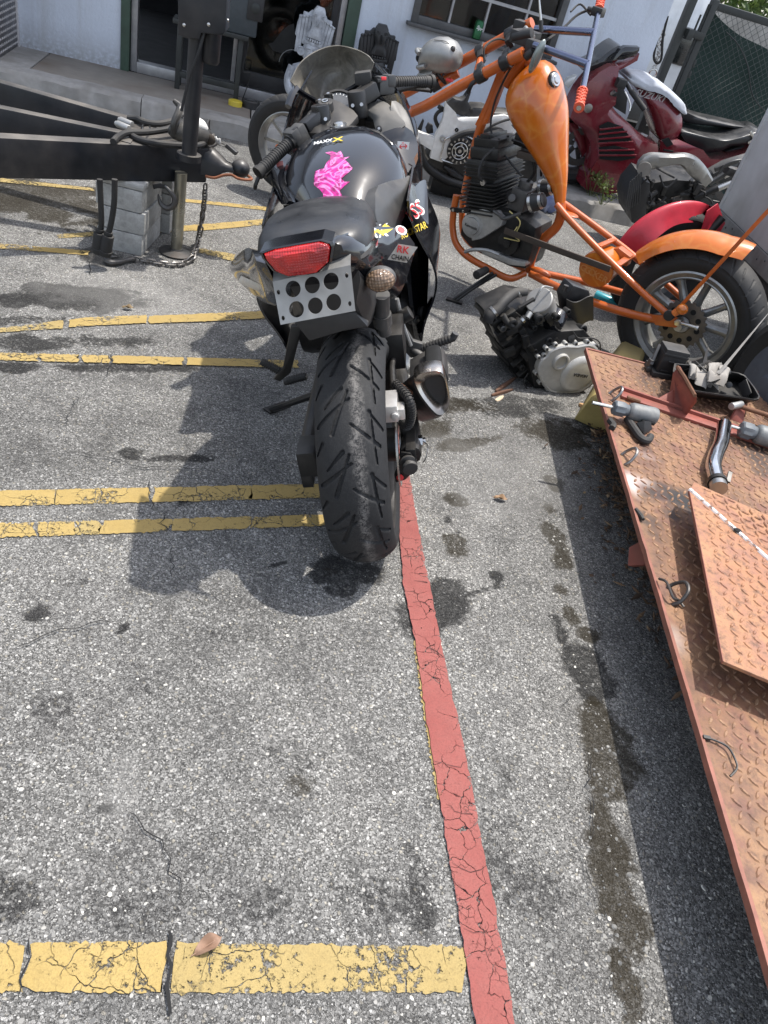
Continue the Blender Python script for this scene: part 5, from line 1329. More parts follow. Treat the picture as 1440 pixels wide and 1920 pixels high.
# --- handlebars
HB = {1: ol(1090,180,.36),-1: ol(1124,12,-.36)}
def hb(t): return HB[1].lerp(HB[-1],t)
mb = MB(); mb.tube([HB[1],hb(0.25),hb(0.75),HB[-1]],0.0125,12); mb.build('handlebar',M_bluechrome,chop)
for s,p0,t in ((1,(1012,88),0.32),(-1,(1014,55),0.68)):
    a = ol(*p0,0.10 * s); mb = MB(); mb.tube([a + (a - hb(t)) * 0.12,a,hb(t)],0.0155,12); mb.build('riser',M_bluechrome,chop)
for s in (1,-1):
    d = (HB[s] - hb(0.5)).normalized(); p = HB[s]
    mb = MB(); mb.cyl(p - d * 0.03,p + d * 0.085,0.0165,0.0165,14)
    for k in range(9):
        a = p - d * 0.026 + d * 0.0118 * k
        for j in range(8):
            an = 2 * PI * (j + 0.5 * (k % 2)) / 8; u,w = basis(d); q = a + (u * math.cos(an) + w * math.sin(an)) * 0.0165; mb.ell(q,(0.0045,0.0045,0.0045),None,6,4)
    mb.cyl(p - d * 0.036,p - d * 0.028,0.022,n=14); mb.cyl(p + d * 0.08,p + d * 0.09,0.021,n=14); mb.build('grip',M_orangegrip,chop)
    mb = MB(); mb.cyl(p + d * 0.089,p + d * 0.094,0.010,n=10); mb.build('bar_end',M_steel,chop)
p = hb(0.93); mb = MB(); mb.box(p,(0.05,0.05,0.035)); mb.cyl(p + V(-0.02,0,0),p + V(0.05,0.01,0),0.012,n=10); mb.build('lever_perch',M_satin,chop,bevel=0.004)
mb = MB(); q = ol(1055,28,-.3); mb.tube([p + V(0.04,0,0),ol(1100,20,-.33),ol(1080,30,-.3),ol(1050,58,-.2),ol(1020,78,-.08)],0.0055,6,5); mb.tube([p + V(0.03,0,-0.02),ol(1088,8,-.35),ol(1070,22,-.3)],0.0045,6,5); mb.build('cable',M_rubber,chop)
# clutter at the top clamp
mb = MB(); mb.box(ol(985,70,0),(0.09,0.13,0.05)); mb.box(ol(975,50,-.09),(0.05,0.05,0.05)); mb.cyl(ol(962,70,.05),ol(998,62,.05),0.022,n=12); mb.box(ol(1003,88,.08),(0.07,0.05,0.05)); mb.cyl(ol(985,108,.10),ol(1000,96,.10),0.018,n=10); mb.build('switch_cluster',M_plastic,chop,bevel=0.006)
mb = MB(); mb.cyl(ol(985,52,-.05),ol(1000,70,.02),0.010,n=8); mb.box(ol(970,104,.1),(0.025,0.02,0.03)); mb.build('bracket',M_cast,chop,bevel=0.002)
mb = MB(); mb.tube([ol(962,68,-.08),ol(950,75,-.05),ol(935,73,0),ol(920,78,.05),ol(908,92,.10),ol(908,118,.11)],0.0045,6,6); mb.tube([ol(990,96,.1),ol(966,116,.1),ol(945,150,.06),ol(925,200,.05),ol(922,250,.05),ol(950,295,.05),ol(978,330,.05)],0.0045,6,6); mb.build('loose_cable',M_rubber,chop)
# mirror seen on edge, and an aerial
mb = MB(); mb.ell(ol(1007,106,.13),(0.018,0.030,0.068),Matrix.Rotation(R(-10),3,'Y')); mb.build('mirror',simple('mirror_back',(0.24,0.27,0.26),0.25,0.6),chop)
mb = MB(); mb.tube([ol(1012,52,-.02),ol(1014,36,-.02),ol(1011,0,-.02),ol(1008,-30,-.02)],[0.006,0.006,0.004,0.004],8); mb.build('antenna',M_steel,chop)
mb = MB(); mb.cyl(ol(1015,60,-.02),ol(1014,38,-.02),0.009,n=10); mb.build('antenna_base',M_plastic,chop)
# --- tank
axis_pts = [(1014,113),(1012,125),(1009,150),(1007,180),(1010,210),(1020,250),(1032,290),(1042,325),(1049,355),(1051,380)]
lw = [8,24,44,52,50,40,28,19,12,9]; rw_ = [8,24,40,48,50,41,29,20,12,8]; dy = [0.015,0.06,0.10,0.125,0.13,0.115,0.09,0.06,0.038,0.028]
# measured along the tank, across its own tilt
cs = [ol(*p) for p in axis_pts]; L_px = [ol(p[0] - l,p[1] + l * 0.06) for p,l in zip(axis_pts,lw)]; R_px = [ol(p[0] + r,p[1] - r * 0.06) for p,r in zip(axis_pts,rw_)]
rg = []
for i in range(len(cs)):
    a,b = L_px[i],R_px[i]; m_ = (a + b) / 2; h = (b - a) / 2; n_ = 26; ring = []
    for j in range(n_):
        t = 2 * PI * j / n_; ct,st_ = math.cos(t),math.sin(t)
        e = 0.86; ring.append(m_ + h * (abs(ct) ** e * (1 if ct > 0 else -1)) + V(0,dy[i] * (abs(st_) ** e * (1 if st_ > 0 else -1)),0))
    rg.append(ring)
cols = [catmull([r[j] for r in rg],4) for j in range(len(rg[0]))]
mb = MB(); mb.rings([[c[i] for c in cols] for i in range(len(cols[0]))]); otank = mb.build('fuel_tank',M_tank,chop,smooth=60)
# ridge along the top of the tank and the filler cap
T_ = bvh_of(otank)
def ot(px,py):
    h = T_.ray_cast(Of.loc(CAMPOS),(Of.I.to_3x3() @ ray(px,py)).normalized()); return h[0],h[1]
h,n_ = ot(1040,150)
if h is not None:
    nn = (n_ + V(-0.8,0.1,0.3)).normalized()
    mb = MB(); mb.lathe(h - nn * 0.004,nn,[(0,0.030),(0.010,0.030),(0.014,0.026),(0.014,0.018),(0.018,0.014)],26); mb.build('filler_cap',M_steel,chop)
    mb = MB(); mb.lathe(h - nn * 0.006,nn,[(0,0.036),(0.008,0.035)],26); mb.build('cap_ring',M_satin,chop)
# --- engine
E_ = {}
def box_between(mb,p,q,y0,y1):
    pass
# barrel and head lean with the engine: axis in the plane of the bike
e0,e1 = ol(920,398,0),ol(932,262,0)
eu = (e1 - e0).normalized(); ef = V(0,1,0).cross(eu).normalized() * 1.0     # across the barrel
def slab(mb,c,w,d,h,e=None):
    u = eu; f_ = ef; y = V(0,1,0); vs = []
    for k in (-1,1):
        for i,j in ((-1,-1),(1,-1),(1,1),(-1,1)): vs.append(c + f_ * (w / 2 * i) + y * (d / 2 * j) + u * (h / 2 * k))
    mb.add(vs,[(0,1,2,3),(7,6,5,4),(0,4,5,1),(1,5,6,2),(2,6,7,3),(3,7,4,0)])
HL = (e1 - e0).length
barrel = MB(); slab(barrel,e0 + eu * HL * 0.30,0.125,0.24,HL * 0.6); barrel.build('barrel',M_engblack,chop,bevel=0.01)
for k in range(9):
    mb = MB(); c = e0 + eu * (HL * (0.06 + 0.052 * k)); slab(mb,c + ef * 0.0,0.175 if k > 1 else 0.16,0.30,0.0045); mb.build('cooling_fin',M_engblack,chop,bevel=0.0015)
mb = MB(); slab(mb,e0 + eu * HL * 0.66,0.17,0.28,HL * 0.24); slab(mb,e0 + eu * HL * 0.86,0.15,0.25,HL * 0.16); mb.build('cylinder_head',M_engblack,chop,bevel=0.012)
for k in range(4):
    mb = MB(); slab(mb,e0 + eu * HL * (0.57 + 0.05 * k),0.185,0.29,0.0045); mb.build('cooling_fin',M_engblack,chop,bevel=0.0015)
mb = MB(); slab(mb,e0 + eu * HL * 0.99,0.13,0.22,HL * 0.12); slab(mb,e0 + eu * HL * 1.05 + ef * 0.02,0.05,0.18,0.03)
for i in (-1,1):
    for j in (-1,0,1):
        c = e0 + eu * HL * 1.05 + ef * 0.055 * i + V(0,0.09 * j,0); mb.cyl(c - eu * 0.01,c + eu * 0.008,0.007,n=8)
mb.build('cam_cover',M_engblack,chop,bevel=0.010)
mb = MB(); c = ol(907,342,0.15); mb.cyl(c,c + V(0,0.012,0),0.013,n=14); mb.build('spark_plug',M_steel,chop); mb = MB(); mb.tube([c,c + V(0.02,0.03,0.03),ol(905,300,.16),ol(930,275,.1)],0.006,7,5); mb.build('plug_lead',M_rubber,chop)
# crankcase
cc = MB(); pts = [ol(*q,0.09) for q in ((868,405),(885,398),(930,394),(960,400),(985,412),(1005,428),(998,470),(985,505),(955,500),(905,478),(880,462),(862,440))]
cc.prism(pts,(0,-0.20,0)); cc.build('crankcase',M_engblack,chop,bevel=0.012)
ck = ol(886,423,.13)
mb = MB(); mb.lathe(ck - V(0,0.05,0),(0,1,0),[(0,0.062),(0.045,0.062),(0.056,0.056),(0.058,0.042),(0.064,0.040),(0.066,0.0)],36); o = mb.build('alternator_cover',M_cast,chop)
text('Kawasaki','cover_lettering',M_darksteel,chop,ck + V(0,0.0165,-0.002),(-1,0,0),(0,0,1),0.019,0.0008)
MB().prism([ol(*q,.135) for q in ((882,394),(905,392),(930,399),(943,412),(940,424),(918,438),(902,448),(884,452))],(0,-.06,0)).build('side_cover',M_cast,chop,bevel=0.006)
MB().prism([ol(*q,.12) for q in ((900,470),(930,474),(960,486),(985,492),(984,500),(955,497),(905,477))],(0,-.06,0)).build('sump_cover',M_cast,chop,bevel=0.005)
mb = MB(); mb.tube([ol(926,396,.14),ol(938,404,.15),ol(946,410,.15),ol(975,400,.14)],0.009,8,3); mb.build('gear_lever',M_darksteel,chop)
mb = MB(); c = ol(955,455,.10); mb.cyl(c,c + V(0,0.02,0),0.055,n=24); mb.cyl(c,c + V(0,0.035,0),0.018,n=12); mb.build('drive_sprocket',M_engblack,chop,bevel=0.003)
mb = MB(); mb.tube([ol(872,472,.16),ol(890,468,.17),ol(915,470,.17),ol(936,478,.16)],0.009,8,5); mb.build('kick_lever',M_cast,chop)
mb = MB(); mb.tube([ol(955,396,.12),ol(975,415,.12),ol(968,436,.12)],0.003,6,5); mb.tube([ol(970,425,.13),ol(962,440,.14),ol(974,452,.13),ol(945,446,.13)],0.0025,6,5); mb.build('loose_wire',simple('yellow_wire',(0.50,0.42,0.16),0.6),chop)
# carburettor and cone filters
mb = MB(); a,b = ol(955,372,.02),ol(985,362,.02); mb.cyl(a,b,0.034,n=18); c = ol(978,372,.02); mb.box(c,(0.085,0.10,0.10)); mb.cyl(c + V(0,0,0.04),c + V(0,0,0.085),0.034,n=18); mb.cyl(c + V(0,0,-0.04),c + V(0,0,-0.085),0.028,n=14); mb.cyl(c + V(0.02,0.05,0),c + V(0.02,0.075,0.01),0.02,n=12); mb.box(c + V(-0.02,-0.1,0),(0.08,0.09,0.09)); mb.build('carburettor',simple('carb_alloy',(0.13,0.125,0.12),0.5,0.6,dirt=(0.05,0.045,0.04),dirt_amt=0.7,scale=60,bmp=0.5),chop,bevel=0.008)
for y,p0,p1 in ((0.07,(993,382),(1024,374)),(-0.07,(1012,355),(1038,350))):
    a,b = ol(*p0,y),ol(*p1,y); d = (b - a).normalized()
    mb = MB(); mb.lathe(a,d,[(0,0.034),(0.01,0.044),(0.06,0.036),(0.075,0.030),(0.08,0.02)],24); o = mb.build('air_filter',M_plastic,chop)
    mb = MB(); mb.lathe(a,d,[(0.008,0.045),(0.022,0.0435),(0.022,0.040),(0.008,0.040)],24,True); mb.lathe(a,d,[(0.058,0.038),(0.070,0.0345),(0.07,0.030),(0.058,0.03)],24,True); mb.build('filter_band',M_steel,o)
mb = MB(); mb.bar(ol(972,288,.05),ol(1020,300,.05),0.035,0.03); mb.build('coil_bracket',M_brownbar,chop,bevel=0.003)
mb = MB(); mb.tube([ol(1000,300,.04),ol(1002,325,.03),ol(985,345,.03)],0.008,8,4); mb.tube([ol(960,262,.02),ol(985,272,.03),ol(1012,300,.03),ol(1015,330,0)],0.007,8,4); mb.box(ol(985,262,-.02),(0.09,0.05,0.06)); mb.build('coil',M_engblack,chop,bevel=0.005)
# chain guard bar from engine to the round box
MB().bar(ol(946,432,.14),ol(1144,505,.14),0.010,0.028,(0,0,1)).build('chain_guard',M_brownbar,chop,bevel=0.002)
# round orange box
rc = ol(1117,506,.09); mb = MB(); mb.lathe(rc,(0,1,0),[(-0.14,0.0),(-0.14,0.078),(-0.02,0.084),(-0.004,0.083),(0,0.078),(0.001,0.0)],40); mb.build('oil_box',M_tank,chop)
for i,ch in enumerate('GGOKER'):
    t = -0.5 + i / 5; text(ch,'box_lettering',simple('pale_orange_ink',(0.52,0.2,0.05),0.5) if i == 0 else bpy.data.materials['pale_orange_ink'],chop,rc + V(-t * 0.118,0.002,-0.02 - 0.01 * t),(-1,0,-0.15),(0,0,1),0.045 - 0.006 * abs(t),0.0008)
mb = MB(); mb.prism([ol(*q,-0.02) for q in ((1135,470),(1160,465),(1182,482),(1175,500),(1150,492))],(0,-0.05,0)); mb.build('battery_tray',M_orange,chop,bevel=0.003)
# rear fender: arc over the tyre
def fend(u,v):
    a = lerp(R(35),R(142),1 - u); ra = 0.385 + 0.02 * max(0,(0.25 - u) * 4) ** 2
    a = lerp(R(148),R(52),u); y = lerp(-1,1,v) * 0.095; rr_ = ra - 0.045 * (abs(lerp(-1,1,v)) ** 2.6)
    return V(-math.cos(a) * rr_ * -1,y,0.325 + math.sin(a) * rr_)
fa,fb = ol(1196,500,.095) - OW,ol(1408,470,.06) - OW
ang0,ang1 = math.atan2(fa.z,fa.x),math.atan2(fb.z,fb.x)
def fend(u,v):
    a = lerp(ang0,ang1,u); s = lerp(-1,1,v); rr_ = 0.392 - 0.055 * abs(s) ** 2.4 + 0.05 * max(0,u - 0.8) * 2
    w = 0.098 * (0.72 + 0.28 * min(1,u * 4)) * (1 - 0.25 * max(0,u - 0.85) / 0.15)
    return V(math.cos(a) * rr_,s * w,0.325 + math.sin(a) * rr_)
MB().grid(fend,40,14).build('rear_fender',M_tank,chop,smooth=60,solid=0.003)
# strut rising to a backrest out of view, axle plate, lamp, axle
sA,sB = ol(1256,596,.14),ol(1445,390,.14)
mb = MB(); mb.bar(sA,sB + (sB - sA) * 0.35,0.016,0.022,(0,1,0)); mb.build('sissy_bar',M_orange,chop,bevel=0.003)
mb = MB(); mb.prism([ol(*q,.13) for q in ((1222,590),(1262,590),(1284,604),(1268,613),(1230,608))],(0,0.014,0)); mb.build('axle_plate',M_orange,chop,bevel=0.003)
mb = MB(); c = ol(1256,590,.15); mb.cyl(c,c + V(0,0.02,0),0.024,n=18); mb.build('black_grommet',M_rubber,chop,bevel=0.004)
mb = MB(); c = ol(1274,580,.17); mb.ell(c + V(-0.01,0.0,0.005),(0.026,0.024,0.024)); mb.build('amber_bulb',M_amber,chop)
mb = MB(); mb.cyl(ol(1264,588,.165),ol(1272,582,.168),0.016,n=14); mb.build('bulb_holder',simple('orange_plastic',(0.62,0.17,0.04),0.35),chop)
mb = MB(); a = ol(1272,604,.15); mb.cyl(a - V(0,0.03,0),a + V(0,0.012,0),0.017,n=6); mb.cyl(a,ol(1304,614,.15),0.008,n=10); mb.cyl(ol(1304,614,.15),ol(1309,616,.15),0.012,n=10); mb.build('axle',M_steel,chop,bevel=0.002)
# stand and foot peg on the near side
gpt = Of.loc(onz(850,562,0.008)); j_ = ol(925,512,.14)
mb = MB(); mb.tube([j_,j_.lerp(gpt,.5) + V(0,.01,0),gpt],0.010,8,3); mb.tube([j_ + V(-.02,0,0),j_.lerp(gpt,.55) + V(-.012,.01,0),gpt + V(-.02,0,.004)],0.007,8,3); mb.bar(gpt + V(0.03,0.02,0),gpt + V(-0.05,-0.01,0),0.03,0.01); mb.build('side_stand',M_blackmetal,chop)
mb = MB(); a,b = ol(912,506,.15),ol(893,516,.24); mb.cyl(a,b,0.019,0.022,14); mb.build('foot_peg',M_rubber,chop,bevel=0.003)
mb = MB(); p = ol(995,508,.04); q = ol(1032,515,.0); mb.ell(p.lerp(q,.5),((q - p).length * .6,0.02,0.022)); mb.build('weld_plate',M_orange,chop)
# ================================================================ rusty orange ramp deck on the right
def axes_fr(o,x,y_hint):
    fr = Fr.__new__(Fr); fr.o = Vector(o); fr.f = Vector(x).normalized(); n = fr.f.cross(Vector(y_hint)).normalized(); fr.u = n if n.z > 0 else -n
    fr.l = fr.u.cross(fr.f)
    fr.M = Matrix(((fr.f.x,fr.l.x,fr.u.x,fr.o.x),(fr.f.y,fr.l.y,fr.u.y,fr.o.y),(fr.f.z,fr.l.z,fr.u.z,fr.o.z),(0,0,0,1))); fr.I = fr.M.inverted(); return fr
RA,RB = onz(1100,655,0.29),onz(1440,1800,0.225)
Rf = axes_fr(RA,(RB - RA),(1,0,0))                 # x towards the viewer along the near edge; left of x is +y: to the right in the picture
if Rf.l.x < 0: Rf.l = -Rf.l;
YS = 1.0 if Rf.l.x > 0 else -1.0
Rf.M = Matrix(((Rf.f.x,Rf.l.x,Rf.u.x,Rf.o.x),(Rf.f.y,Rf.l.y,Rf.u.y,Rf.o.y),(Rf.f.z,Rf.l.z,Rf.u.z,Rf.o.z),(0,0,0,1))); Rf.I = Rf.M.inverted()
# a right handed frame keeps normals sane: use y to the left (negative = right in the picture)
Rf.l = Rf.u.cross(Rf.f)
Rf.M = Matrix(((Rf.f.x,Rf.l.x,Rf.u.x,Rf.o.x),(Rf.f.y,Rf.l.y,Rf.u.y,Rf.o.y),(Rf.f.z,Rf.l.z,Rf.u.z,Rf.o.z),(0,0,0,1))); Rf.I = Rf.M.inverted()
rl = lambda px,py,h=0.0: Rf.L(px,py,'z',h)
sgn = 1 if rl(1300,900).y > 0 else -1                 # which way the deck spreads
dampr = thing('ramp','rusty orange tread plate ramp littered with motorcycle parts','ramp',Rf)
DL,DWd = 2.55,1.5
def deck_mat(name,base,base2,pink):
    m,t,b = new_mat(name); co = coords(t)
    n1 = noise(t,co,45.0,6.0,0.7); n2 = noise(t,co,5.0,5.0,0.65); n3 = noise(t,co,170.0,4.0,0.7); n4 = noise(t,co,14.0,5.0,0.7)
    c = mixc(t,ramp(t,n2,[(0.32,0.0),(0.66,1.0)]),base,base2)
    c = mixc(t,ramp(t,n4,[(0.44,0.0),(0.64,0.85)]),c,pink)
    c = mixc(t,mth(t,'MULTIPLY',ramp(t,n1,[(0.5,0.0),(0.66,1.0)]),0.75),c,(0.085,0.042,0.025))
    c = mixc(t,mth(t,'MULTIPLY',ramp(t,n3,[(0.5,0.0),(0.72,1.0)]),0.5),c,(0.20,0.12,0.075))
    at = nd(t,'ShaderNodeAttribute',_attribute_name='stain'); s = t.nodes.new('ShaderNodeSeparateColor'); lk(t,at.outputs['Color'],s.inputs[0])
    brk = ramp(t,n1,[(0.3,0.35),(0.55,1.0)])
    c = mixc(t,mth(t,'MULTIPLY',s.outputs[1],brk),c,(0.10,0.055,0.035))
    c = mixc(t,mth(t,'MULTIPLY',s.outputs[0],ramp(t,n1,[(0.25,0.7),(0.5,1.0)])),c,(0.014,0.013,0.014))
    c = mixc(t,mth(t,'MULTIPLY',s.outputs[2],0.85),c,(0.62,0.56,0.54))
    lk(t,c,b.inputs['Base Color']); b.inputs['Roughness'].default_value = 0.68
    lk(t,bump(t,mth(t,'ADD',n1,mth(t,'MULTIPLY',n3,0.6)),0.5,0.003),b.inputs['Normal'])
    return m
M_deck = deck_mat('faded_orange_deck',(0.30,0.170,0.085),(0.19,0.088,0.044),(0.16,0.068,0.050))
M_tread = deck_mat('worn_tread',(0.25,0.125,0.062),(0.34,0.205,0.115),(0.13,0.06,0.042))
M_deckplate = deck_mat('orange_plate',(0.37,0.19,0.095),(0.31,0.135,0.066),(0.27,0.125,0.085))
M_deckedge = simple('worn_red_edge',(0.24,0.085,0.055),0.6,dirt=(0.12,0.06,0.04),dirt_amt=0.8,scale=35,bmp=0.4,var=0.3)
M_redbracket = simple('red_oxide',(0.23,0.060,0.042),0.6,dirt=(0.14,0.06,0.04),dirt_amt=0.7,scale=30,bmp=0.3,var=0.25)
st2 = 0.02
xs_ = np.arange(0,DL + st2,st2); ys_ = np.arange(0,DWd + st2,st2)
DX,DY = np.meshgrid(xs_,ys_,indexing='ij')
far_dir = rl(1440,705) - rl(1100,655)
def skew(y): return 0.0
DXs = DX.copy()
ds = np.zeros(DX.shape + (4,)); ds[...,3] = 1
rr_ = np.random.default_rng(4); gN = rr_.random((80,80))
def dn(sc):
    u,v = (DX * sc) % 79,(DY * sc) % 79; i,j = u.astype(int),v.astype(int); fu,fv = u - i,v - j; fu,fv = fu * fu * (3 - 2 * fu),fv * fv * (3 - 2 * fv)
    return (gN[i,j] * (1 - fu) + gN[i + 1,j] * fu) * (1 - fv) + (gN[i,j + 1] * (1 - fu) + gN[i + 1,j + 1] * fu) * fv
dw = (dn(7) - .5) * .8 + (dn(19) - .5) * .5
def dblot(ch,px,py,rx,ry,amt,soft=0.6):
    c = rl(px,py); a = (rl(px + rx,py) - c).length; b_ = (rl(px,py + ry) - c).length
    d = np.sqrt(((DX - c.x) / b_) ** 2 + ((DY * sgn - c.y) / a) ** 2) + dw
    ds[...,ch] = np.maximum(ds[...,ch],np.clip((1.1 - d) / soft,0,1) * amt)
for a in [(1272,938,42,30,1.0),(1235,928,30,14,.85),(1220,915,22,8,.6),(1215,975,30,16,.7),(1260,960,20,24,.8),(1330,790,24,14,.5),(1230,725,34,24,.6),(1430,860,30,30,.7),(1280,665,60,20,.4)]: dblot(0,*a)
for a in [(1195,690,30,18,.5),(1250,780,20,20,.5),(1270,1230,40,90,.35),(1400,800,60,40,.6),(1330,1380,50,80,.35),(1240,830,16,16,.8),(1410,1520,40,120,.4),(1420,720,40,30,.6),(1290,700,40,20,.5),(1215,660,40,10,.5),(1330,1450,20,60,.5)]: dblot(1,*a)
for a in [(1183,905,13,22,1.0,.9),(1195,900,24,10,.5,.9),(1262,1190,16,30,.35,.9),(1215,855,24,6,.3,.9)]: dblot(2,*a)
for k in range(60):
    dblot(1,1120 + 320 * rr_.random(),680 + 1050 * rr_.random(),8 + 26 * rr_.random(),8 + 40 * rr_.random(),.25 + .5 * rr_.random())
for k in range(14): dblot(0,1150 + 290 * rr_.random(),690 + 800 * rr_.random(),5 + 12 * rr_.random(),4 + 10 * rr_.random(),.3 + .4 * rr_.random())
ds = np.clip(ds,0,1)
def deck_mesh(name,mat,parent):
    vs = np.stack([DXs,DY * sgn,np.zeros_like(DX)],-1).reshape(-1,3)
    n,m = DX.shape; ii = np.arange(n * m).reshape(n,m)
    q = np.stack([ii[:-1,:-1],ii[1:,:-1],ii[1:,1:],ii[:-1,1:]],-1).reshape(-1,4)
    if sgn < 0: q = q[:,::-1]
    me = bpy.data.meshes.new(name); me.from_pydata(vs.tolist(),[],q.tolist())
    ca = me.color_attributes.new('stain','FLOAT_COLOR','POINT'); ca.data.foreach_set('color',ds.reshape(-1,4).ravel())
    me.materials.append(mat); o = bpy.data.objects.new(name,me); COL.objects.link(o); o.parent = parent; return o
deck_mesh('deck',M_deck,dampr)
mb = MB(); mb.box((DL / 2,sgn * DWd / 2 + 0.004 * sgn,-0.012),(DL - 0.004,DWd - 0.02,0.018)); mb.build('deck_underside',M_rust,dampr)
# lip of the plate along the near side and far end
mb = MB(); rg = []
for i in range(61):
    x = DL * i / 60; j = rr_.normal(0,0.0003)
    rg.append([V(x,-0.007 * sgn + j,-0.012 + j),V(x,-0.007 * sgn + j,0.006 + j),V(x,0.001 * sgn,0.006 + j),V(x,0.001 * sgn,-0.012)])
mb.rings(rg); mb.build('edge_bar',M_deckedge,dampr,bevel=0)
MB().box((-0.004,sgn * DWd / 2,-0.005),(0.010,DWd,0.02)).build('edge_bar',M_deckedge,dampr,bevel=0.002)
# raised tread pattern
def lozenges(mb,x0,x1,y0,y1,pitch,ln,w,h,keep=None,z=0.0,M=None):
    n1_,n2_ = int((x1 - x0) / pitch),int((y1 - y0) / pitch)
    r = np.random.default_rng(2)
    for i in range(n1_):
        for j in range(n2_):
            x,y = x0 + (i + .5) * pitch,y0 + (j + .5) * pitch
            if keep and not keep(x,y): continue
            s = 1 if (i + j) % 2 else -1
            a = R(38 * s + 8); d = V(math.cos(a),math.sin(a),0); e = V(-d.y,d.x,0); c = V(x,y,z)
            l_,w_ = ln / 2,w / 2; hh = h * (0.8 + .3 * r.random())
            pts = [c - d * l_,c - d * l_ * .45 - e * w_,c + d * l_ * .45 - e * w_,c + d * l_,c + d * l_ * .45 + e * w_,c - d * l_ * .45 + e * w_]
            top = [c + (p - c) * 0.62 + V(0,0,hh) for p in pts]
            vs = pts + top
            if M is not None: vs = [M @ p for p in vs]
            mb.add(vs,[(6,7,8,9,10,11)] + [(k,(k + 1) % 6,6 + (k + 1) % 6,6 + k) for k in range(6)])
# strips of bars and rails sit on the deck where the tread stops
mb = MB(); lozenges(mb,0.03,DL - 0.02,0.02,1.35,0.027,0.028,0.0075,0.0032)
if sgn < 0: mb.v = [(x,-y,z) for x,y,z in mb.v]; mb.f = [f[::-1] for f in mb.f]
o = mb.build('tread_pattern',M_tread,dampr,smooth=30,recalc=False); o['kind'] = 'stuff'
# supporting feet and bracket under the deck
for px,py in ((1200,1010),):
    p = rl(px,py,-0.02); mb = MB(); mb.prism([p + V(-0.04,0.05 * sgn,0),p + V(0.04,0.05 * sgn,0),p + V(0.05,0.02 * sgn,-0.05),p + V(0.02,-0.0 * sgn,-0.09),p + V(-0.03,0.0 * sgn,-0.06)],(0,0.02 * sgn,0)); mb.build('corner_bracket',M_redbracket,dampr,bevel=0.004)
wz = (Rf.I.to_3x3() @ V(0,0,1))
for x,y in ((0.10,0.25),(0.1,1.3),(1.15,0.5),(2.3,0.35),(2.3,1.2)):
    p = V(x,y * sgn,-0.02); hgt = Rf.W(p).z
    MB().bar(p,p - wz * hgt,0.07,0.07,(1,0,0)).build('support_leg',M_rust,dampr,bevel=0.004)
for x in (0.35,1.5): MB().box((x,sgn * DWd / 2,-0.055),(0.05,DWd - 0.25,0.07)).build('cross_member',M_rust,dampr,bevel=0.004)
# seam rail across the deck
a,b = rl(1163,742),rl(1445,838)
mb = MB(); mb.bar(a + V(0,0,0.006),b + V(0,0,0.006),0.045,0.012); mb.bar(a + V(-0.03,0,0.012),b + V(-0.03,0,0.012),0.012,0.024); mb.build('hinge_rail',M_redbracket,dampr,bevel=0.003)
# staple shaped tie-down rings along the near edge
M_ring = simple('ring_steel',(0.30,0.29,0.28),0.42,0.9,dirt=(0.10,0.06,0.04),dirt_amt=0.7,scale=60)
for i,(px,py,w) in enumerate(((1144,745,.05),(1168,862,.055),(1256,1118,.06))):
    c = rl(px,py); x = V(1,0,0) * w / 2
    lean = V(0,0.012 * sgn,0)
    mb = MB(); mb.tube([c - x,c - x * 1.05 + V(0,0,.018) + lean,c - x * 0.5 + V(0,0,.043) + lean * 2,c + x * 0.5 + V(0,0,.043) + lean * 2,c + x * 1.05 + V(0,0,.018) + lean,c + x],0.005,8,5)
    mb.build('tie_ring',M_ring if i != 2 else M_darksteel,dampr)
# bent wire by the last ring
mb = MB(); mb.tube([rl(1236,1085,.015),rl(1250,1092,.03),rl(1262,1120,.02),rl(1272,1125,.012),rl(1282,1138,.006)],0.0035,7,5); mb.build('bent_wire',M_darksteel,dampr)
# gusset brackets welded on the rail
g = [(1264,740),(1275,685,.13),(1289,708,.13),(1305,741,.13),(1290,768)]
b0,b1,t0,t1 = rl(1262,770),rl(1285,780),rl(1270,690,.11),rl(1304,745,.11)
mb = MB(); mb.prism([rl(1254,742),rl(1262,700,.09),rl(1273,686,.11),rl(1303,742,.11),rl(1303,752,.09),rl(1282,780),rl(1263,775)],V(0.004,0.006 * sgn,0)); mb.build('gusset',M_redbracket,dampr,bevel=0.002)
mb = MB(); mb.prism([rl(1216,757),rl(1266,728,.05),rl(1268,745,.03),rl(1265,768),rl(1232,762)],V(0.006,0.0,0)); mb.build('gusset',M_redbracket,dampr,bevel=0.002)
mb = MB(); mb.tube([rl(1270,688,.112),rl(1284,708,.112),rl(1303,742,.112)],0.007,6); mb.build('gusset_flange',M_rust,dampr)
mb = MB(); mb.prism([rl(1385,756,.05),rl(1397,757,.05),rl(1391,793),rl(1367,785),rl(1376,770,.03)],V(0.006,0.004 * sgn,0)); mb.build('hinge_lug',M_redbracket,dampr,bevel=0.002)
mb = MB(); mb.cyl(rl(1371,762,.055),rl(1390,758,.055),0.013,n=16); mb.build('bushing',M_cast,dampr,bevel=0.002)
mb = MB(); mb.cyl(rl(1388,762,.05),rl(1460,785,.05),0.009,n=12); mb.build('hinge_pin',M_rust,dampr)
mb = MB(); mb.cyl(rl(1176,745,.012),rl(1200,753,.012),0.008,n=8); mb.build('weld_stud',M_rust,dampr)

# folded plate lying over the deck
PH = 0.09
pl_ = thing('loose_plate','bent orange tread plate lying loose on top of the ramp','steel plate',Rf)
P_ = lambda px,py,h=PH: rl(px,py,h)
cA,cB,cC = P_(1291,912),P_(1357,1240),P_(1440,1275)
dirB = (cC - cB).normalized(); cD = cB + dirB * 0.62
fold0 = P_(1293,918); fold1d = (P_(1440,1049) - fold0).normalized()
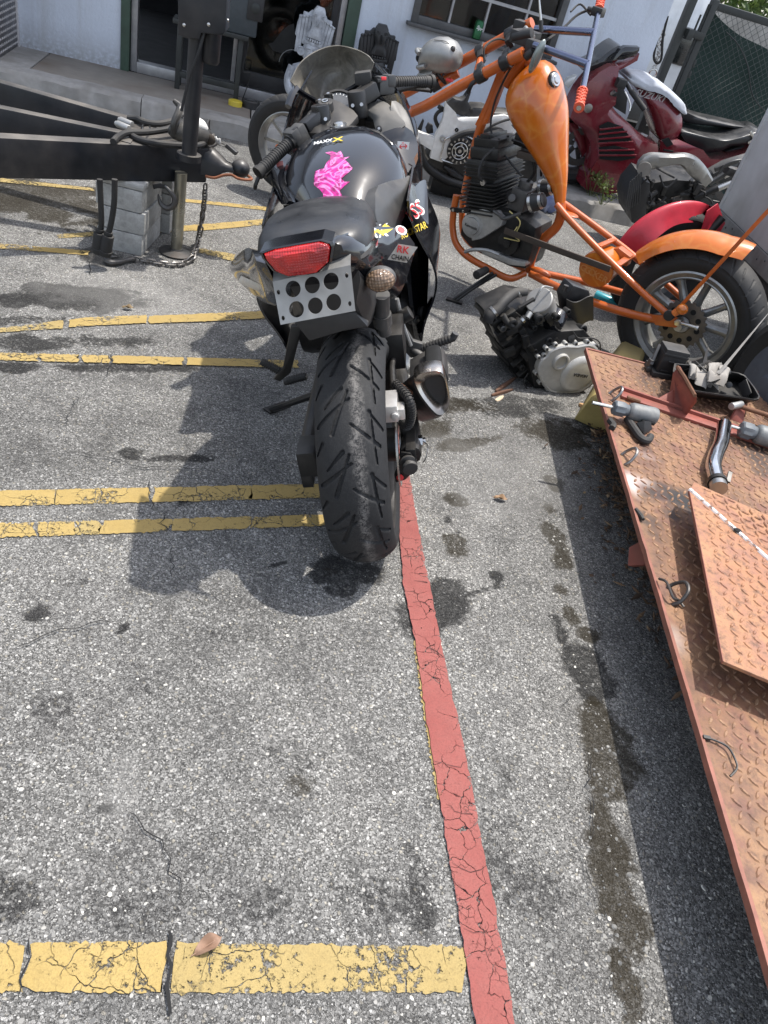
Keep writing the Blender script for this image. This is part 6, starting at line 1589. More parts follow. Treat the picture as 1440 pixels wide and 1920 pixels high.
# main facet: under the fold line; upper facet drops a little beyond it
fold1 = fold0 + fold1d * 0.62
u_,w_ = (cB - fold0),None
main = [fold0,cB,cD,fold1]
topA = P_(1301,904,PH - 0.004); topd = (P_(1440,966,PH - 0.02) - topA).normalized(); topB = topA + topd * 0.6
def quad_sheet(a,b,c,d,nu,nv,th):
    mb = MB(); n = (b - a).cross(d - a).normalized(); n = n if n.z > 0 else -n
    for off in (0,-th):
        pass
    mb.prism([a,b,c,d],-n * th); return mb,n
mb,nM = quad_sheet(*main,1,1,0.009); k = mb.build('plate',M_deckplate,pl_,bevel=0.0012)
mb,nT = quad_sheet(fold0 + fold1d * 0.001,fold1,topB,topA,1,1,0.009); mb.build('plate_flap',M_deckplate,pl_,bevel=0.0012)
mb = MB(); mb.prism([fold0 - nM * 0.0085,fold0 + nM * 0.0006,cB + nM * 0.0006,cB - nM * 0.0085],(Rf.I.to_3x3() @ V(-0.002,0,0))); mb.build('plate_edge',M_deckedge,pl_)
# tread lozenges on both facets
def on_facet(a,b,d,nrm,name):
    ex = (b - a).normalized(); ey = nrm.cross(ex); ey = ey if ey.dot(d - a) > 0 else -ey
    M = Matrix(((ex.x,ey.x,nrm.x,a.x),(ex.y,ey.y,nrm.y,a.y),(ex.z,ey.z,nrm.z,a.z),(0,0,0,1)))
    return M
M1 = on_facet(fold0,cB,fold1,nM,''); L1 = (cB - fold0).length
I1 = M1.inverted(); pc_ = I1 @ cD; pf = I1 @ fold1
def inside(poly):
    def f(x,y):
        c = False; n = len(poly)
        for i in range(n):
            x0,y0 = poly[i]; x1,y1 = poly[(i + 1) % n]
            if (y0 > y) != (y1 > y) and x < (x1 - x0) * (y - y0) / (y1 - y0) + x0: c = not c
        return c
    return f
q2 = [((I1 @ p).x,(I1 @ p).y) for p in main]; cx_,cy_ = sum(p[0] for p in q2) / 4,sum(p[1] for p in q2) / 4
ins = inside([(cx_ + (p[0] - cx_) * 0.93,cy_ + (p[1] - cy_) * 0.93) for p in q2])
mb = MB(); lozenges(mb,min(p[0] for p in q2),max(p[0] for p in q2),min(p[1] for p in q2),max(p[1] for p in q2),0.027,0.027,0.0072,0.003,ins,0.0,M1)
o = mb.build('tread_pattern',M_deckplate,pl_,smooth=30); o['kind'] = 'stuff'
M2 = on_facet(fold0,fold1,topA,nT,''); I2 = M2.inverted(); q3 = [((I2 @ p).x,(I2 @ p).y) for p in (fold0,fold1,topB,topA)]; cx2,cy2 = sum(p[0] for p in q3) / 4,sum(p[1] for p in q3) / 4
ins2 = inside([(cx2 + (p[0] - cx2) * 0.9,cy2 + (p[1] - cy2) * 0.84) for p in q3])
mb = MB(); lozenges(mb,min(p[0] for p in q3),max(p[0] for p in q3),min(p[1] for p in q3),max(p[1] for p in q3),0.027,0.027,0.0072,0.003,ins2,0.0,M2)
o = mb.build('tread_pattern',M_deckplate,pl_,smooth=30); o['kind'] = 'stuff'
M_bare,t_,b_ = new_mat('bare_fold'); b_.inputs['Base Color'].default_value = (0.75,0.72,0.70,1); b_.inputs['Roughness'].default_value = 0.5
n_ = noise(t_,coords(t_),60.0,5.0); lk(t_,ramp(t_,n_,[(0.36,0.0),(0.5,1.0)]),b_.inputs['Alpha'])
mb = MB(); mb.tube([fold0 + nM * 0.0,fold0 + fold1d * 0.2 + nM * 0.001,fold0 + fold1d * 0.6 + nM * 0.0],0.0065,8); mb.build('bare_crease',M_bare,pl_)
hc = fold0 + fold1d * ((P_(1381,997) - fold0).length) + nM * 0.0045; mb = MB(); mb.ell(hc,(0.010,0.012,0.004)); mb.build('drilled_hole',M_hole,pl_)
# what the plate rests on
for q in (fold0.lerp(cB,.4) + (fold1 - fold0) * .5,fold0.lerp(cB,.85) + (fold1 - fold0) * .7,fold0.lerp(cB,.1) + (fold1 - fold0) * .35):
    h = q.z - 0.012; MB().box((q.x,q.y,h / 2),(0.05,0.05,h)).build('spacer',M_rust,pl_,bevel=0.003)

# ---- things on the ramp
M_greycast = simple('grey_zinc_casting',(0.145,0.155,0.16),0.55,0.3,dirt=(0.26,0.25,0.23),dirt_amt=0.6,scale=55,bmp=0.4)
def motor(label,p0,p1,knob,hose):
    t = thing('canister',label,'canister',Rf,group='grey canisters with knobs on the ramp')
    a,b = p0,p1; d = (b - a).normalized(); L_ = (b - a).length; r = L_ * 0.285
    mb = MB(); mb.lathe(a,d,[(0,r * 0.7),(0.006,r * 0.92),(0.014,r),(L_ - 0.016,r * 1.02),(L_ - 0.006,r * 0.95),(L_,r * 0.6)],28); mb.build('canister_body',M_greycast,t,smooth=40)
    mb = MB(); n_ = 8
    prof = []
    for x,k in ((-0.055,0.65),(-0.05,0.8),(-0.02,0.82),(-0.012,0.7),(0.0,0.62)):
        u,w = basis(d); prof.append([a + d * x + (u * math.cos(2 * PI * j / 24) + w * math.sin(2 * PI * j / 24)) * r * k * (1 + (0.10 * math.cos(8 * 2 * PI * j / 24) if -0.052 < x < -0.015 else 0)) for j in range(24)])
    mb.rings(prof); mb.build('knob',simple('blue_grey_knob',(0.10,0.115,0.13),0.5,dirt=(0.2,0.19,0.17),dirt_amt=0.4,scale=60) if 'blue_grey_knob' not in bpy.data.materials else bpy.data.materials['blue_grey_knob'],t,bevel=0.001)
    mb = MB(); mb.cyl(a - d * 0.055,a - d * 0.13,0.006,n=10); mb.build('spindle',M_steel,t)
    # the slot cut low in its side, facing the viewer
    u,w = basis(d); v = (rl(1190,1300,.2) - a); v = (v - d * v.dot(d)).normalized(); dn_ = V(0,0,-1); f_ = (v * 0.9 + dn_ * 0.45).normalized(); s_ = d.cross(f_)
    c = a + d * L_ * 0.66
    mb = MB(); mb.box(c + f_ * (r * 0.93),(L_ * 0.46,0.016,r * 0.42),Matrix((d,f_,s_)).transposed()); mb.build('slot',M_hole,t,bevel=0.002)
    if hose:
        mb = MB(); mb.tube(hose,[0.013,0.014,0.014,0.013,0.012],10,6); mb.build('hose',M_rubber,t)
    return t
hz = 0.043
motor('grey canister with knob and curled black hose at the far end of the ramp',rl(1178,770,.045),rl(1232,782,.045),1,[rl(1176,785,.02),rl(1190,806,.016),rl(1202,822,.016),rl(1214,826,.016),rl(1220,818,.018)])
motor('grey canister cut off by the right edge of the photo',rl(1416,812,.045),rl(1478,830,.045),1,None)
o = MB(); o.tube([rl(1143,788,.012),rl(1150,797,.012),rl(1147,803,.012)],0.011,8,3); o = o.build('rubber_elbow',M_rubber,None)
for ob_ in (o,): ob_.data.transform(Rf.M); single(ob_,'small black rubber elbow beside the grey canister','hose')
mb = MB(); sp = [rl(*q) for q in ((1193,794,.02),(1208,790,.045),(1220,792,.045),(1222,806,.008),(1206,816,.006))]; mb.prism(sp,(0.0,0.0,0.003)); o = mb.build('metal_flap',M_darksteel,None); o.data.transform(Rf.M); single(o,'bent brown metal flap under the grey canister','metal scrap')
# bent exhaust pipe with a clamp
pipe = thing('exhaust_pipe','short bent chrome exhaust pipe with a black clamp','exhaust pipe',Rf)
pp = [rl(1358,797,.035),rl(1352,830,.035),rl(1343,852,.035),rl(1338,872,.033),rl(1341,890,.031),rl(1347,912,.03)]
mb = MB(); mb.tube(pp,0.025,20,8,cap=False); mb.build('pipe',simple('chrome_pipe',(0.62,0.62,0.62),0.16,1.0,dirt=(0.25,0.23,0.2),dirt_amt=0.5,scale=30),pipe,solid=0.002)
mb = MB(); mb.cyl(pp[0],pp[0].lerp(pp[1],.3),0.022,n=16); mb.build('pipe_bore',M_hole,pipe)
d_ = (pp[-1] - pp[-2]).normalized(); mb = MB(); mb.lathe(pp[-1] - d_ * 0.03,d_,[(0,0.026),(0,0.030),(0.016,0.030),(0.016,0.026)],24,True); q = pp[-1] - d_ * 0.022 + V(0,0.03 * sgn,0.01); mb.bar(q,q + V(-0.035,0.01 * sgn,0.015),0.012,0.008); mb.build('clamp',M_blackmetal,pipe)
mb = MB(); mb.cyl(pp[-1] - d_ * .012,pp[-1] + d_ * 0.012,0.0265,n=20); mb.build('pipe_flare',M_steel,pipe)
# black plastic tray with a grey rag in it
tray = thing('parts_tray','long black plastic tray holding a dirty grey rag','tray',Rf)
rim = [rl(*q,.075) for q in ((1268,683),(1330,692),(1384,700),(1402,712),(1422,742),(1412,748),(1385,743),(1330,736),(1282,726),(1272,712))]
floor_ = [rl(*q,.02) for q in ((1282,700),(1335,706),(1380,712),(1395,722),(1408,746),(1400,752),(1380,748),(1330,742),(1290,732),(1280,718))]
rim = catmull(rim,2,True); floor_ = catmull(floor_,2,True); cc_ = sum(floor_,Vector()) / len(floor_)
ro = [p + (p - cc_) * 0.04 for p in rim]
mb = MB(); mb.rings([[p * 1.0 - V(0,0,.012) for p in floor_],[p + V(0,0,-0.006) for p in ro],[p + V(0,0,0.0) for p in ro],rim,floor_,[cc_.lerp(p,0.5) for p in floor_]],cap=True); mb.build('tray_body',M_plastic,tray,smooth=40)
mb = MB(); p = rl(1375,728,.05); q = rl(1370,742,.03); mb.bar(rl(1392,715,.07),rl(1402,742,.04),.006,.04); mb.cyl(rl(1367,722,.05),rl(1367,722,.065),.012,n=12); mb.build('tray_rib',M_plastic,tray,bevel=.002)
rag = thing('rag','crumpled grey rag lying in the black tray','rag',Rf)
def crumple(name,pxs,h,mat,parent,seed,amp=0.02,n=26):
    P = [rl(*q,h) for q in pxs]; r = np.random.default_rng(seed); ph = r.random(8) * 6
    def fn(u,v):
        a = P[0].lerp(P[1],u); b = P[3].lerp(P[2],u); p = a.lerp(b,v)
        z = amp * (math.sin(u * 9 + ph[0] + 3 * math.sin(v * 5 + ph[1])) * 0.5 + math.sin(v * 11 + ph[2] + 2 * u) * 0.4 + math.sin((u + v) * 17 + ph[3]) * 0.25)
        e = math.sin(u * PI) ** .5 * math.sin(v * PI) ** .5 if 0 < u < 1 and 0 < v < 1 else 0
        return p + V(0.012 * math.sin(v * 13 + ph[4]),0.012 * math.sin(u * 12 + ph[5]),z + 0.015 * e)
    return MB().grid(fn,n,n).build(name,mat,parent,smooth=60,solid=0.0015)
M_rag = simple('grey_rag',(0.33,0.31,0.285),0.95,dirt=(0.10,0.085,0.07),dirt_amt=0.75,scale=30,bmp=0.6,var=0.25)
crumple('cloth',((1284,682),(1330,690),(1345,722),(1300,716)),.06,M_rag,rag,3); crumple('cloth',((1322,684),(1366,692),(1352,718),(1326,714)),.078,M_rag,rag,5)
# black battery-like box
bxx = thing('black_box','upright black plastic box with a strap, standing at the head of the ramp','plastic box',Rf)
fb = [rl(1222,708,0.02),rl(1268,700,0.02)]
c0,c1 = rl(1224,706,0.0),rl(1272,716,0.0); ex = (c1 - c0).normalized(); ez = V(0,0,1); ey = ez.cross(ex); Mb = Matrix((ex,ey,ez)).transposed(); wd = (c1 - c0).length
cen_ = (c0 + c1) / 2 + ey * 0.045 * (1 if ey.x < 0 else -1)
mb = MB(); mb.box(cen_ + V(0,0,0.06),(wd * 0.9,0.075,0.115),Mb); mb.build('box_body',M_plastic,bxx,bevel=0.006)
mb = MB(); mb.box(cen_ + V(0,0,0.095),(wd * 0.93,0.08,0.012),Mb); mb.box(cen_ + V(0,0,0.01),(wd * 1.15,0.10,0.02),Mb); mb.build('box_flange',M_plastic,bxx,bevel=0.003)
mb = MB(); s_ = ey * (-1 if ey.x < 0 else 1) * -1; k_ = cen_ + ey * (0.04 if ey.x > 0 else -0.04) * -1
fside = ey if (Rf.M.to_3x3() @ ey).dot(CAMPOS - Rf.W(cen_)) > 0 else -ey
mb.box(cen_ + fside * 0.040 + V(0,0,0.07),(0.045,0.006,0.006),Mb); mb.box(cen_ + fside * 0.040 + ex * 0.02 + V(0,0,0.055),(0.006,0.006,0.035),Mb); mb.box(cen_ + fside * 0.041 + V(-0.0,0,0.03) - ex * .02,(0.03,0.004,0.004),Mb); mb.build('clip',M_plastic,bxx,bevel=0.001)
mb = MB(); q = cen_ - ex * wd * 0.6; mb.cyl(q + V(0,0,.02),q + V(0,0,.05),.014,n=12); mb.cyl(q + V(0.02,0,.012),q + V(-.02,0,.012),.012,n=10); mb.bar(q + V(0.01,0,.03),q + V(-.03,.01,.10),.012,.02); mb.build('box_fitting',M_darksteel,bxx,bevel=0.002)
# zip tie on the deck
o = MB(); o.tube([rl(1322,1382,.006),rl(1345,1390,.008),rl(1366,1402,.01),rl(1380,1428,.012),rl(1381,1442,.008),rl(1369,1456,.004)],0.0024,6,6); o.box(rl(1325,1383,.007),(0.008,0.016,0.006)); o = o.build('zip_tie',M_plastic,None); o.data.transform(Rf.M); single(o,'curved black zip tie lying on the ramp','zip tie')
mb = MB(); mb.tube([rl(1192,955,.006),rl(1200,965,.008),rl(1206,974,.01)],[.006,.007,.005],8,3); o = mb.build('rubber_strip',M_rubber,None); o.data.transform(Rf.M); single(o,'short black rubber strip at the ramp edge','rubber strip')
# yellow parking block under the head of the ramp
M_yblock = simple('yellow_block_paint',(0.36,0.28,0.10),0.8,dirt=(0.20,0.16,0.09),dirt_amt=0.7,scale=22,bmp=0.4)
wA,wB = onz(1180,668,0.05),onz(1118,790,0.02); wd_ = V(wB.x - wA.x,wB.y - wA.y,0).normalized(); ws = V(-wd_.y,wd_.x,0)
prof = [(-.085,0.0),(-.06,.11),(-.045,.125),(.045,.125),(.06,.11),(.085,0.0)]
mb = MB(); mb.rings([[V(wA.x,wA.y,0) + wd_ * t + ws * a + V(0,0,z * k) for a,z in prof] for t,k in ((-0.03,.9),(0,1),(0.75,1),(0.78,.9))]); o = mb.build('wheel_stop',M_yblock,None,bevel=0.006); single(o,'yellow painted concrete wheel stop under the end of the ramp','wheel stop')
# leaf litter gathered under the near edge
litter = MB(); r = np.random.default_rng(21)
E0,E1 = onz(1108,800),onz(1300,1330)
for i in range(900):
    t = r.random(); c = E0.lerp(E1,t); off = -abs(r.normal(0,0.05 + 0.05 * math.sin(t * PI))) + 0.07
    c = c + V(off + r.random() * .06,r.normal(0,.03),0.006 + 0.012 * r.random()); a = r.random() * 6.28; l_,w_ = 0.008 + 0.022 * r.random() ** 2,0.003 + 0.006 * r.random()
    d = V(math.cos(a),math.sin(a),r.normal(0,.25)).normalized(); s = d.cross(V(r.normal(0,.3),r.normal(0,.3),1)).normalized()
    litter.add([c - d * l_,c - s * w_,c + d * l_,c + s * w_,c + V(0,0,0.003)],[(0,1,4),(1,2,4),(2,3,4),(3,0,4)])
M_litter,t_,b_ = new_mat('dead_leaves'); g_ = t_.nodes.new('ShaderNodeNewGeometry')
lk(t_,ramp(t_,g_.outputs['Random Per Island'],[(0.0,(0.035,0.022,0.014)),(0.5,(0.10,0.06,0.035)),(0.85,(0.18,0.11,0.06)),(1.0,(0.36,0.26,0.15))]),b_.inputs['Base Color']); b_.inputs['Roughness'].default_value = .85
o = litter.build('leaf_litter',M_litter,None,smooth=0,recalc=False); tag(o,'dead leaves and chips blown under the ramp edge',None,None,'stuff')
# wood chips, sticks and single leaves on the asphalt
M_chip = simple('split_wood',(0.42,0.25,0.12),0.85,dirt=(0.15,0.08,0.04),dirt_amt=0.6,scale=40,bmp=0.4)
M_stick = simple('dark_stick',(0.10,0.05,0.03),0.85,dirt=(0.2,0.1,0.06),dirt_amt=0.5,scale=40,bmp=.4)
def chip(p,q,w,h,mat,name,label,cat,group=None):
    a,b = onz(*p,h / 2 + 0.001),onz(*q,h / 2 + 0.001); d = (b - a).normalized(); s = V(-d.y,d.x,0); mb = MB()
    mb.rings([[a.lerp(b,t) + s * (w * k * i) + V(0,0,h * .5 * j * k2) for i,j in ((-1,-1),(1,-1),(.8,1),(-.7,1))] for t,k,k2 in ((0,.3,.6),(.2,.5,1),(.7,.45,1.1),(1,.15,.5))])
    o = mb.build(name,mat,None,bevel=0.001); return single(o,label,cat,group)
chip((1086,757),(1112,771),.022,.014,M_chip,'wood_chip','split orange wood chip beside the ramp corner','wood chip')
chip((1113,774),(1123,790),.018,.012,M_chip,'wood_chip','small splinter of wood right below the ramp corner','wood chip')
chip((930,733),(968,707),.018,.012,M_stick,'stick','reddish brown stick poking out from under the engine','stick'); chip((922,741),(962,730),.014,.012,M_stick,'stick','dark flat stick on the asphalt left of the engine','stick')
chip((930,751),(944,742),.02,.004,simple('pale_wood',(0.5,0.4,0.28),.8),'wood_chip','thin pale wood shaving lying flat below the engine','wood chip')
def leaf(px,py,ln,ang,col,label,curl=0.012):
    c = onz(px,py,0.006); a = R(ang); d = V(math.cos(a),math.sin(a),0); s = V(-d.y,d.x,0); mb = MB()
    def fn(u,v):
        w = math.sin(PI * min(1,u * 0.97 + 0.02)) ** 0.8 * 0.26; k = lerp(-1,1,v)
        return c + d * (ln * (u - .5)) + s * (ln * w * k) + V(0,0,0.003 + curl * abs(k) * w * 3 + curl * 0.6 * (1 - u) * u + 0.004 * math.sin(u * 9 + k * 2))
    mb.grid(fn,14,6); mt = simple('leaf_' + str(px),col,0.7,dirt=(col[0] * .5,col[1] * .45,col[2] * .4),dirt_amt=.6,scale=70,bmp=.3)
    o = mb.build('leaf',mt,None,smooth=60,solid=0.0006)
    mb = MB(); mb.tube([c + d * ln * -.62 + V(0,0,.004),c + d * ln * .45 + V(0,0,.006)],[.0012,.0007],5); v_ = mb.build('leaf_vein',mt,None)
    single(o,label,'leaf'); v_.data.transform(Matrix.Translation(-o.location)); v_.parent = o
leaf(390,1774,0.050,48,(0.24,0.145,0.095),'dry brown leaf lying on the front yellow line',0.014)
leaf(938,936,0.045,10,(0.26,0.16,0.085),'small dry leaf on open asphalt right of the red line',0.010)
leaf(240,578,0.04,30,(0.20,0.14,0.07),'tiny dry leaf on asphalt left of the parked bike',.008)
# ================================================================ black trailer tongue on the left, with its jack
M_trailer = simple('trailer_black',(0.010,0.012,0.016),0.42,0.1,dirt=(0.055,0.046,0.040),dirt_amt=0.7,scale=17,var=0.35,dustup=0.5,bmp=0.25)
TZ0,TZ1 = 0.31,0.455
trl = thing('trailer_tongue','black steel trailer drawbar with electric jack, propped on concrete blocks','trailer',loc=(-1.27,3.235,0))
def tw(mb,name,mat,parent=trl,**k):
    mb.v = [(x + 1.27,y - 3.235,z) for x,y,z in mb.v]; return mb.build(name,mat,parent,**k)
def beam(a,b,w,z0,z1,name='beam',side=-1):
    """a, b: ends of the top edge on the viewer's side."""
    d = V(b.x - a.x,b.y - a.y,0).normalized(); s = V(-d.y,d.x,0); a0 = a - d * 0.0
    rg = []
    for p in (a0,b):
        rg.append([V(p.x,p.y,z0),V(p.x,p.y,z1),V(p.x,p.y,z1) + s * w,V(p.x,p.y,z0) + s * w])
    return tw(MB().rings(rg),name,M_trailer,bevel=0.006)
n0,n1 = onz(-120,252,TZ1),onz(392,279,TZ1)
beam(n0,n1,0.065,TZ0,TZ1)
m0,m1 = onz(-120,178,TZ1),onz(240,252,TZ1); beam(m0,m1,0.055,TZ0 + .02,TZ1)
f0,f1 = onz(-160,100,TZ1 + .02),onz(238,222,TZ1); f1b = onz(300,240,TZ1)
beam(f0,f1b,0.06,TZ0 + .02,TZ1)
# plates joining the beams near the coupler
mb = MB(); mb.prism([onz(*q,TZ1 - .006) for q in ((232,255),(392,278),(408,268),(402,250),(330,240),(285,236),(240,240))],(0,0,-0.012)); tw(mb,'nose_plate',M_trailer,bevel=.002)
mb = MB(); mb.prism([onz(*q,TZ1 + .004) for q in ((222,262),(245,268),(268,234),(250,232))],(0,0,-0.02)); tw(mb,'cross_plate',M_trailer,bevel=.002)
# coupler: a pressed channel narrowing to a ball socket with a rusty lip
cS,cE = onz(392,283,.44),onz(452,303,.43)
d = V(cE.x - cS.x,cE.y - cS.y,0).normalized(); s = V(-d.y,d.x,0); Lc = (cE - cS).length
def sect(t,hw,z0,z1): return [cS + d * (Lc * t) + s * (hw * a) + V(0,0,lerp(z0,z1,b) - cS.z) for a,b in ((-1,0),(-1,.5),(-.8,.85),(-.4,1),(.4,1),(.8,.85),(1,.5),(1,0))]
mb = MB(); mb.rings([sect(-.15,.045,.345,.455),sect(.15,.045,.345,.452),sect(.35,.043,.355,.435),sect(.55,.036,.375,.415),sect(.75,.032,.385,.41),sect(.9,.034,.385,.415)]); tw(mb,'coupler',M_trailer,smooth=50)
bc = cS + d * Lc + V(0,0,.400 - cS.z); mb = MB(); mb.ell(bc,(.042,.042,.040)); tw(mb,'ball_socket',M_trailer)
lipc = [cS + d * (Lc * t) + s * a * -1 + V(0,0,z - cS.z) for t,a,z in ((0.02,.047,.345),(.3,.047,.348),(.55,.040,.366),(.8,.038,.375),(1.0,.046,.370),(1.25,.03,.368),(1.38,0,.368))]
lipd = [cS + d * (Lc * t) + s * a + V(0,0,z - cS.z) for t,a,z in ((1.25,.03,.368),(1.0,.046,.370),(.6,.04,.366))]
mb = MB(); mb.tube(lipc + lipd,.0065,7,4); tw(mb,'rusty_lip',simple('orange_rust',(0.26,0.10,0.05),.85,dirt=(.08,.03,.02),dirt_amt=.6,scale=70,bmp=.4))
mb = MB(); la,lb = onz(425,272,.475),onz(444,288,.455); mb.bar(la,lb,.022,.018); tw(mb,'latch',M_darksteel,bevel=.003)
mb = MB(); mb.torus(onz(415,271,.47),(0.1,0,1),.02,.0018,24,6); tw(mb,'pull_ring',M_darksteel)
# jack: inner post to the foot, outer black tube, motor head
jx,jy = -1.27,3.235
M_post = simple('greased_chrome',(0.36,0.35,0.30),0.3,0.9,dirt=(0.14,0.12,0.07),dirt_amt=0.8,scale=30)
mb = MB(); mb.cyl((jx,jy,.02),(jx,jy,.36),.026,n=22); tw(mb,'jack_post',M_post)
mb = MB(); mb.lathe((jx,jy,0.003),(0,0,1),[(0,.075),(.006,.078),(.012,.06),(.018,.032),(.024,.03)],30); tw(mb,'jack_foot',M_darksteel)
jt = V(-1.215,3.17,.44); jtop = V(-1.215,3.17,1.15)
mb = MB(); mb.cyl(jt,V(jt.x,jt.y,.98),.031,n=22); mb.cyl(jt,jt + V(0,0,.025),.05,n=22); tw(mb,'jack_tube',M_trailer)
def jz(px,py):      # point in the upright plane of the jack head that faces the viewer
    return onplane(px,py,(jt.x + .0,jt.y - .07,0),V(0.25,-1,0).normalized())
hd_ = [jz(*q) for q in ((333,-60),(334,66),(348,71),(374,74),(377,62),(417,66),(423,60),(428,-60))]
mb = MB(); bk = V(-.25,1,0).normalized() * .13; mb.prism(hd_,bk); tw(mb,'jack_head',M_trailer,bevel=.004)
for q in ((345,47),(391,46)):
    c = jz(*q); mb = MB(); mb.ell(c,(.007,.004,.007)); tw(mb,'rivet',M_steel)
for q in ((422,22),(425,41)):
    c = jz(*q) + bk * .35; mb = MB(); mb.ell(c,(.004,.006,.006)); tw(mb,'rivet',M_steel)
mc = jz(395,60) + bk * .55; mb = MB(); mb.lathe(mc + V(0,0,.02),(0,0,-1),[(0,.034),(.125,.034),(.135,.028),(.137,.0)],26); tw(mb,'jack_motor',M_trailer)
mb = MB(); a,b = jz(382,62) + bk * .1,jz(340,208) ; mb.tube([a,a.lerp(b,.25) + V(0.004,-.01,0),a.lerp(b,.6) + V(-.004,-.004,0),b],.006,8,5); tw(mb,'jack_cable',M_rubber)
# thick cables looped on the nose of the drawbar
TC = TZ1 + .012
mb = MB(); mb.tube([onz(*q,z) for q,z in (((212,266),TC),((222,256),TC + .004),((240,249),TC + .01),((275,248),TC + .012),((310,243),TC + .02),((330,236),TC + .03))],.013,10,6); tw(mb,'thick_cable',M_rubber)
mb = MB(); mb.tube([onz(*q,z) for q,z in (((246,254),TC),((262,262),TC),((290,268),TC + .004),((330,272),TC + .006),((370,273),TC + .006),((386,264),TC + .01),((388,250),TC + .02),((372,243),TC + .03))],.013,10,6); tw(mb,'thick_cable',M_rubber)
mb = MB(); mb.tube([onz(*q,z) for q,z in (((240,222),TC),((258,223),TC + .01),((275,230),TC + .015),((300,232),TC + .02),((325,226),TC + .03),((345,215),TC + .05))],.013,10,6); tw(mb,'thick_cable',M_rubber)
for q0,q1 in (((226,225),(248,234)),((220,232),(242,241))):
    mb = MB(); a,b = onz(*q0,TC),onz(*q1,TC); mb.cyl(a,b,.014,n=14); mb.cyl(a,a + (a - b) * .15,.010,n=10); tw(mb,'grease_fitting',M_cast,bevel=.002)
mb = MB(); mb.tube([onz(268,234,TC + .01),onz(268,243,TC + .012),onz(274,247,TC + .012),onz(281,242,TC + .012),onz(280,236,TC + .01)],.004,7,5); tw(mb,'shackle',M_steel)
# cables down to the ground with plugs
for k,(pts,pl) in enumerate(((((187,336,.31),(189,380,.20),(190,420,.12),(187,440,.085)),((187,436),(184,474))),(((215,336,.31),(214,380,.20),(209,415,.12),(203,440,.085)),((203,441),(196,478))))):
    y0 = 2.86
    P = [onplane(px,py,(0,y0 + .0,0),V(0,-1,0)) for px,py,_ in pts]
    mb = MB(); mb.tube(P,.0115,10,5); tw(mb,'hanging_cable',M_rubber)
    a,b = [onplane(*q,(0,y0,0),V(0,-1,0)) for q in pl]; mb = MB(); mb.cyl(a,b,.024,.026,16); mb.cyl(a,a + (a - b) * .18,.017,n=12); mb.cyl(b + (a - b) * .15,b + (a - b) * .25,.029,n=16); tw(mb,'cable_plug',M_rubber,bevel=.003)
# animal skull wedged against the jack
skl = thing('animal_skull','blackened animal skull with bleached crown and teeth, tied to the trailer jack','skull',loc=onz(355,262,TZ1))
ok = onz(355,262,TZ1)
def sk_(mb,name,mat,**k): mb.v = [(x - ok.x,y - ok.y,z - ok.z) for x,y,z in mb.v]; return mb.build(name,mat,skl,**k)
sa,sb = onz(322,246,TZ1 + .05),onz(396,256,TZ1 + .035)
dS = (sb - sa).normalized(); sS = V(-dS.y,dS.x,0).normalized(); uS = dS.cross(sS); LS = (sb - sa).length
def ss(t,hw,h,dz): return [sa + dS * (LS * t) + sS * (hw * math.cos(a)) + uS * (h * math.sin(a) + dz) for a in [2 * PI * j / 20 for j in range(20)]]
mb = MB(); mb.rings([ss(-.05,.015,.015,0),ss(.05,.035,.034,0.004),ss(.25,.055,.046,.008),ss(.5,.062,.052,.012),ss(.75,.055,.044,.006),ss(.92,.04,.032,-.004),ss(1.0,.02,.018,-.01)]); body = sk_(mb,'skull_bone',simple('blackened_bone',(.022,.021,.02),.4,dirt=(.25,.23,.2),dirt_amt=.5,scale=26,bmp=.3),smooth=70)
mb = MB(); mb.rings([ss(.30,.02,.02,.040),ss(.38,.045,.03,.040),ss(.55,.052,.030,.044),ss(.72,.045,.027,.036),ss(.86,.02,.015,.022)]); sk_(mb,'bleached_crown',simple('bleached_bone',(.66,.65,.62),.7,dirt=(.12,.11,.1),dirt_amt=.6,scale=30,bmp=.3),smooth=70)
mb = MB(); mb.tube([sa + dS * LS * t + sS * y + uS * z for t,y,z in ((-.02,-.02,-.01),(-.06,-.03,.04),(0.06,-.02,.085),(.12,.0,.10),(.02,.02,.115))],[.012,.014,.016,.015,.008],10,5); sk_(mb,'horn_core',bpy.data.materials['blackened_bone'])
mb = MB(); c = sa + dS * LS * .82 - sS * .05; mb.ell(c,(.022,.014,.022)); sk_(mb,'eye_socket',simple('socket_brown',(.04,.03,.022),.8))
for i in range(7):
    c = sb + dS * (.012 + .002 * i) + sS * (.035 - .011 * i) - uS * (.008 + .004 * (i % 2)); mb = MB(); mb.ell(c,(.006,.006,.014)); sk_(mb,'tooth',bpy.data.materials['bleached_bone'])
mb = MB(); mb.tube([sb + uS * .05 - dS * .03,sb + uS * .06 + sS * .03,sb + uS * .02 + sS * .05 + dS * .02,sb - uS * .02 + dS * .03],.003,6,5); sk_(mb,'binding_wire',M_darksteel)

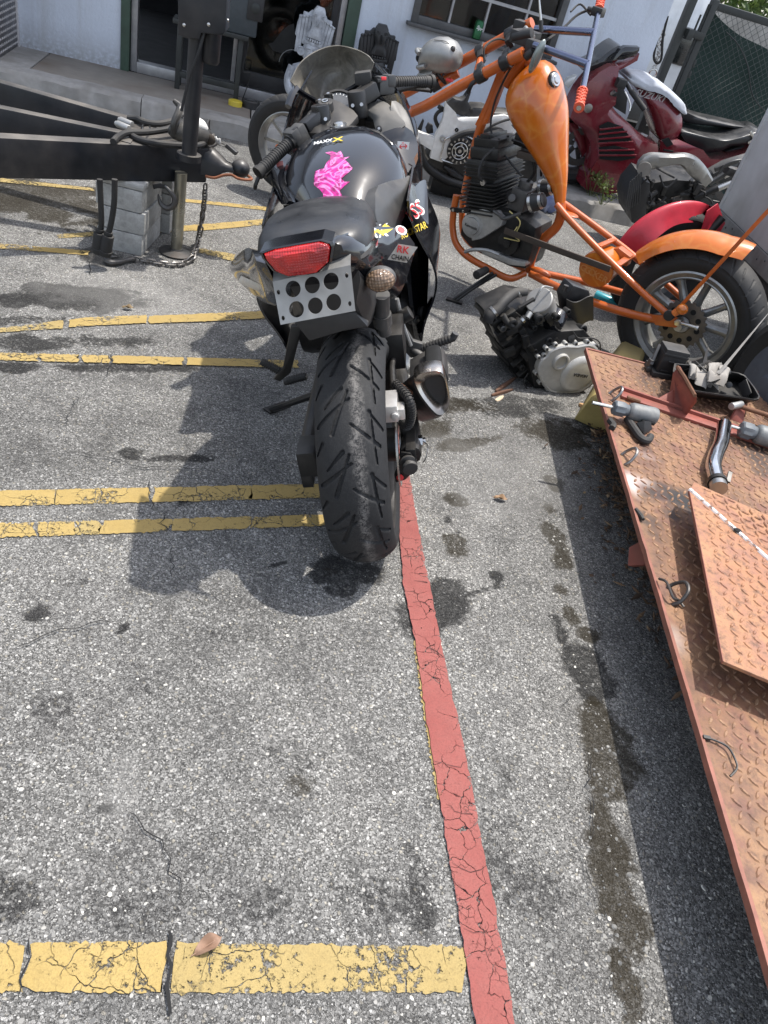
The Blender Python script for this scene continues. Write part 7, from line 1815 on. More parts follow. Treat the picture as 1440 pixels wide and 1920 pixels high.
# safety chain with hooks
def link_mesh():
    mb = MB(); pts = []
    for i in range(16):
        a = 2 * PI * i / 16; pts.append(V(math.cos(a) * .010 + (.011 if math.cos(a) > 0 else -.011) * 1.0,math.sin(a) * .011,0))
    mb.tube(pts,.0042,7,1,True); return mb.mesh('link')
M_chain = simple('chain_steel',(.20,.19,.18),.45,.9,dirt=(.07,.05,.035),dirt_amt=.7,scale=60)
LK = link_mesh(); LK.materials.append(M_chain)
def lay_chain(root,P,pitch=.027):
    P = catmull(P,12); dd = [0]
    for a,b in zip(P,P[1:]): dd.append(dd[-1] + (b - a).length)
    def at(s): return V(*(float(np.interp(s,dd,[p[k] for p in P])) for k in range(3)))
    n = int(dd[-1] / pitch)
    for i in range(n):
        a,b = at(i * pitch),at((i + 1) * pitch); c = (a + b) / 2 - root.location; x = (b - a).normalized(); u,w = basis(x)
        ang = (PI / 2 if i % 2 else 0) + .35; y = u * math.cos(ang) + w * math.sin(ang); z = x.cross(y)
        o = bpy.data.objects.new('link',LK); COL.objects.link(o); o.parent = root
        o.matrix_local = Matrix(((x.x,y.x,z.x,c.x),(x.y,y.y,z.y,c.y),(x.z,y.z,z.z,c.z),(0,0,0,1)))
ch0 = onz(385,348,.30)
chain = thing('safety_chain','grey steel chain hanging from the drawbar to the ground with a hook at its end','chain',loc=(ch0.x,ch0.y,0))
gA = onz(358,487,.012)
lay_chain(chain,[ch0,onplane(383,378,ch0,V(0,-1,0)),onplane(378,415,ch0 + V(0,.03,0),V(0,-1,0)),onplane(372,450,ch0 + V(0,.05,0),V(0,-1,0)),onz(362,478,.03),gA,onz(335,497,.010),onz(310,496,.010),onz(285,492,.010),onz(258,487,.012),onz(246,485,.014)])
def hook(root,P,r,name='hook'):
    mb = MB(); mb.tube([p - root.location for p in P],r,10,6); return mb.build(name,M_darksteel,root)
hook(chain,[onz(250,486,.016),onz(238,488,.016),onz(222,492,.016),onz(207,492,.016),onz(200,488,.016),onz(206,483,.016),onz(220,482,.016)],[.012,.010,.012,.014,.013,.009,.004])
mb = MB(); c = onz(248,485,.016) - chain.location; mb.torus(c,(0,0,1),.012,.006,20,8); mb.build('hook_eye',M_darksteel,chain)
hk0 = onz(308,346,.31)
hk = thing('hanging_hook','steel hook hanging under the drawbar on a strap','hook',loc=(hk0.x,hk0.y,hk0.z - .15))
hp = lambda px,py: onplane(px,py,hk0,V(0.2,-1,0).normalized())
hook(hk,[hp(309,348),hp(318,358),hp(327,372),hp(325,385),hp(314,390),hp(303,384),hp(298,372),hp(297,364)],[.007,.009,.011,.013,.013,.010,.006,.003])
mb = MB(); mb.prism([hp(*q) - hk.location for q in ((285,346),(300,344),(312,348),(308,354),(296,353),(288,355))],(0,.006,0)); mb.build('strap',M_rubber,hk,bevel=.001)

# concrete block pile
bB = onz(266,482); sB = (onz(291,453) - bB).normalized(); dB = V(sB.y,-sB.x,0); Wb = .20; bA = bB - dB * Wb
ROTB = math.atan2(dB.y,dB.x)
bw,bd = Wb * .98,.30
blk = MB(); nseg = 8
blk.box((0,0,.0465),(bw,bd,.091)); bme = blk.mesh('concrete_block',bevel=.006); bme.materials.append(M_block)
def block(c,z,label,rz=0.0,sc=(1,1,1)):
    o = bpy.data.objects.new('concrete_block',bme); COL.objects.link(o); o.location = (c.x,c.y,z); o.rotation_euler = (0,0,ROTB + rz); o.scale = sc
    return tag(o,label,'concrete block','concrete blocks under the drawbar')
fc = bA + dB * (Wb / 2) + sB * (bd / 2)
block(fc,0.0,'grey concrete block at the bottom of the front stack, on the asphalt'); block(fc + dB * .004,.094,'grey concrete block second from the ground in the front stack',R(1.2)); block(fc - dB * .003,.188,'grey concrete block third from the ground in the front stack',R(-1))
block(fc,.282,'thin grey concrete block right beneath the black drawbar',0,(1,1,.29))
bc2 = fc + sB * (bd + .02) + dB * .035
for k,t in enumerate(('lowest','middle','topmost')): block(bc2 + dB * .006 * k,.094 * k,f'grey concrete block, {t} of the rear stack behind the front one',R(2 - 2 * k),(.94,.9,1))

# ================================================================ engine lying on the asphalt
Ef = Fr(onz(1010,715,0),210.5,0)
eng = thing('loose_engine','black motorcycle engine with silver clutch cover lying on the asphalt by the ramp','engine',Ef)
el = lambda px,py,x: Ef.L(px,py,'x',x)
M_eng2 = simple('engine_block_black',(0.014,0.0145,0.015),0.42,0.35,dirt=(0.045,0.042,0.038),dirt_amt=0.6,scale=40,bmp=0.35,dustup=0.12)
M_cover = simple('silver_cover',(0.52,0.51,0.48),0.42,0.35,dirt=(0.20,0.17,0.13),dirt_amt=0.55,scale=30,bmp=0.2)
X = Vector((1,0,0))
def eprism(pxs,x1,x0,name,mat,bevel=.006):
    P = [el(*q,x1) for q in pxs]; return MB().prism(P,(x0 - x1,0,0)).build(name,mat,eng,bevel=bevel,smooth=30)
eprism([(985,655),(1003,732),(1050,745),(1095,735),(1122,690),(1124,650),(1095,618),(1040,622)],.06,-.12,'crankcase',M_eng2,.012)
eprism([(925,600),(962,700),(1000,735),(1062,690),(1095,640),(1060,585),(985,572)],-.02,-.22,'crankcase',M_eng2,.012)
eprism([(915,590),(935,640),(985,700),(1010,690),(1000,610),(950,572)],.0,-.05,'oil_pan',M_eng2,.008)
for i in range(6):
    t = i / 5; p,q = (lerp(918,970,t),lerp(608,705,t)),(lerp(965,1012,t),lerp(580,665,t)); a,b = el(*p,.012),el(*q,.012); MB().bar(a,b,.008,.03,X).build('cooling_rib',M_eng2,eng,bevel=.002)
eprism([(1060,560),(1075,535),(1105,545),(1112,570),(1105,600),(1090,612),(1066,600)],-.06,-.14,'shroud',M_satin,.008)
mb = MB(); mb.grid(lambda u,v: el(lerp(1062,1112,u),lerp(560,606,v) + 6 * math.sin(u * 5),-.03 - .03 * v) ,8,6); mb.build('plastic_skirt',M_satin,eng,solid=.004)
mb = MB(); mb.cyl(el(1058,545,-.06),el(1062,535,-.06),.011,n=12); mb.build('breather',M_satin,eng)
# silver drum on top with a bent pipe
a,b = el(1022,590,-.03),el(1001,566,.0)
top = el(1010,562,.0); bot = el(1024,590,-.04)
mb = MB(); mb.lathe(bot,(top - bot),[(-.005,.052),((top - bot).length - .004,.056),((top - bot).length,.052),((top - bot).length + .001,.0)],30); mb.build('starter_drum',simple('drum_alloy',(.34,.335,.32),.5,.6,dirt=(.12,.1,.08),dirt_amt=.6,scale=40),eng)
mb = MB(); mb.tube([el(1001,566,.03),el(1012,545,.03),el(1020,537,.02),el(1036,540,.0)],.004,8,5); mb.build('breather_pipe',M_cast,eng)
mb = MB(); mb.bar(el(972,578,.03),el(1002,560,.03),.016,.01); mb.build('drum_bracket',M_eng2,eng,bevel=.002)
mb = MB(); mb.lathe(el(1046,592,.0),(el(1032,616,.05) - el(1046,592,.0)),[(0,.042),(.05,.044),(.062,.040),(.066,.030),(.066,.0)],28); f_ = mb.build('oil_filter',M_gloss,eng)
text('\u2261','filter_print',M_white_ink,eng,el(1038,596,.055) ,(0.2,1,-.35),(0,-.2,1),.016,.0006)
# hoses
mb = MB(); mb.tube([el(985,548,-.05),el(965,550,-.03),el(945,565,.0),el(932,580,.02),el(918,592,.03),el(914,602,.03)],[.016,.020,.022,.022,.022,.022],14,6); mb.build('coolant_hose',M_rubber,eng)
mb = MB(); mb.tube([el(942,590,.03),el(950,603,.04),el(962,612,.045),el(975,604,.045),el(984,594,.04)],.012,12,6); mb.build('coolant_hose',M_rubber,eng)
for q,r_,x_ in (((926,584),.0245,.025),((970,549),.0225,-.035),((980,600),.014,.044)):
    c = el(*q,x_); mb = MB(); mb.lathe(c,(el(q[0] + 6,q[1] - 5,x_) - c),[(-.005,r_ * .9),(-.005,r_),(.005,r_),(.005,r_ * .9)],18,True); mb.build('hose_clip',M_steel,eng)
mb = MB(); mb.cyl(el(988,596,.04),el(994,586,.03),.013,n=12); mb.build('water_spigot',M_cast,eng)
for k,q in enumerate(((926,606),(936,632),(946,658),(957,686),(975,710),(992,730))):
    p = el(*q,-.03); MB().bar(p,p + V(-.17,0,0),.016,.022,(0,1,0)).build('cooling_rib',M_eng2,eng,bevel=.003)
for x_ in (-.07,-.15): MB().tube([el(926,604,-.03) * 1 + V(x_,0,0),el(958,686,-.03) + V(x_,0,0),el(994,730,-.03) + V(x_,0,0)],.007,8).build('casting_rib',M_eng2,eng)
r = np.random.default_rng(12)
for k in range(26):
    q = (930 + r.random() * 120,585 + r.random() * 120)
    if (q[1] - 585) < (q[0] - 1000) * -.2 or q[1] > 640 + (q[0] - 930) * .75: continue
    c = el(*q,.015 + .05 * r.random()); s_ = .008 + .014 * r.random()
    if k % 2: MB().box(c,(s_ * 1.6,s_ * 3.2,s_ * 1.4),Matrix.Rotation(R(-38),3,'X')).build('casting_rib',M_eng2,eng,bevel=.002)
    else: mb = MB(); mb.lathe(c,X,[(-.02,s_),(.006,s_),(.008,s_ * .75),(.008,s_ * .5),(.002,s_ * .45)],12); mb.build('boss',M_eng2 if k % 4 else M_darksteel,eng)
# bosses and ports
for q,x_,r_ in (((980,690),.03,.014),((1004,660),.065,.012),((1003,616),.05,.012),((1030,640),.065,.015),((1066,585),.02,.012),((992,728),.05,.016),((1003,742),.03,.014),((925,600),.03,.018)):
    c = el(*q,x_); mb = MB(); mb.lathe(c,(1,0,0.1),[(-.03,r_),(0,r_),(.002,r_ * .85),(.002,r_ * .55),(-.006,r_ * .5)],16); mb.build('boss',M_eng2,eng)
c = el(1094,619,.05); mb = MB(); mb.lathe(c,(.9,.1,.3),[(-.04,.022),(0,.022),(.003,.018),(.003,.011),(-.02,.010)],22); mb.build('inlet_port',M_eng2,eng)
c = el(1071,634,.06); mb = MB(); mb.lathe(c,(.9,-.2,.4),[(-.04,.018),(0,.018),(.006,.016),(.008,.0)],18); mb.build('sensor',M_eng2,eng)
for q,x_,s_ in (((960,620),.03,(.02,.05,.03)),((1020,660),.06,(.02,.06,.03)),((1046,668),.06,(.02,.04,.04)),((1040,690),.07,(.02,.05,.04)),((1005,570),-.03,(.05,.06,.05)),((955,660),.03,(.02,.05,.04)),((985,640),.05,(.02,.03,.06)),((1085,655),.06,(.02,.06,.03))):
    MB().box(el(*q,x_),s_,Matrix.Rotation(R(30),3,'X')).build('casting_block',M_eng2,eng,bevel=.006)
mb = MB(); mb.tube([el(1075,622,.07),el(1085,634,.08),el(1110,634,.08),el(1124,642,.08),el(1126,662,.07)],.003,6,6); mb.tube([el(990,700,.07),el(982,718,.07),el(1000,745,.06)],.003,6,5); mb.build('wire',M_rubber,eng)
# the silver cover: rim with bolt lugs, round clutch dome, timing hole
ol_ = [(1005,690),(1012,672),(1022,665),(1027,656),(1044,648),(1060,645),(1082,646),(1104,642),(1118,650),(1122,672),(1118,700),(1105,722),(1082,734),(1055,737),(1028,733),(1014,716),(1008,702)]
P = catmull([el(*q,.075) for q in ol_],2,True); cc = sum(P,Vector()) / len(P)
mb = MB(); mb.rings([[p + X * -.03 for p in P],[p + X * .012 for p in P],[cc + (p - cc) * .94 + X * .016 for p in P],[cc + (p - cc) * .90 + X * .012 for p in P],[cc + (p - cc) * .4 + X * .020 for p in P]]); cov = mb.build('clutch_cover',M_cover,eng,smooth=30,bevel=0)
mb = MB(); c = el(1082,700,.09); mb.lathe(c,X,[(-.02,.088),(.008,.086),(.020,.074),(.024,.06),(.025,.0)],40); mb.build('clutch_dome',M_cover,eng)
text('HONDA','cast_lettering',M_darksteel,eng,c + V(.0265,.0,.005),(0,-1,.08),(0,0,-1),.021,.0008)
c = el(1051,678,.092); mb = MB(); mb.lathe(c,X,[(-.01,.040),(.008,.038),(.012,.034),(.012,.028),(-.015,.026)],30); mb.build('inspection_ring',M_cover,eng); mb = MB(); mb.cyl(c + X * -.012,c + X * -.008,.027,n=24); mb.torus(c + X * -.004,X,.018,.004,24,8); mb.build('inspection_bore',M_hole,eng)
for q in ((1012,672),(1027,656),(1044,648),(1063,647),(1082,646),(1104,643),(1117,650),(1022,668),(1008,702),(1015,720),(1030,734)):
    c = el(*q,.088); mb = MB(); mb.lathe(c - X * .012,X,[(-.03,.0095),(.004,.0095),(.006,.008),(.006,.0)],14); lug = mb.build('bolt_lug',M_cover,eng); mb = MB(); mb.cyl(c - X * .008,c - X * .001,.0055,n=6); mb.build('cover_bolt',M_darksteel,eng)
# ================================================================ white framed sport bike, stripped, by the kerb
M_whitepaint = simple('white_frame_paint',(0.66,0.65,0.62),0.45,dirt=(0.25,0.22,0.18),dirt_amt=0.55,scale=28,bmp=0.1)
M_maroon = simple('maroon_paint',(0.15,0.009,0.018),0.25,coat=0.5,dirt=(0.10,0.05,0.05),dirt_amt=0.4,scale=18,dustup=0.25)
M_smoke = simple('smoked_screen',(0.012,0.013,0.014),0.12,coat=0.4,dirt=(.06,.06,.055),dirt_amt=.4,dustup=.4)
Vf = Fr((0.45,5.82,0),106,4)
wb = thing('stripped_motorcycle','stripped sport bike with white frame and open black clutch behind the orange chopper','motorcycle',Vf)
vl = lambda px,py,y=0.0: Vf.L(px,py,'y',y)
Yv = Vector((0,1,0))
def vpuff(pxs,y,th,bul,name,mat,parent=wb,L=vl,k=4,sub=1,inset=.75):
    P = [L(*q,y) for q in pxs]
    if sub > 1: P = catmull(P,sub,True)
    return MB().puff(P,Yv,th,bul,k,inset).build(name,mat,parent,smooth=40)
vpuff([(835,190),(842,212),(858,219),(890,219),(945,214),(968,222),(988,248),(978,264),(958,246),(925,243),(895,245),(868,252),(846,268),(828,302),(806,294),(815,255),(830,222)],.12,.05,.008,'frame_spar',M_whitepaint,inset=.35)
vpuff([(778,243),(816,258),(812,282),(780,262)],.11,.05,.006,'swingarm',M_whitepaint)
vpuff([(798,292),(822,262),(850,250),(985,250),(1002,290),(1000,330),(960,352),(905,350),(850,332),(812,312)],.0,.2,.02,'engine',M_engblack)
P = [vl(*q,.16) for q in ((834,262),(846,256),(860,253),(874,256),(888,262),(890,276),(884,290),(878,302),(856,307),(838,303),(826,297),(830,280))]
mb = MB(); mb.tube(P,.005,6,2,True); mb.build('gasket_edge',M_steel,wb)
cc = vl(861,281,.15)
mb = MB(); mb.lathe(cc,Yv,[(0,.085),(.02,.085),(.024,.078),(.024,.062),(.016,.060),(.016,0)],36); mb.build('clutch',M_engblack,wb)
for k in range(16):
    a = 2 * PI * k / 16; d = V(math.cos(a),0,math.sin(a)); MB().box(cc + d * .073 + V(0,.025,0),(.016,.006,.010),Matrix.Rotation(-a,3,'Y')).build('clutch_finger',M_steel,wb)
mb = MB(); mb.torus(cc + V(0,.026,0),Yv,.052,.0035,32,6); mb.torus(cc + V(0,.026,0),Yv,.030,.003,28,6); mb.cyl(cc + V(0,.015,0),cc + V(0,.032,0),.012,n=12); mb.build('pressure_plate',M_steel,wb)
for k in range(5):
    a = 2 * PI * k / 5 + .3; p = cc + V(math.cos(a) * .04,.017,math.sin(a) * .04); MB().cyl(p,p + V(0,.014,0),.008,n=10).build('clutch_spring',M_steel,wb)
for q,y,r_ in (((830,260),.15,.022),((856,243),.15,.012),((905,258),.15,.020),((902,285),.15,.024),((962,255),.17,.020),((915,300),.13,.022)):
    c = vl(*q,y); mb = MB(); mb.lathe(c,Yv,[(-.02,r_),(.01,r_),(.012,r_ * .8),(.012,r_ * .5),(-.005,r_ * .45)],18); mb.build('boss',M_cast if r_ > .013 else M_hole,wb)
mb = MB(); mb.tube([vl(782,256,.06),vl(790,288,.06),vl(803,312,.08),vl(822,328,.10),vl(850,342,.12),vl(900,356,.12)],[.028,.03,.034,.034,.03,.03],12,5); mb.build('exhaust',M_blackmetal,wb)
mb = MB(); mb.tube([vl(845,262,.17),vl(870,250,.18),vl(900,246,.18),vl(935,244,.18),vl(948,258,.17),vl(945,280,.15)],.018,10,5); mb.tube([vl(905,248,.19),vl(930,232,.19),vl(965,222,.17),vl(985,230,.15)],.008,8,4); mb.build('coolant_hose',M_rubber,wb)
vpuff([(836,190),(848,181),(862,184),(872,180),(879,167),(882,170),(876,188),(882,200),(868,216),(850,210)],.08,.06,.01,'subframe',M_plastic)
vpuff([(872,205),(884,196),(905,197),(925,205),(955,208),(966,216),(945,213),(890,219),(868,220)],.04,.14,.01,'air_box',M_plastic)
mb = MB(); mb.cyl(vl(884,215,.10),vl(884,203,.10),.018,n=14); mb.cyl(vl(824,205,.1),vl(828,198,.1),.02,n=12); mb.tube([vl(835,204,.1),vl(822,210,.1),vl(816,222,.1),vl(822,238,.1),vl(830,250,.1)],.013,8,4); mb.build('fittings',M_blackmetal,wb,bevel=.003)
vpuff([(781,245),(793,222),(795,226),(790,245)],.02,.01,.002,'plastic_fin',M_plastic); vpuff([(798,240),(803,230),(811,234),(812,248),(800,250)],.02,.03,.008,'bracket',M_plastic)
for i in range(5):
    a,b = vl(832 + 4 * i,312 + 2 * i,.12),vl(852 + 4 * i,322 + 2 * i,.12); MB().cyl(a + V(0,0,-.005 * i),b + V(0,0,-.005 * i),.016,n=10).build('oil_filter_rib',M_engblack,wb)
mb = MB(); mb.bar(vl(927,235,.15),vl(930,246,.15),.006,.02); mb.prism([vl(*q,.148) for q in ((948,232),(974,236),(978,243),(950,241))],(0,.003,0)); mb.build('frame_label',M_darksteel,wb)
for q0,q1,y in (((928,262),(940,290),.14),((936,262),(948,288),.14)):
    MB().bar(vl(*q0,y),vl(*q1,y),.016,.01).build('radiator_pipe',M_cast,wb,bevel=.003)
mb = MB(); mb.lathe(vl(905,258,.15),Yv,[(0,.03),(.03,.03),(.034,.0)],20); mb.build('thermostat',M_cast,wb)
for x in (0.2,0.9): MB().bar(V(vl(850 if x > .5 else 960,330).x,.0,.02),V(vl(850 if x > .5 else 960,330).x,.0,.22),.12,.3,(1,0,0)).build('engine_cradle',M_engblack,wb)

# ================================================================ maroon sport tourer on the sidewalk
xo = Wf.loc(onplane(1290,345,Wf.W((0,-.36,0)),Wf.l)).x
Mf = Fr(Wf.W((xo,-.36,SW)),WD + 90,5)
mar = thing('motorcycle','maroon sport touring motorcycle with slotted fairing parked against the wall','motorcycle',Mf)
ml = lambda px,py,y=0.0: Mf.L(px,py,'y',y)
def mp(pxs,y,th,bul,name,mat,k=4,sub=1,inset=.75): return vpuff(pxs,y,th,bul,name,mat,mar,ml,k,sub,inset)
mp([(1062,213),(1070,188),(1082,165),(1098,145),(1116,128),(1136,116),(1152,117),(1140,128),(1126,142),(1118,160),(1132,182),(1150,205),(1172,224),(1186,238),(1206,254),(1224,262),(1228,296),(1212,316),(1192,336),(1168,350),(1130,356),(1092,346),(1082,338),(1096,312),(1102,285),(1099,258),(1088,236),(1072,224)],.10,.20,.05,'side_fairing',M_maroon,5,1,.55)
mp([(1088,160),(1104,143),(1128,122),(1146,119),(1186,104),(1192,95),(1188,108),(1150,124),(1126,150),(1110,168)],.04,.16,.02,'upper_cowl',M_maroon)
mp([(1082,122),(1105,112),(1128,92),(1150,78),(1160,84),(1168,90),(1150,104),(1135,116),(1100,124)],.0,.22,.02,'windscreen',M_smoke,4,2)
mp([(1146,112),(1160,92),(1170,86),(1197,87),(1196,94),(1188,102),(1166,110)],.30,.05,.015,'mirror',M_gloss)
mb = MB(); mb.tube([ml(1150,116,.20),ml(1160,110,.26),ml(1190,104,.31)],.008,8,4); mb.build('mirror_trim',M_maroon,mar)
mp([(1056,156),(1064,146),(1080,140),(1076,150),(1064,164)],.14,.05,.01,'headlight',simple('clear_light',(.45,.46,.46),.1,coat=.6))
mp([(1130,142),(1140,130),(1150,138),(1164,160),(1176,180),(1172,214),(1150,200),(1128,178),(1119,160)],.17,.02,.004,'inner_fairing',M_plastic)
# air slots: dark openings with slats across them
mp([(1124,236),(1140,228),(1164,236),(1178,252),(1186,266),(1150,270),(1122,268)],.268,.006,.001,'air_slot',M_hole,2); mp([(1123,276),(1152,273),(1188,281),(1192,296),(1160,302),(1124,298)],.268,.006,.001,'air_slot',M_hole,2)
for y0,y1,x0,x1 in ((243,238,1124,1168),(252,246,1122,1176),(261,256,1121,1184),(269,266,1120,1187),(282,281,1123,1190),(291,291,1123,1193)):
    a,b = ml(x0,y0,.278),ml(x1,y1,.278); MB().bar(a,b,.012,.012,(0,1,0)).build('slat',M_maroon,mar,bevel=.002)
c = ml(1103,203,.26); mb = MB(); mb.lathe(c,Yv,[(0,.032),(.006,.030),(.008,.02),(.008,0)],20); mb.build('side_reflector',M_steel,mar)
mp([(1184,150),(1194,172),(1206,195),(1218,225),(1226,250),(1242,256),(1262,246),(1269,226),(1265,200),(1246,172),(1216,156)],.0,.22,.06,'fuel_tank',M_maroon,5,2)
text('SUZUKI','tank_lettering',simple('silver_ink',(.36,.33,.33),.4),mar,ml(1218,180,.155),(-1,0,-.0),(-.0,0,1),.062,.002,0.25,1.15)
mp([(1228,254),(1262,252),(1276,270),(1290,286),(1330,288),(1385,276),(1420,262),(1440,262),(1470,262),(1470,284),(1420,296),(1360,312),(1300,322),(1240,312),(1226,285)],.02,.24,.05,'tail_fairing',M_maroon,4,1,.5)
mp([(1240,262),(1254,258),(1262,270),(1250,276)],.19,.01,.002,'dark_recess',M_hole,2)
for q0,q1 in (((1244,281),(1262,284)),((1244,288),(1266,291))): MB().bar(ml(*q0,.20),ml(*q1,.20),.01,.012).build('grille_slot',M_hole,mar)
mp([(1266,243),(1274,237),(1292,240),(1320,246),(1350,248),(1390,240),(1412,236),(1424,242),(1416,256),(1386,262),(1360,264),(1338,274),(1306,276),(1284,266)],.0,.24,.04,'seat',M_vinyl,5,2)
mp([(1264,213),(1275,203),(1310,214),(1400,234),(1396,240),(1330,232),(1280,226)],-.08,.12,.03,'seat_back',M_vinyl)
mb = MB(); mb.bar(ml(1406,246,.16),ml(1420,268,.16),.014,.02); mb.bar(ml(1402,268,.16),ml(1424,256,.16),.014,.02); mb.build('rear_emblem',M_steel,mar,bevel=.003)
mb = MB(); mb.cyl(ml(1172,152,.25),ml(1183,172,.30),.014,n=12); mb.build('handlebar',M_blackmetal,mar); mb = MB(); mb.cyl(ml(1183,170,.30),ml(1209,206,.38),.019,n=14); mb.build('grip',M_rubber,mar)
mb = MB(); mb.tube([ml(1172,172,.32),ml(1178,185,.35),ml(1182,198,.37),ml(1180,208,.38)],.006,8,4); mb.build('brake_lever',M_steel,mar); mb = MB(); mb.box(ml(1164,156,.28),(.07,.06,.06)); mb.box(ml(1150,175,.24),(.05,.04,.03)); mb.build('master_cylinder',M_plastic,mar,bevel=.008)
mb = MB(); mb.cyl(ml(1146,176,.26),ml(1152,172,.28),.012,n=10); mb.build('bar_end',M_steel,mar)
# front and rear wheels
for x,nm in ((ml(1085,330).x + .12,'front_wheel'),(-.32,'rear_wheel')):
    w = bpy.data.objects.new(nm,None); COL.objects.link(w); w.parent = mar; w.location = (x,0,.30)
    mb = MB(); mb.lathe((0,0,0),Yv,[(-.05,.21),(-.066,.25),(-.05,.285),(0,.30),(.05,.285),(.066,.25),(.05,.21)],40,True); mb.build('tyre',M_tyre_plain,w)
    mb = MB(); mb.lathe((0,0,0),Yv,[(-.05,.212),(-.02,.18),(.02,.18),(.05,.212)],40,True); mb.lathe((0,.07,0),Yv,[(0,.09),(0,.14),(.005,.14),(.005,.09)],32,True)
    for k in range(6): a = 2 * PI * k / 6; mb.bar((.03 * math.cos(a),0,.03 * math.sin(a)),(.19 * math.cos(a),0,.19 * math.sin(a)),.03,.025,(0,1,0))
    mb.build('rim',M_darksteel,w)
mp([(1063,225),(1078,228),(1092,250),(1096,278),(1088,290),(1078,262),(1064,240)],.0,.12,.02,'front_fender',M_maroon)
cl = thing('white_cloth','white padded cloth draped over the maroon fuel tank','cloth',Mf)
ed = [(1168,140),(1178,134),(1200,139),(1226,148),(1252,163),(1272,186),(1276,202),(1270,205),(1260,190),(1240,172),(1212,160),(1186,154),(1172,148)]
P = [ml(*q,.02) for q in ed]; r = np.random.default_rng(6); P = [p + V(r.normal(0,.005),0,r.normal(0,.004)) for p in catmull(P,3,True)]
MB().puff(P,Yv,.26,.03,5,.5).build('cloth',simple('white_towel',(.44,.46,.50),.95,dirt=(.3,.3,.32),dirt_amt=.5,scale=22,bmp=.9),cl,smooth=70)

# ================================================================ aluminium framed engine and forks heap, red fendered wheel
Hf = Fr((1.62,6.05,0.0),WD + 90,8)
heap = thing('stripped_motorcycle','bare aluminium framed motorcycle with radiator and no bodywork, in front of the maroon bike','motorcycle',Hf)
hl = lambda px,py,y=0.0: Hf.L(px,py,'y',y)
def hpuff(pxs,y,th,bul,name,mat,k=4,sub=1,inset=.75): return vpuff(pxs,y,th,bul,name,mat,heap,hl,k,sub,inset)
M_alubeam = simple('brushed_frame',(.34,.335,.32),.36,.8,dirt=(.16,.14,.11),dirt_amt=.5,scale=30)
P = [(1206,318),(1212,304),(1234,301),(1256,299),(1278,298),(1294,306),(1310,322),(1326,342)]
mb = MB(); pts = [hl(*q,.14) for q in P]; rg = []
pts = catmull(pts,4)
for i,p in enumerate(pts):
    d = (pts[min(i + 1,len(pts) - 1)] - pts[max(i - 1,0)]).normalized(); s = Yv.cross(d).normalized(); h = .042 + .010 * math.sin(i * .35)
    rg.append([p + s * (h * a) + Yv * (.03 * b) for a,b in ((-1,-.6),(-.7,-1),(.7,-1),(1,-.6),(1,.6),(.7,1),(-.7,1),(-1,.6))])
mb.rings(rg); mb.build('frame_spar',M_alubeam,heap,smooth=40)
mb = MB(); mb.cyl(hl(1210,306,.02),hl(1208,318,.2),.045,n=20); mb.build('steering_head',M_alubeam,heap)
hpuff([(1168,366),(1176,345),(1196,322),(1206,326),(1204,352),(1196,385),(1188,404),(1172,398)],.05,.30,.01,'radiator',M_plastic)
for k in range(7):
    a,b = hl(1172 + 4.5 * k,398 - 3 * k,.215),hl(1182 + 3.4 * k,340 - 3 * k,.215); MB().bar(a,b,.006,.006).build('radiator_fin',M_greyplastic,heap)
hpuff([(1200,400),(1200,350),(1212,328),(1250,322),(1290,325),(1320,348),(1330,380),(1300,410),(1240,420)],-.02,.26,.03,'engine',M_engblack)
r = np.random.default_rng(9)
for k in range(34):
    q = (1206 + r.random() * 112,332 + r.random() * 66); c = hl(*q,.15 + r.random() * .04); s = .012 + .03 * r.random()
    if k % 3 == 0: MB().box(c,(s * 2,s,s),Matrix.Rotation(r.random() * 3,3,'Y')).build('engine_fitting',[M_engblack,M_darksteel,M_engblack,M_plastic][k % 4],heap,bevel=.003)
    elif k % 3 == 1: d = V(r.normal(),.4,r.normal()).normalized(); MB().cyl(c,c + d * s * 2,s * .5,n=10).build('engine_fitting',[M_darksteel,M_engblack,M_plastic,M_blackmetal][k % 4],heap)
    else: p2 = c + V(r.normal(0,.09),.02,r.normal(0,.07)); MB().tube([c,(c + p2) / 2 + V(0,.03,r.normal(0,.03)),p2],.006,7,5).build('engine_hose',M_rubber,heap)
for a,b,y,r_,m_ in (((1300,372),(1345,352),.16,.028,M_blackmetal),((1340,356),(1378,340),.16,.022,M_steel),((1372,342),(1420,322),.16,.026,M_blackmetal),((1330,344),(1360,326),.0,.020,M_darksteel),((1358,330),(1392,314),.0,.020,M_steel),((1300,345),(1335,325),.05,.03,M_plastic)):
    MB().cyl(hl(*a,y),hl(*b,y),r_,n=16).build('fork_tube',m_,heap)
mb = MB(); mb.box(hl(1375,322,.08),(.12,.06,.05)); mb.box(hl(1395,315,.05),(.08,.05,.06)); mb.bar(hl(1340,318,.1),hl(1385,300,.1),.02,.03); mb.tube([hl(1342,330,.1),hl(1362,308,.12),hl(1388,300,.12),hl(1400,308,.1)],.008,7,5); mb.build('triple_clamp',M_darksteel,heap,bevel=.005)
hpuff([(1330,322),(1360,305),(1405,292),(1425,296),(1425,312),(1390,330),(1350,345)],-.2,.1,.02,'grey_panel',M_greyplastic)
MB().box(V(-.2,0,.14),(.9,.3,.26)).build('engine_sump',M_engblack,heap,bevel=.03)

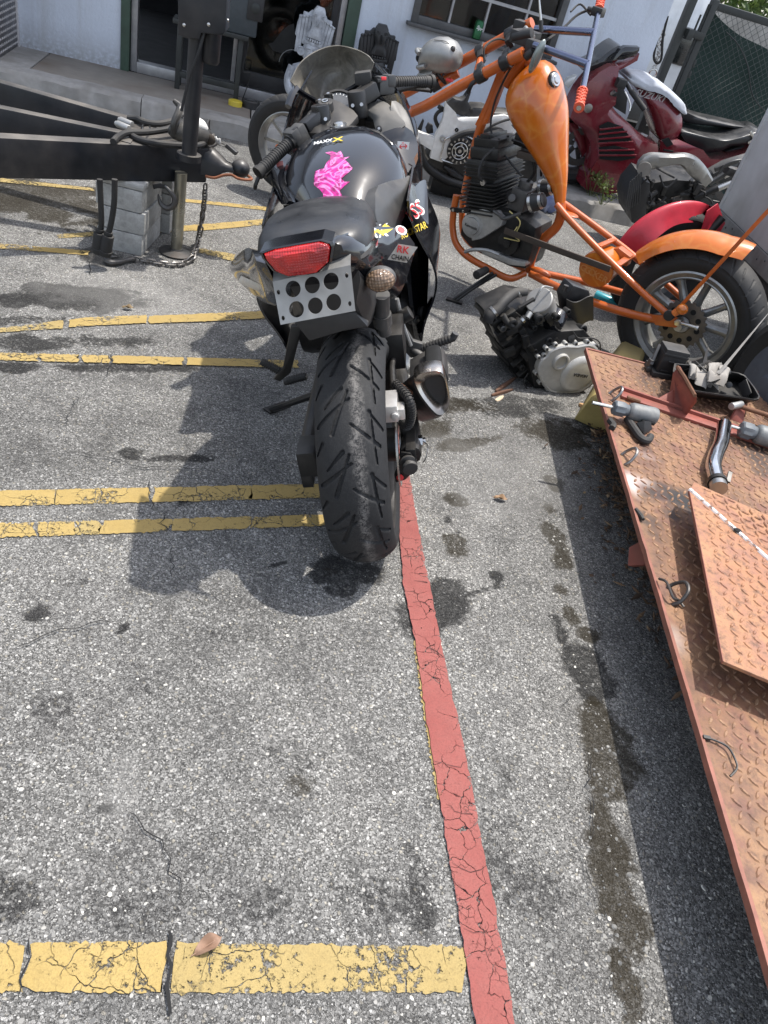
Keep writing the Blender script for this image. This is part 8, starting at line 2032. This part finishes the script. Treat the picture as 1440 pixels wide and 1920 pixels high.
rwc = onz(1236,490,.31)
Qf = Fr((rwc.x,rwc.y,0),118,6)
rf = thing('front_wheel','black motorcycle front wheel under a bright red fender, behind the orange chopper wheel','wheel',Qf)
mb = MB(); tm = tyre_mesh(.31,.125,.215,[(-.01,.1,-.05,.6,.003),(.01,.6,.05,1.1,.003)],16,nseg=420,nw=40,crown=.08); o = mesh_obj('tyre',tm,M_tyre_plain,rf); o.location = (0,0,.31)
mb = MB(); mb.lathe((0,0,.31),Yv,[(-.05,.218),(-.02,.19),(.02,.19),(.05,.218)],40,True)
for k in range(5): a = 2 * PI * k / 5; mb.bar((.02 * math.cos(a),0,.31 + .02 * math.sin(a)),(.2 * math.cos(a),0,.31 + .2 * math.sin(a)),.03,.025,(0,1,0))
mb.build('rim',M_blackmetal,rf)
M_redpl = simple('red_plastic',(.46,.018,.035),.4,dirt=(.3,.03,.05),dirt_amt=.4,scale=25,coat=.15)
def fen(u,v):
    a = lerp(R(12),R(112),u); s = lerp(-1,1,v); k = math.sin(PI * min(1,.18 + u * .9)) ** .5
    w = .085 * k * (1 + .15 * math.sin(u * 9)); r_ = .345 - .075 * abs(s) ** 2.2 + .012 * math.cos(s * PI * 1.5)
    return V(math.cos(a) * r_,s * w,.31 + math.sin(a) * r_)
MB().grid(fen,24,14).build('fender',M_redpl,rf,smooth=50,solid=.004)
mb = MB(); mb.prism([V(.0,.09,.66),V(-.06,.07,.70),V(-.2,.05,.60),V(-.16,.09,.52),V(-.03,.10,.55)],V(0,.006,0)); mb.build('fender_wing',M_redpl,rf,bevel=.004)
for s in (1,-1): MB().cyl((0,.085 * s,.31),(-.13,.085 * s,.64),.026,.022,14).build('fork_leg',M_blackmetal,rf)

# ================================================================ grey sheet metal trailer body and its wheel at the right edge
TBZ = .50
tC,tD = onz(1333,419,TBZ),onz(1440,531,TBZ); td = V(tD.x - tC.x,tD.y - tC.y,0).normalized(); tn = V(-td.y,td.x,0)
if tn.x < 0: tn = -tn
tb = thing('box_trailer','grey sheet metal trailer body with riveted lower rail at the right edge','trailer',loc=(tC.x,tC.y,TBZ))
M_sheet = simple('galvanised_sheet',(.50,.505,.51),.5,.25,dirt=(.17,.15,.13),dirt_amt=.7,scale=10,bmp=.15,var=.1)
M_rail = simple('trailer_rail',(.22,.22,.215),.55,.4,dirt=(.08,.07,.06),dirt_amt=.8,scale=22,bmp=.3)
LT = 1.25
mb = MB(); mb.rings([[td * t + tn * a + V(0,0,z) for a,z in ((0.004,.09),(0.004,.72),(1.4,.72),(1.4,.09))] for t in (0,LT)]); mb.build('side_sheet',M_sheet,tb,bevel=.003)
mb = MB(); mb.rings([[td * t + tn * a + V(0,0,z) for a,z in ((-.006,0),(-.006,.088),(.05,.088),(.05,0))] for t in (-.004,LT)]); mb.build('lower_rail',M_rail,tb,bevel=.003)
mb = MB(); mb.rings([[td * t + tn * a + V(0,0,z) for a,z in ((-.004,.09),(-.004,.72),(.03,.72),(.03,.09))] for t in (-.006,.028)]); mb.build('corner_trim',M_sheet,tb,bevel=.002)
for k in range(14):
    c = td * (.06 + .085 * k) + tn * -.006 + V(0,0,.045 + .02 * (k % 2)); MB().ell(c,(.006,.006,.006),None,10,6).build('rivet',M_darksteel,tb)
mb = MB(); mb.rings([[td * t + tn * a + V(0,0,z) for a,z in ((.10,-.08),(.10,0),(1.3,0),(1.3,-.08))] for t in (.02,LT)]); mb.build('floor_frame',M_trailer,tb)
wt = onz(1465,745,.30); wl_ = bpy.data.objects.new('wheel',None); COL.objects.link(wl_); wl_.parent = tb
c = V(wt.x - tC.x,wt.y - tC.y,.30 - TBZ)
mb = MB(); mb.lathe(c,tn,[(-.08,.2),(-.1,.26),(-.08,.31),(-.03,.33),(.05,.33),(.09,.30),(.09,.2)],48,True); mb.build('tyre',M_tyre_plain,wl_)
mb = MB(); mb.lathe(c - tn * .085,tn,[(0,.20),(.01,.19),(.03,.17),(.02,.10),(-.01,.06),(-.012,0)],36); mb.build('rim',simple('grey_wheel',(.09,.10,.12),.5,.3,dirt=(.1,.1,.1)),wl_)
P = [onplane(*q,wt - tn * .02,tn) - V(tC.x,tC.y,TBZ) for q in ((1444,548),(1372,700),(1330,700),(1345,640),(1420,530))]
mb = MB(); a,b,d_,e = onz(1448,548,.52),onz(1366,712,.06),onz(1350,660,.06),onz(1420,520,.52)
o_ = V(tC.x,tC.y,TBZ); mb.prism([a - o_,b - o_,d_ - o_,e - o_],td * .004); mb.build('mud_flap',simple('black_flap',(.012,.013,.015),.6,dirt=(.03,.03,.03)),tb)

# ================================================================ gate, screen, what stands behind it
gate = thing('gate','black chain link gate backed with torn dark green privacy screen','gate',Wf)
gl = lambda px,py,y=.06: wl(px,py,y)
M_gatepaint = simple('gate_paint',(.018,.021,.020),.5,dirt=(.05,.05,.045),dirt_amt=.5)
pA = gl(1241,140); pB = gl(1278,150); GT = gl(1330,8).z
mb = MB().box((pA.x,.06,(GT + .5) / 2),(.06,.06,GT + .5)); mb.build('gate_post',M_gatepaint,gate,bevel=.006)
mb = MB().box((pB.x,.06,GT / 2 + .04),(.055,.055,GT - .0)); mb.build('gate_stile',M_gatepaint,gate,bevel=.006)
mb = MB().cyl((pB.x - .04,.055,.2),(pB.x - .04,.055,GT),.008,n=8); mb.build('gate_rod',M_gatepaint,gate)
GX1 = pB.x + 1.9
mb = MB().box(((pB.x + GX1) / 2,.06,GT + .0),(GX1 - pB.x - .056,.05,.05)); mb.build('gate_rail',M_gatepaint,gate,bevel=.006)
mb = MB().box(((pB.x + GX1) / 2,.06,.2),(GX1 - pB.x - .056,.05,.05)); mb.build('gate_rail',M_gatepaint,gate,bevel=.006)
lt = gl(1294,62); mb = MB(); mb.box((pB.x - .07,.03,lt.z),(.16,.04,.05)); mb.box((pB.x - .12,.02,lt.z - .01),(.05,.06,.07)); mb.cyl((pB.x - .10,.0,lt.z),(pB.x - .10,.0,lt.z + .13),.009,n=8); mb.build('gate_latch',M_gatepaint,gate,bevel=.004)
for z in (gl(1270,110).z,gl(1262,130).z): MB().box((pB.x + .035,.045,z),(.02,.03,.05)).build('hinge',M_gatepaint,gate,bevel=.003)
mb = MB(); x0,x1,z0,z1 = pB.x + .03,GX1,.23,GT - .02; pt = .058
def clipw(x,z,dx,dz):
    ts = [0.0,9.0]
    for v,d,lo,hi in ((x,dx,x0,x1),(z,dz,z0,z1)):
        a,b = (lo - v) / d,(hi - v) / d; ts[0] = max(ts[0],min(a,b)); ts[1] = min(ts[1],max(a,b))
    return ts
for s in (1,-1):
    for k in range(-60,90):
        x = x0 + k * pt; t = clipw(x,z0,.72,.69) if s > 0 else clipw(x,z1,.72,-.69)
        if t[1] - t[0] < .03: continue
        zz = z0 if s > 0 else z1; n = max(2,int((t[1] - t[0]) / .10)); P = []
        for i in range(n + 1):
            u = lerp(t[0],t[1],i / n); P.append(V(x + .72 * u + .006 * math.sin(u * 7 + k),.03 + .002 * s + .01 * math.sin(u * 3 + k * .2),zz + .69 * s * u + .005 * math.sin(u * 9 + k)))
        mb.tube(P,.0019,4)
o = mb.build('chain_link',simple('green_wire',(.075,.085,.08),.55,.3),gate,smooth=0); o['kind'] = 'stuff'
def scr(u,v):
    x = lerp(pB.x + .035,GX1,u); top_ = GT - .03 - .30 * min(1,u * 1.5) ** .9 - .02 * math.sin(u * 14); z = lerp(.2,top_,v)
    return V(x,.088 + .014 * math.sin(x * 16 + z * 2) + .010 * math.sin(z * 11 + x * 5),z)
MB().grid(scr,40,26).build('privacy_screen',simple('green_screen',(.010,.030,.024),.75,dirt=(.02,.04,.034),dirt_amt=.6,scale=40,bmp=.3),gate,smooth=60,solid=.002)
MB().tube([gl(1362,60,.02),gl(1385,85,.02),gl(1402,125,.02),gl(1412,180,.02),gl(1440,215,.02)],.004,6,4).build('hanging_cord',M_gatepaint,gate)
# strap and chain hung beside the wall end
hs = thing('chain_bundle','bundle of chain and black strap hanging between wall end and gate post','chain',Wf)
for i in range(16):
    t = i / 15; c = gl(1243 - 14 * t + 2 * math.sin(i * 2),60 + 66 * t,.05); mb = MB(); a = i * 1.3; mb.torus(c,(math.cos(a),math.sin(a),.3),.014,.004,14,6); mb.build('link',M_steel,hs)
MB().tube([gl(1252,30,.04),gl(1243,70,.03),gl(1240,110,.03),gl(1232,118,.03),gl(1226,105,.03),gl(1236,60,.03)],.010,8,4).build('strap',M_rubber,hs)
mb = MB(); c = gl(1224,137,.02); mb.torus(c,(0,1,.2),.03,.008,18,8); mb.build('ring',M_steel,hs)
# white van beyond the gate
van = thing('parked_van','white van parked beyond the gate','van',Wf)
vx,vy = pA.x + .55,2.2
M_vanw = simple('van_white',(.62,.64,.66),.3,coat=.4,dirt=(.35,.34,.32),dirt_amt=.4,scale=8)
mb = MB(); sec = [(0,.35,.95),(.05,.32,1.0),(.8,.33,1.05),(1.1,.55,1.0)]
rg = []
for y,hw,zt in ((0,.86,1.55),(.08,.92,1.75),(.4,.95,1.88),(3.0,.95,1.90),(3.6,.93,1.5),(4.2,.90,1.05),(4.6,.86,.9)):
    rg.append([V(vx + hw * a,vy + y,lerp(.35,zt,b)) for a,b in ((-1,0),(-1.0,.5),(-.96,.6),(-.86,.96),(-.75,1),(.75,1),(.86,.96),(.96,.6),(1,.5),(1,0))])
mb.rings(rg); mb.build('body',M_vanw,van,smooth=35)
wq = wl(1283,88,2.2)
MB().box((wq.x,vy - .004,wq.z),(.16,.05,.34)).build('rear_window',M_smoke,van,bevel=.03)
MB().box((vx,vy - .05,.48),(1.7,.16,.20)).build('bumper',M_greyplastic,van,bevel=.03)
for s in (1,-1):
    MB().box((vx + .82 * s,vy + .01,1.0),(.10,.06,.45)).build('tail_light',M_redlens,van,bevel=.02)
    for y in (.8,3.6): mb = MB(); mb.lathe((vx + .80 * s,vy + y,.33),(s,0,0),[(0,.2),(0,.31),(.03,.33),(.12,.33),(.15,.31),(.15,.2),(.12,.18),(.12,0)],28); mb.build('wheel',M_tyre_plain,van)
MB().box((vx - .9,vy + 1.6,1.38),(.06,1.5,.4)).build('side_window',M_smoke,van,bevel=.02)
lp_ = thing('back_wall','mottled pale grey rendered wall far behind the gate','wall',Wf)
MB().box((vx + 2.8,3.6,.8),(4.0,.2,1.6)).build('render',simple('old_render',(.30,.29,.27),.9,dirt=(.14,.13,.115),dirt_amt=.8,scale=9,bmp=.6,var=.3),lp_)
# tree beyond, seen at the very top right
tree = thing('leafy_tree','sunlit leafy tree behind the gate at the top right','tree',Wf)
tx,ty = vx + 2.9,6.2
mb = MB(); mb.tube([V(tx,ty,0),V(tx + .05,ty,1.2),V(tx - .1,ty + .1,2.4),V(tx,ty,3.6)],[.16,.13,.11,.06],12,4); tk_ = mb.build('trunk',simple('bark',(.10,.08,.06),.9,bmp=.8,scale=30),tree)
mb = MB(); r = np.random.default_rng(31)
for i in range(5): a = i * 1.3; mb.tube([V(tx,ty,1.6 + .3 * i),V(tx + math.cos(a) * .7,ty + math.sin(a) * .7,2.3 + .3 * i),V(tx + math.cos(a) * 1.4,ty + math.sin(a) * 1.4,2.6 + .3 * i)],[.06,.04,.015],8,4)
mb.build('limb',bpy.data.materials['bark'],tree)['kind'] = 'stuff'
def foliage(name,mat,parent,blobs,n,s0,s1,seed):
    r = np.random.default_rng(seed); mb = MB()
    for i in range(n):
        b = blobs[r.integers(len(blobs))]; d = r.normal(size=3); d /= np.linalg.norm(d); rad = b[3] * r.random() ** .4
        c = V(b[0] + d[0] * rad,b[1] + d[1] * rad,b[2] + d[2] * rad * .75); s = s0 + (s1 - s0) * r.random()
        x = V(*r.normal(size=3)).normalized(); y = V(*r.normal(size=3)); y = (y - x * y.dot(x)).normalized(); z = x.cross(y)
        mb.add([c - x * s,c - y * s * .45 + z * s * .12,c + x * s,c + y * s * .45 + z * s * .12],[(0,1,2),(0,2,3)])
    return mb.build(name,mat,parent,smooth=0,recalc=False)
def leafmat(name,stops):
    m,t,b = new_mat(name); g = t.nodes.new('ShaderNodeNewGeometry'); lk(t,ramp(t,g.outputs['Random Per Island'],stops),b.inputs['Base Color']); b.inputs['Roughness'].default_value = .55
    b.inputs['Transmission Weight'].default_value = 0.0
    tl = nd(t,'ShaderNodeBsdfTranslucent'); tl.inputs[0].default_value = (.16,.24,.05,1); mx = nd(t,'ShaderNodeMixShader'); mx.inputs[0].default_value = .3
    lk(t,b.outputs[0],mx.inputs[1]); lk(t,tl.outputs[0],mx.inputs[2]); lk(t,mx.outputs[0],t.nodes['Material Output'].inputs[0]); return m
M_leaf = leafmat('tree_leaf',[(0,(.02,.045,.012)),(.5,(.05,.095,.025)),(1,(.12,.17,.05))]); M_weed = leafmat('weed_leaf',[(0,(.035,.06,.012)),(.6,(.09,.12,.025)),(1,(.22,.22,.06))])
blobs = [(tx + r.normal(0,.9),ty + r.normal(0,.9),2.6 + r.normal(0,.6),.45 + .35 * r.random()) for _ in range(22)]
foliage('crown',M_leaf,tree,blobs,5200,.05,.11,8)

# ================================================================ statues and things by the door
M_plaster = simple('grey_plaster',(.45,.47,.50),.85,dirt=(.10,.10,.11),dirt_amt=.85,scale=34,bmp=.6,var=.2)
M_blackst = simple('black_statue',(.014,.014,.015),.45,dirt=(.04,.04,.04),dirt_amt=.5,scale=30,bmp=.4)
def statue(name,label,base_px,top_px,yy,mat,lean,wide=1.0):
    b = wl(*base_px,yy); b.z = SW; t = wl(*top_px,yy); H = t.z - SW
    T = thing(name,label,'statue',None)
    T.matrix_world = Wf.M @ Matrix.Translation((b.x,yy,SW)) @ Matrix.Rotation(R(lean),4,'Y') @ Matrix.Diagonal((H * wide,H * wide,H,1))
    def part(mb,n,m=mat,**k):
        mb.v = [(x,y,z * 1.2 if z < .41 else .492 + (z - .41) * .861) for x,y,z in mb.v]; return mb.build(n,m,T,**k)
    def el_(z,w,d,yo=0): return [V(w * math.cos(a),yo + d * math.sin(a),z) for a in [2 * PI * j / 20 for j in range(20)]]
    part(MB().box((0,0,.025),(.30,.22,.05)),'plinth',bevel=.006)
    part(MB().rings([el_(.05,.12,.09),el_(.12,.14,.10),el_(.22,.15,.10),el_(.32,.165,.10),el_(.38,.15,.085),el_(.41,.08,.07)]),'torso',smooth=60)
    for s in (1,-1): part(MB().tube([(.15 * s,-.02,.36),(.17 * s,-.05,.26),(.12 * s,-.11,.19),(.03 * s,-.12,.20)],[.045,.04,.035,.03],10,4),'arm')
    for k in range(4): part(MB().torus((0,-.015,.385 - .022 * k),(0,-.35,1),.085 + .018 * k,.008,26,6),'necklace_row')
    part(MB().cyl((0,0,.38),(0,0,.46),.055,n=16),'neck')
    fc = V(0,-.035,.535)
    part(MB().rings([[V(w * math.cos(a),-.035 + d * math.sin(a),z) for a in [2 * PI * j / 22 for j in range(22)]] for z,w,d in ((.43,.03,.035),(.45,.052,.055),(.48,.070,.070),(.52,.083,.080),(.56,.088,.084),(.60,.086,.08),(.63,.08,.07))]),'face',smooth=70)
    part(MB().rings([[V(a * w,y,z) for a,y in ((-1,-.10),(-.5,yf),(.5,yf),(1,-.10),(.6,-.06),(-.6,-.06))] for z,w,yf in ((.585,.010,-.118),(.55,.014,-.130),(.525,.022,-.138),(.515,.020,-.122))]),'nose',smooth=50)
    for s in (1,-1):
        part(MB().ell((.035 * s,-.105,.563),(.020,.014,.010)),'eye'); part(MB().tube([(.012 * s,-.118,.583),(.035 * s,-.118,.588),(.06 * s,-.10,.58)],.007,8,4),'brow')
        part(MB().lathe((.098 * s,-.05,.53),(s * .5,-.86,0),[(-.03,.046),(.012,.046),(.016,.036),(.008,.03),(.008,.012),(.016,.012),(.016,0)],22),'ear_disc')
    part(MB().tube([(-.032,-.105,.484),(0,-.118,.490),(.032,-.105,.484)],.0085,8,4),'upper_lip'); part(MB().tube([(-.028,-.104,.472),(0,-.115,.468),(.028,-.104,.472)],.009,8,4),'lower_lip')
    # headdress: a stepped back board, upright ribs, a band of teeth, a bird head in front
    bd_ = [(-.10,.60),(-.15,.62),(-.19,.66),(-.19,.78),(-.175,.86),(-.15,.86),(-.15,.90),(-.10,.90),(-.07,.94),(.07,.94),(.10,.90),(.15,.90),(.15,.86),(.175,.86),(.19,.78),(.19,.66),(.15,.62),(.10,.60)]
    part(MB().prism([V(x,-.005,z) for x,z in bd_],(0,.07,0)),'headdress_board',bevel=.006)
    for s in (1,-1):
        for k in range(4):
            x = (.075 + .033 * k) * s; part(MB().bar((x * .86,-.03 + .006 * k,.60 - .0 * k - (.10 if k > 1 else 0)),(x,-.03 + .006 * k,.875 - .012 * k),.016,.030,(1,0,0)),'headdress_rib',bevel=.004)
            part(MB().box((x,-.026 + .006 * k,.885 - .012 * k),(.03,.045,.018)),'rib_cap',bevel=.004)
    part(MB().rings([[V(x,y,z) for x,y in ((-.09,-.08),(0,-.115),(.09,-.08),(.09,-.02),(-.09,-.02))] for z in (.625,.655)]),'head_band',bevel=.004)
    for k in range(6): part(MB().box((-.06 + .024 * k,-.105 + .5 * abs(-.06 + .024 * k) ** 1.3,.67),(.017,.03,.026)),'band_tooth',bevel=.004)
    part(MB().rings([[V(x * w,y,z) for x,y in ((-1,-.09),(-.6,yf),(.6,yf),(1,-.09),(1,-.01),(-1,-.01))] for z,w,yf in ((.69,.075,-.105),(.73,.07,-.12),(.77,.052,-.11),(.81,.05,-.115),(.86,.062,-.12),(.91,.066,-.115),(.96,.058,-.10),(1.0,.038,-.075))]),'bird_head',smooth=40)
    part(MB().rings([[V(x * w,y,z) for x,y in ((-1,-.10),(0,yf),(1,-.10))] for z,w,yf in ((.90,.020,-.125),(.87,.022,-.165),(.835,.016,-.165),(.81,.006,-.14))]),'beak',smooth=40)
    for s in (1,-1): part(MB().torus((.04 * s,-.118,.92),(0.3 * s,-1,0),.012,.004,16,6),'bird_eye')
    return T
statue('stone_statue','pale grey carved statue with feathered headdress in front of the glass door',(556,205),(604,12),-.22,M_plaster,5,.95)
statue('black_statue','black carved statue with feathered headdress against the wall by the door post',(690,225),(703,40),-.16,M_blackst,-3,1.05)

tab = thing('steel_stand','black steel stand beside the glass door','stand',Wf)
ty_ = -.20; lx = wl(447,130,ty_).x; tz = wl(440,66,ty_).z; x2 = lx - .42
for x in (lx,x2):
    for y in (ty_,ty_ + .14): MB().box((x,y,(SW + tz) / 2),(.035,.03,tz - SW)).build('leg',M_gatepaint,tab,bevel=.003)
MB().box(((lx + x2) / 2,ty_ + .07,tz),(.52,.22,.03)).build('top',M_gatepaint,tab,bevel=.004)
zs = wl(440,163,ty_).z; MB().box(((lx + x2) / 2,ty_,zs),(.39,.025,.04)).build('stretcher',M_gatepaint,tab,bevel=.003)
app = thing('bench_machine','black bench grinder like machine on the steel stand by the door','machine',Wf)
MB().box((lx - .05,ty_ + .06,tz + .165),(.30,.18,.30)).build('housing',simple('machine_grey',(.035,.045,.052),.4,dirt=(.08,.08,.08)),app,bevel=.015)
c = V(lx + .075,ty_ - .035,wl(470,12,ty_).z); MB().box(c + V(0,.01,0),(.11,.03,.15)).build('control_panel',M_plastic,app,bevel=.008); mb = MB(); mb.lathe(c,(0,-1,0),[(0,.03),(.015,.03),(.018,.022),(.018,0)],22); mb.build('dial',M_gatepaint,app)
MB().tube([V(lx + .02,ty_ - .01,tz + .02),V(lx + .05,ty_ - .03,tz - .04),V(lx + .03,ty_ - .02,tz - .2),V(lx + .09,ty_,SW + .2),V(lx + .05,ty_ + .02,SW + .02)],.004,6,6).build('power_cord',M_rubber,app)
c = wl(441,196,-.25); yd = MB(); yc = Wf.loc(onz(441,195,SW + .01)); yd.lathe(V(yc.x,yc.y,SW),(0,0,1),[(0,.05),(.03,.05),(.034,.045),(.034,0)],26); o = yd.build('tape_reel',simple('yellow_plastic',(.60,.46,.04),.4,dirt=(.3,.25,.1)),None); o.data.transform(Wf.M); single(o,'flat yellow reel lying on the sidewalk by the stand leg','reel')
yc = Wf.loc(onz(470,199,SW + .01)); yd = MB(); yd.lathe(V(yc.x,yc.y,SW),(0,0,1),[(0,.065),(.045,.065),(.05,.06),(.05,.05),(.04,.045),(.04,0)],28); o = yd.build('black_tin',M_plastic,None); o.data.transform(Wf.M); single(o,'squat black tin on the sidewalk next to the yellow reel','tin')
# soda can on the window ledge, cloth behind the pane
cz = wz0; cp = wl(892,72,-.055); can = thing('soda_can','green soda can standing on the window ledge','can',Wf)
ch_ = .122; mb = MB(); mb.lathe((cp.x,-.055,wz0 + .001),(0,0,1),[(0,.026),(.006,.033),(.108,.033),(.118,.026),(.121,.027),(.122,.025),(.119,.022),(.119,0)],28); mb.build('can_body',simple('can_green',(.012,.085,.03),.25,.5,dirt=(.02,.12,.05),dirt_amt=.5),can)
text('Spr','can_print',M_white_ink,can,V(cp.x,-.0895,wz0 + .075),(1,0,-.2),(.2,0,1),.034,.0005,.1)
mb = MB(); x0_,x1_ = wl(908,72).x,wl(962,40).x
def clo(u,v): return V(lerp(x0_,x1_,u) + .05 * (v - .5),.12 + .02 * math.sin(u * 11 + v * 3),wz0 + .06 + .30 * v * (.25 + .75 * u) + .015 * math.sin(u * 15))
MB().grid(clo,18,12).build('crumpled_cloth',simple('blue_grey_cloth',(.10,.11,.15),.9,var=.3,scale=30,bmp=.5),building,solid=.003)
# bottle, jug and litter between the chopper and the kerb
jug = thing('clear_jug','translucent plastic jug with a blue label behind the chopper downtube','jug',loc=onz(868,345,.002)); jp = V(0,0,0)
M_jug = simple('milky_plastic',(.50,.53,.54),.3,dirt=(.3,.3,.3),dirt_amt=.3)
mb = MB(); mb.lathe((0,0,0),(0,0,1),[(0,.055),(.01,.062),(.17,.062),(.2,.045),(.215,.022),(.24,.022)],24); jb = mb.build('jug_body',M_jug,jug); jb.location = (.02,.05,.0)
mb = MB(); mb.lathe((.02,.05,.05),(0,0,1),[(0,.0625),(0,.0635),(.08,.0635),(.08,.0625)],24,True); mb.build('jug_label',simple('blue_label',(.06,.36,.52),.4),jug); mb = MB(); mb.cyl((.02,.05,.235),(.02,.05,.262),.025,n=16); mb.build('jug_cap',M_white_ink,jug)
def bagf(px,py,w,h,z,mat,name,label,seed):
    c = onz(px,py,0); r = np.random.default_rng(seed); ph = r.random(6) * 6; mb = MB(); rg = []
    for i in range(9):
        t = i / 8; rg.append([V(c.x,c.y,z) + V(w * math.sin(PI * (.1 + .85 * t)) ** .7 * math.cos(a) * (1 + .18 * math.sin(3 * a + ph[0] + t * 4)),w * .6 * math.sin(PI * (.1 + .85 * t)) ** .7 * math.sin(a) * (1 + .15 * math.sin(4 * a + ph[1])),h * t + .02 * math.sin(5 * a + ph[2] + t * 6)) for a in [2 * PI * j / 18 for j in range(18)]])
    o = mb.rings(rg).build(name,mat,None,smooth=60); single(o,label,'bag')
M_bluebag = simple('blue_white_bag',(.14,.18,.36),.5,dirt=(.6,.62,.66),dirt_amt=.9,scale=20,bmp=.4)
bagf(1018,395,.10,.20,0.0,M_bluebag,'plastic_bag','crumpled blue and white bag behind the orange tank',3); bagf(1075,372,.12,.10,SW,simple('pale_blue_bag',(.36,.40,.50),.5,dirt=(.1,.12,.25),dirt_amt=.8,scale=18,bmp=.4),'plastic_bag','pale blue plastic bag on the kerb under the maroon bike',5)
for px,py,rad,n,seed,lab,z in ((1108,368,.16,150,1,'straggly weed growing on the kerb below the maroon fairing',SW),(1128,384,.12,90,2,'low weed at the kerb edge beside the stripped frame',SW),(872,358,.10,90,4,'small green weed behind the black chopper engine',0.0)):
    c = onz(px,py,z); w = thing('weed',lab,'weed',loc=(c.x,c.y,z)); r = np.random.default_rng(seed); mb = MB()
    for k in range(9): a = r.random() * 6.28; q = V(math.cos(a) * rad * r.random(),math.sin(a) * rad * .6 * r.random(),.05 + .16 * r.random()); mb.tube([V(q.x * .2,q.y * .2,0),q * .6,q],.0022,5,3)
    mb.build('stems',M_weed,w)['kind'] = 'stuff'; foliage('leaves',M_weed,w,[(r.normal(0,rad * .5),r.normal(0,rad * .3),.05 + .13 * r.random(),.05) for _ in range(9)],n,.008,.02,seed)
# teal bottle lying behind the chopper's lower rail
c = onz(1140,563,.03); mb = MB(); d = V(.8,-.35,0).normalized(); mb.lathe(c - d * .08,d,[(0,.0),(0,.026),(.10,.028),(.13,.012),(.16,.012)],20); o = mb.build('bottle',simple('teal_plastic',(.02,.25,.30),.3),None); single(o,'teal bottle lying on the asphalt behind the chopper lower rail','bottle')
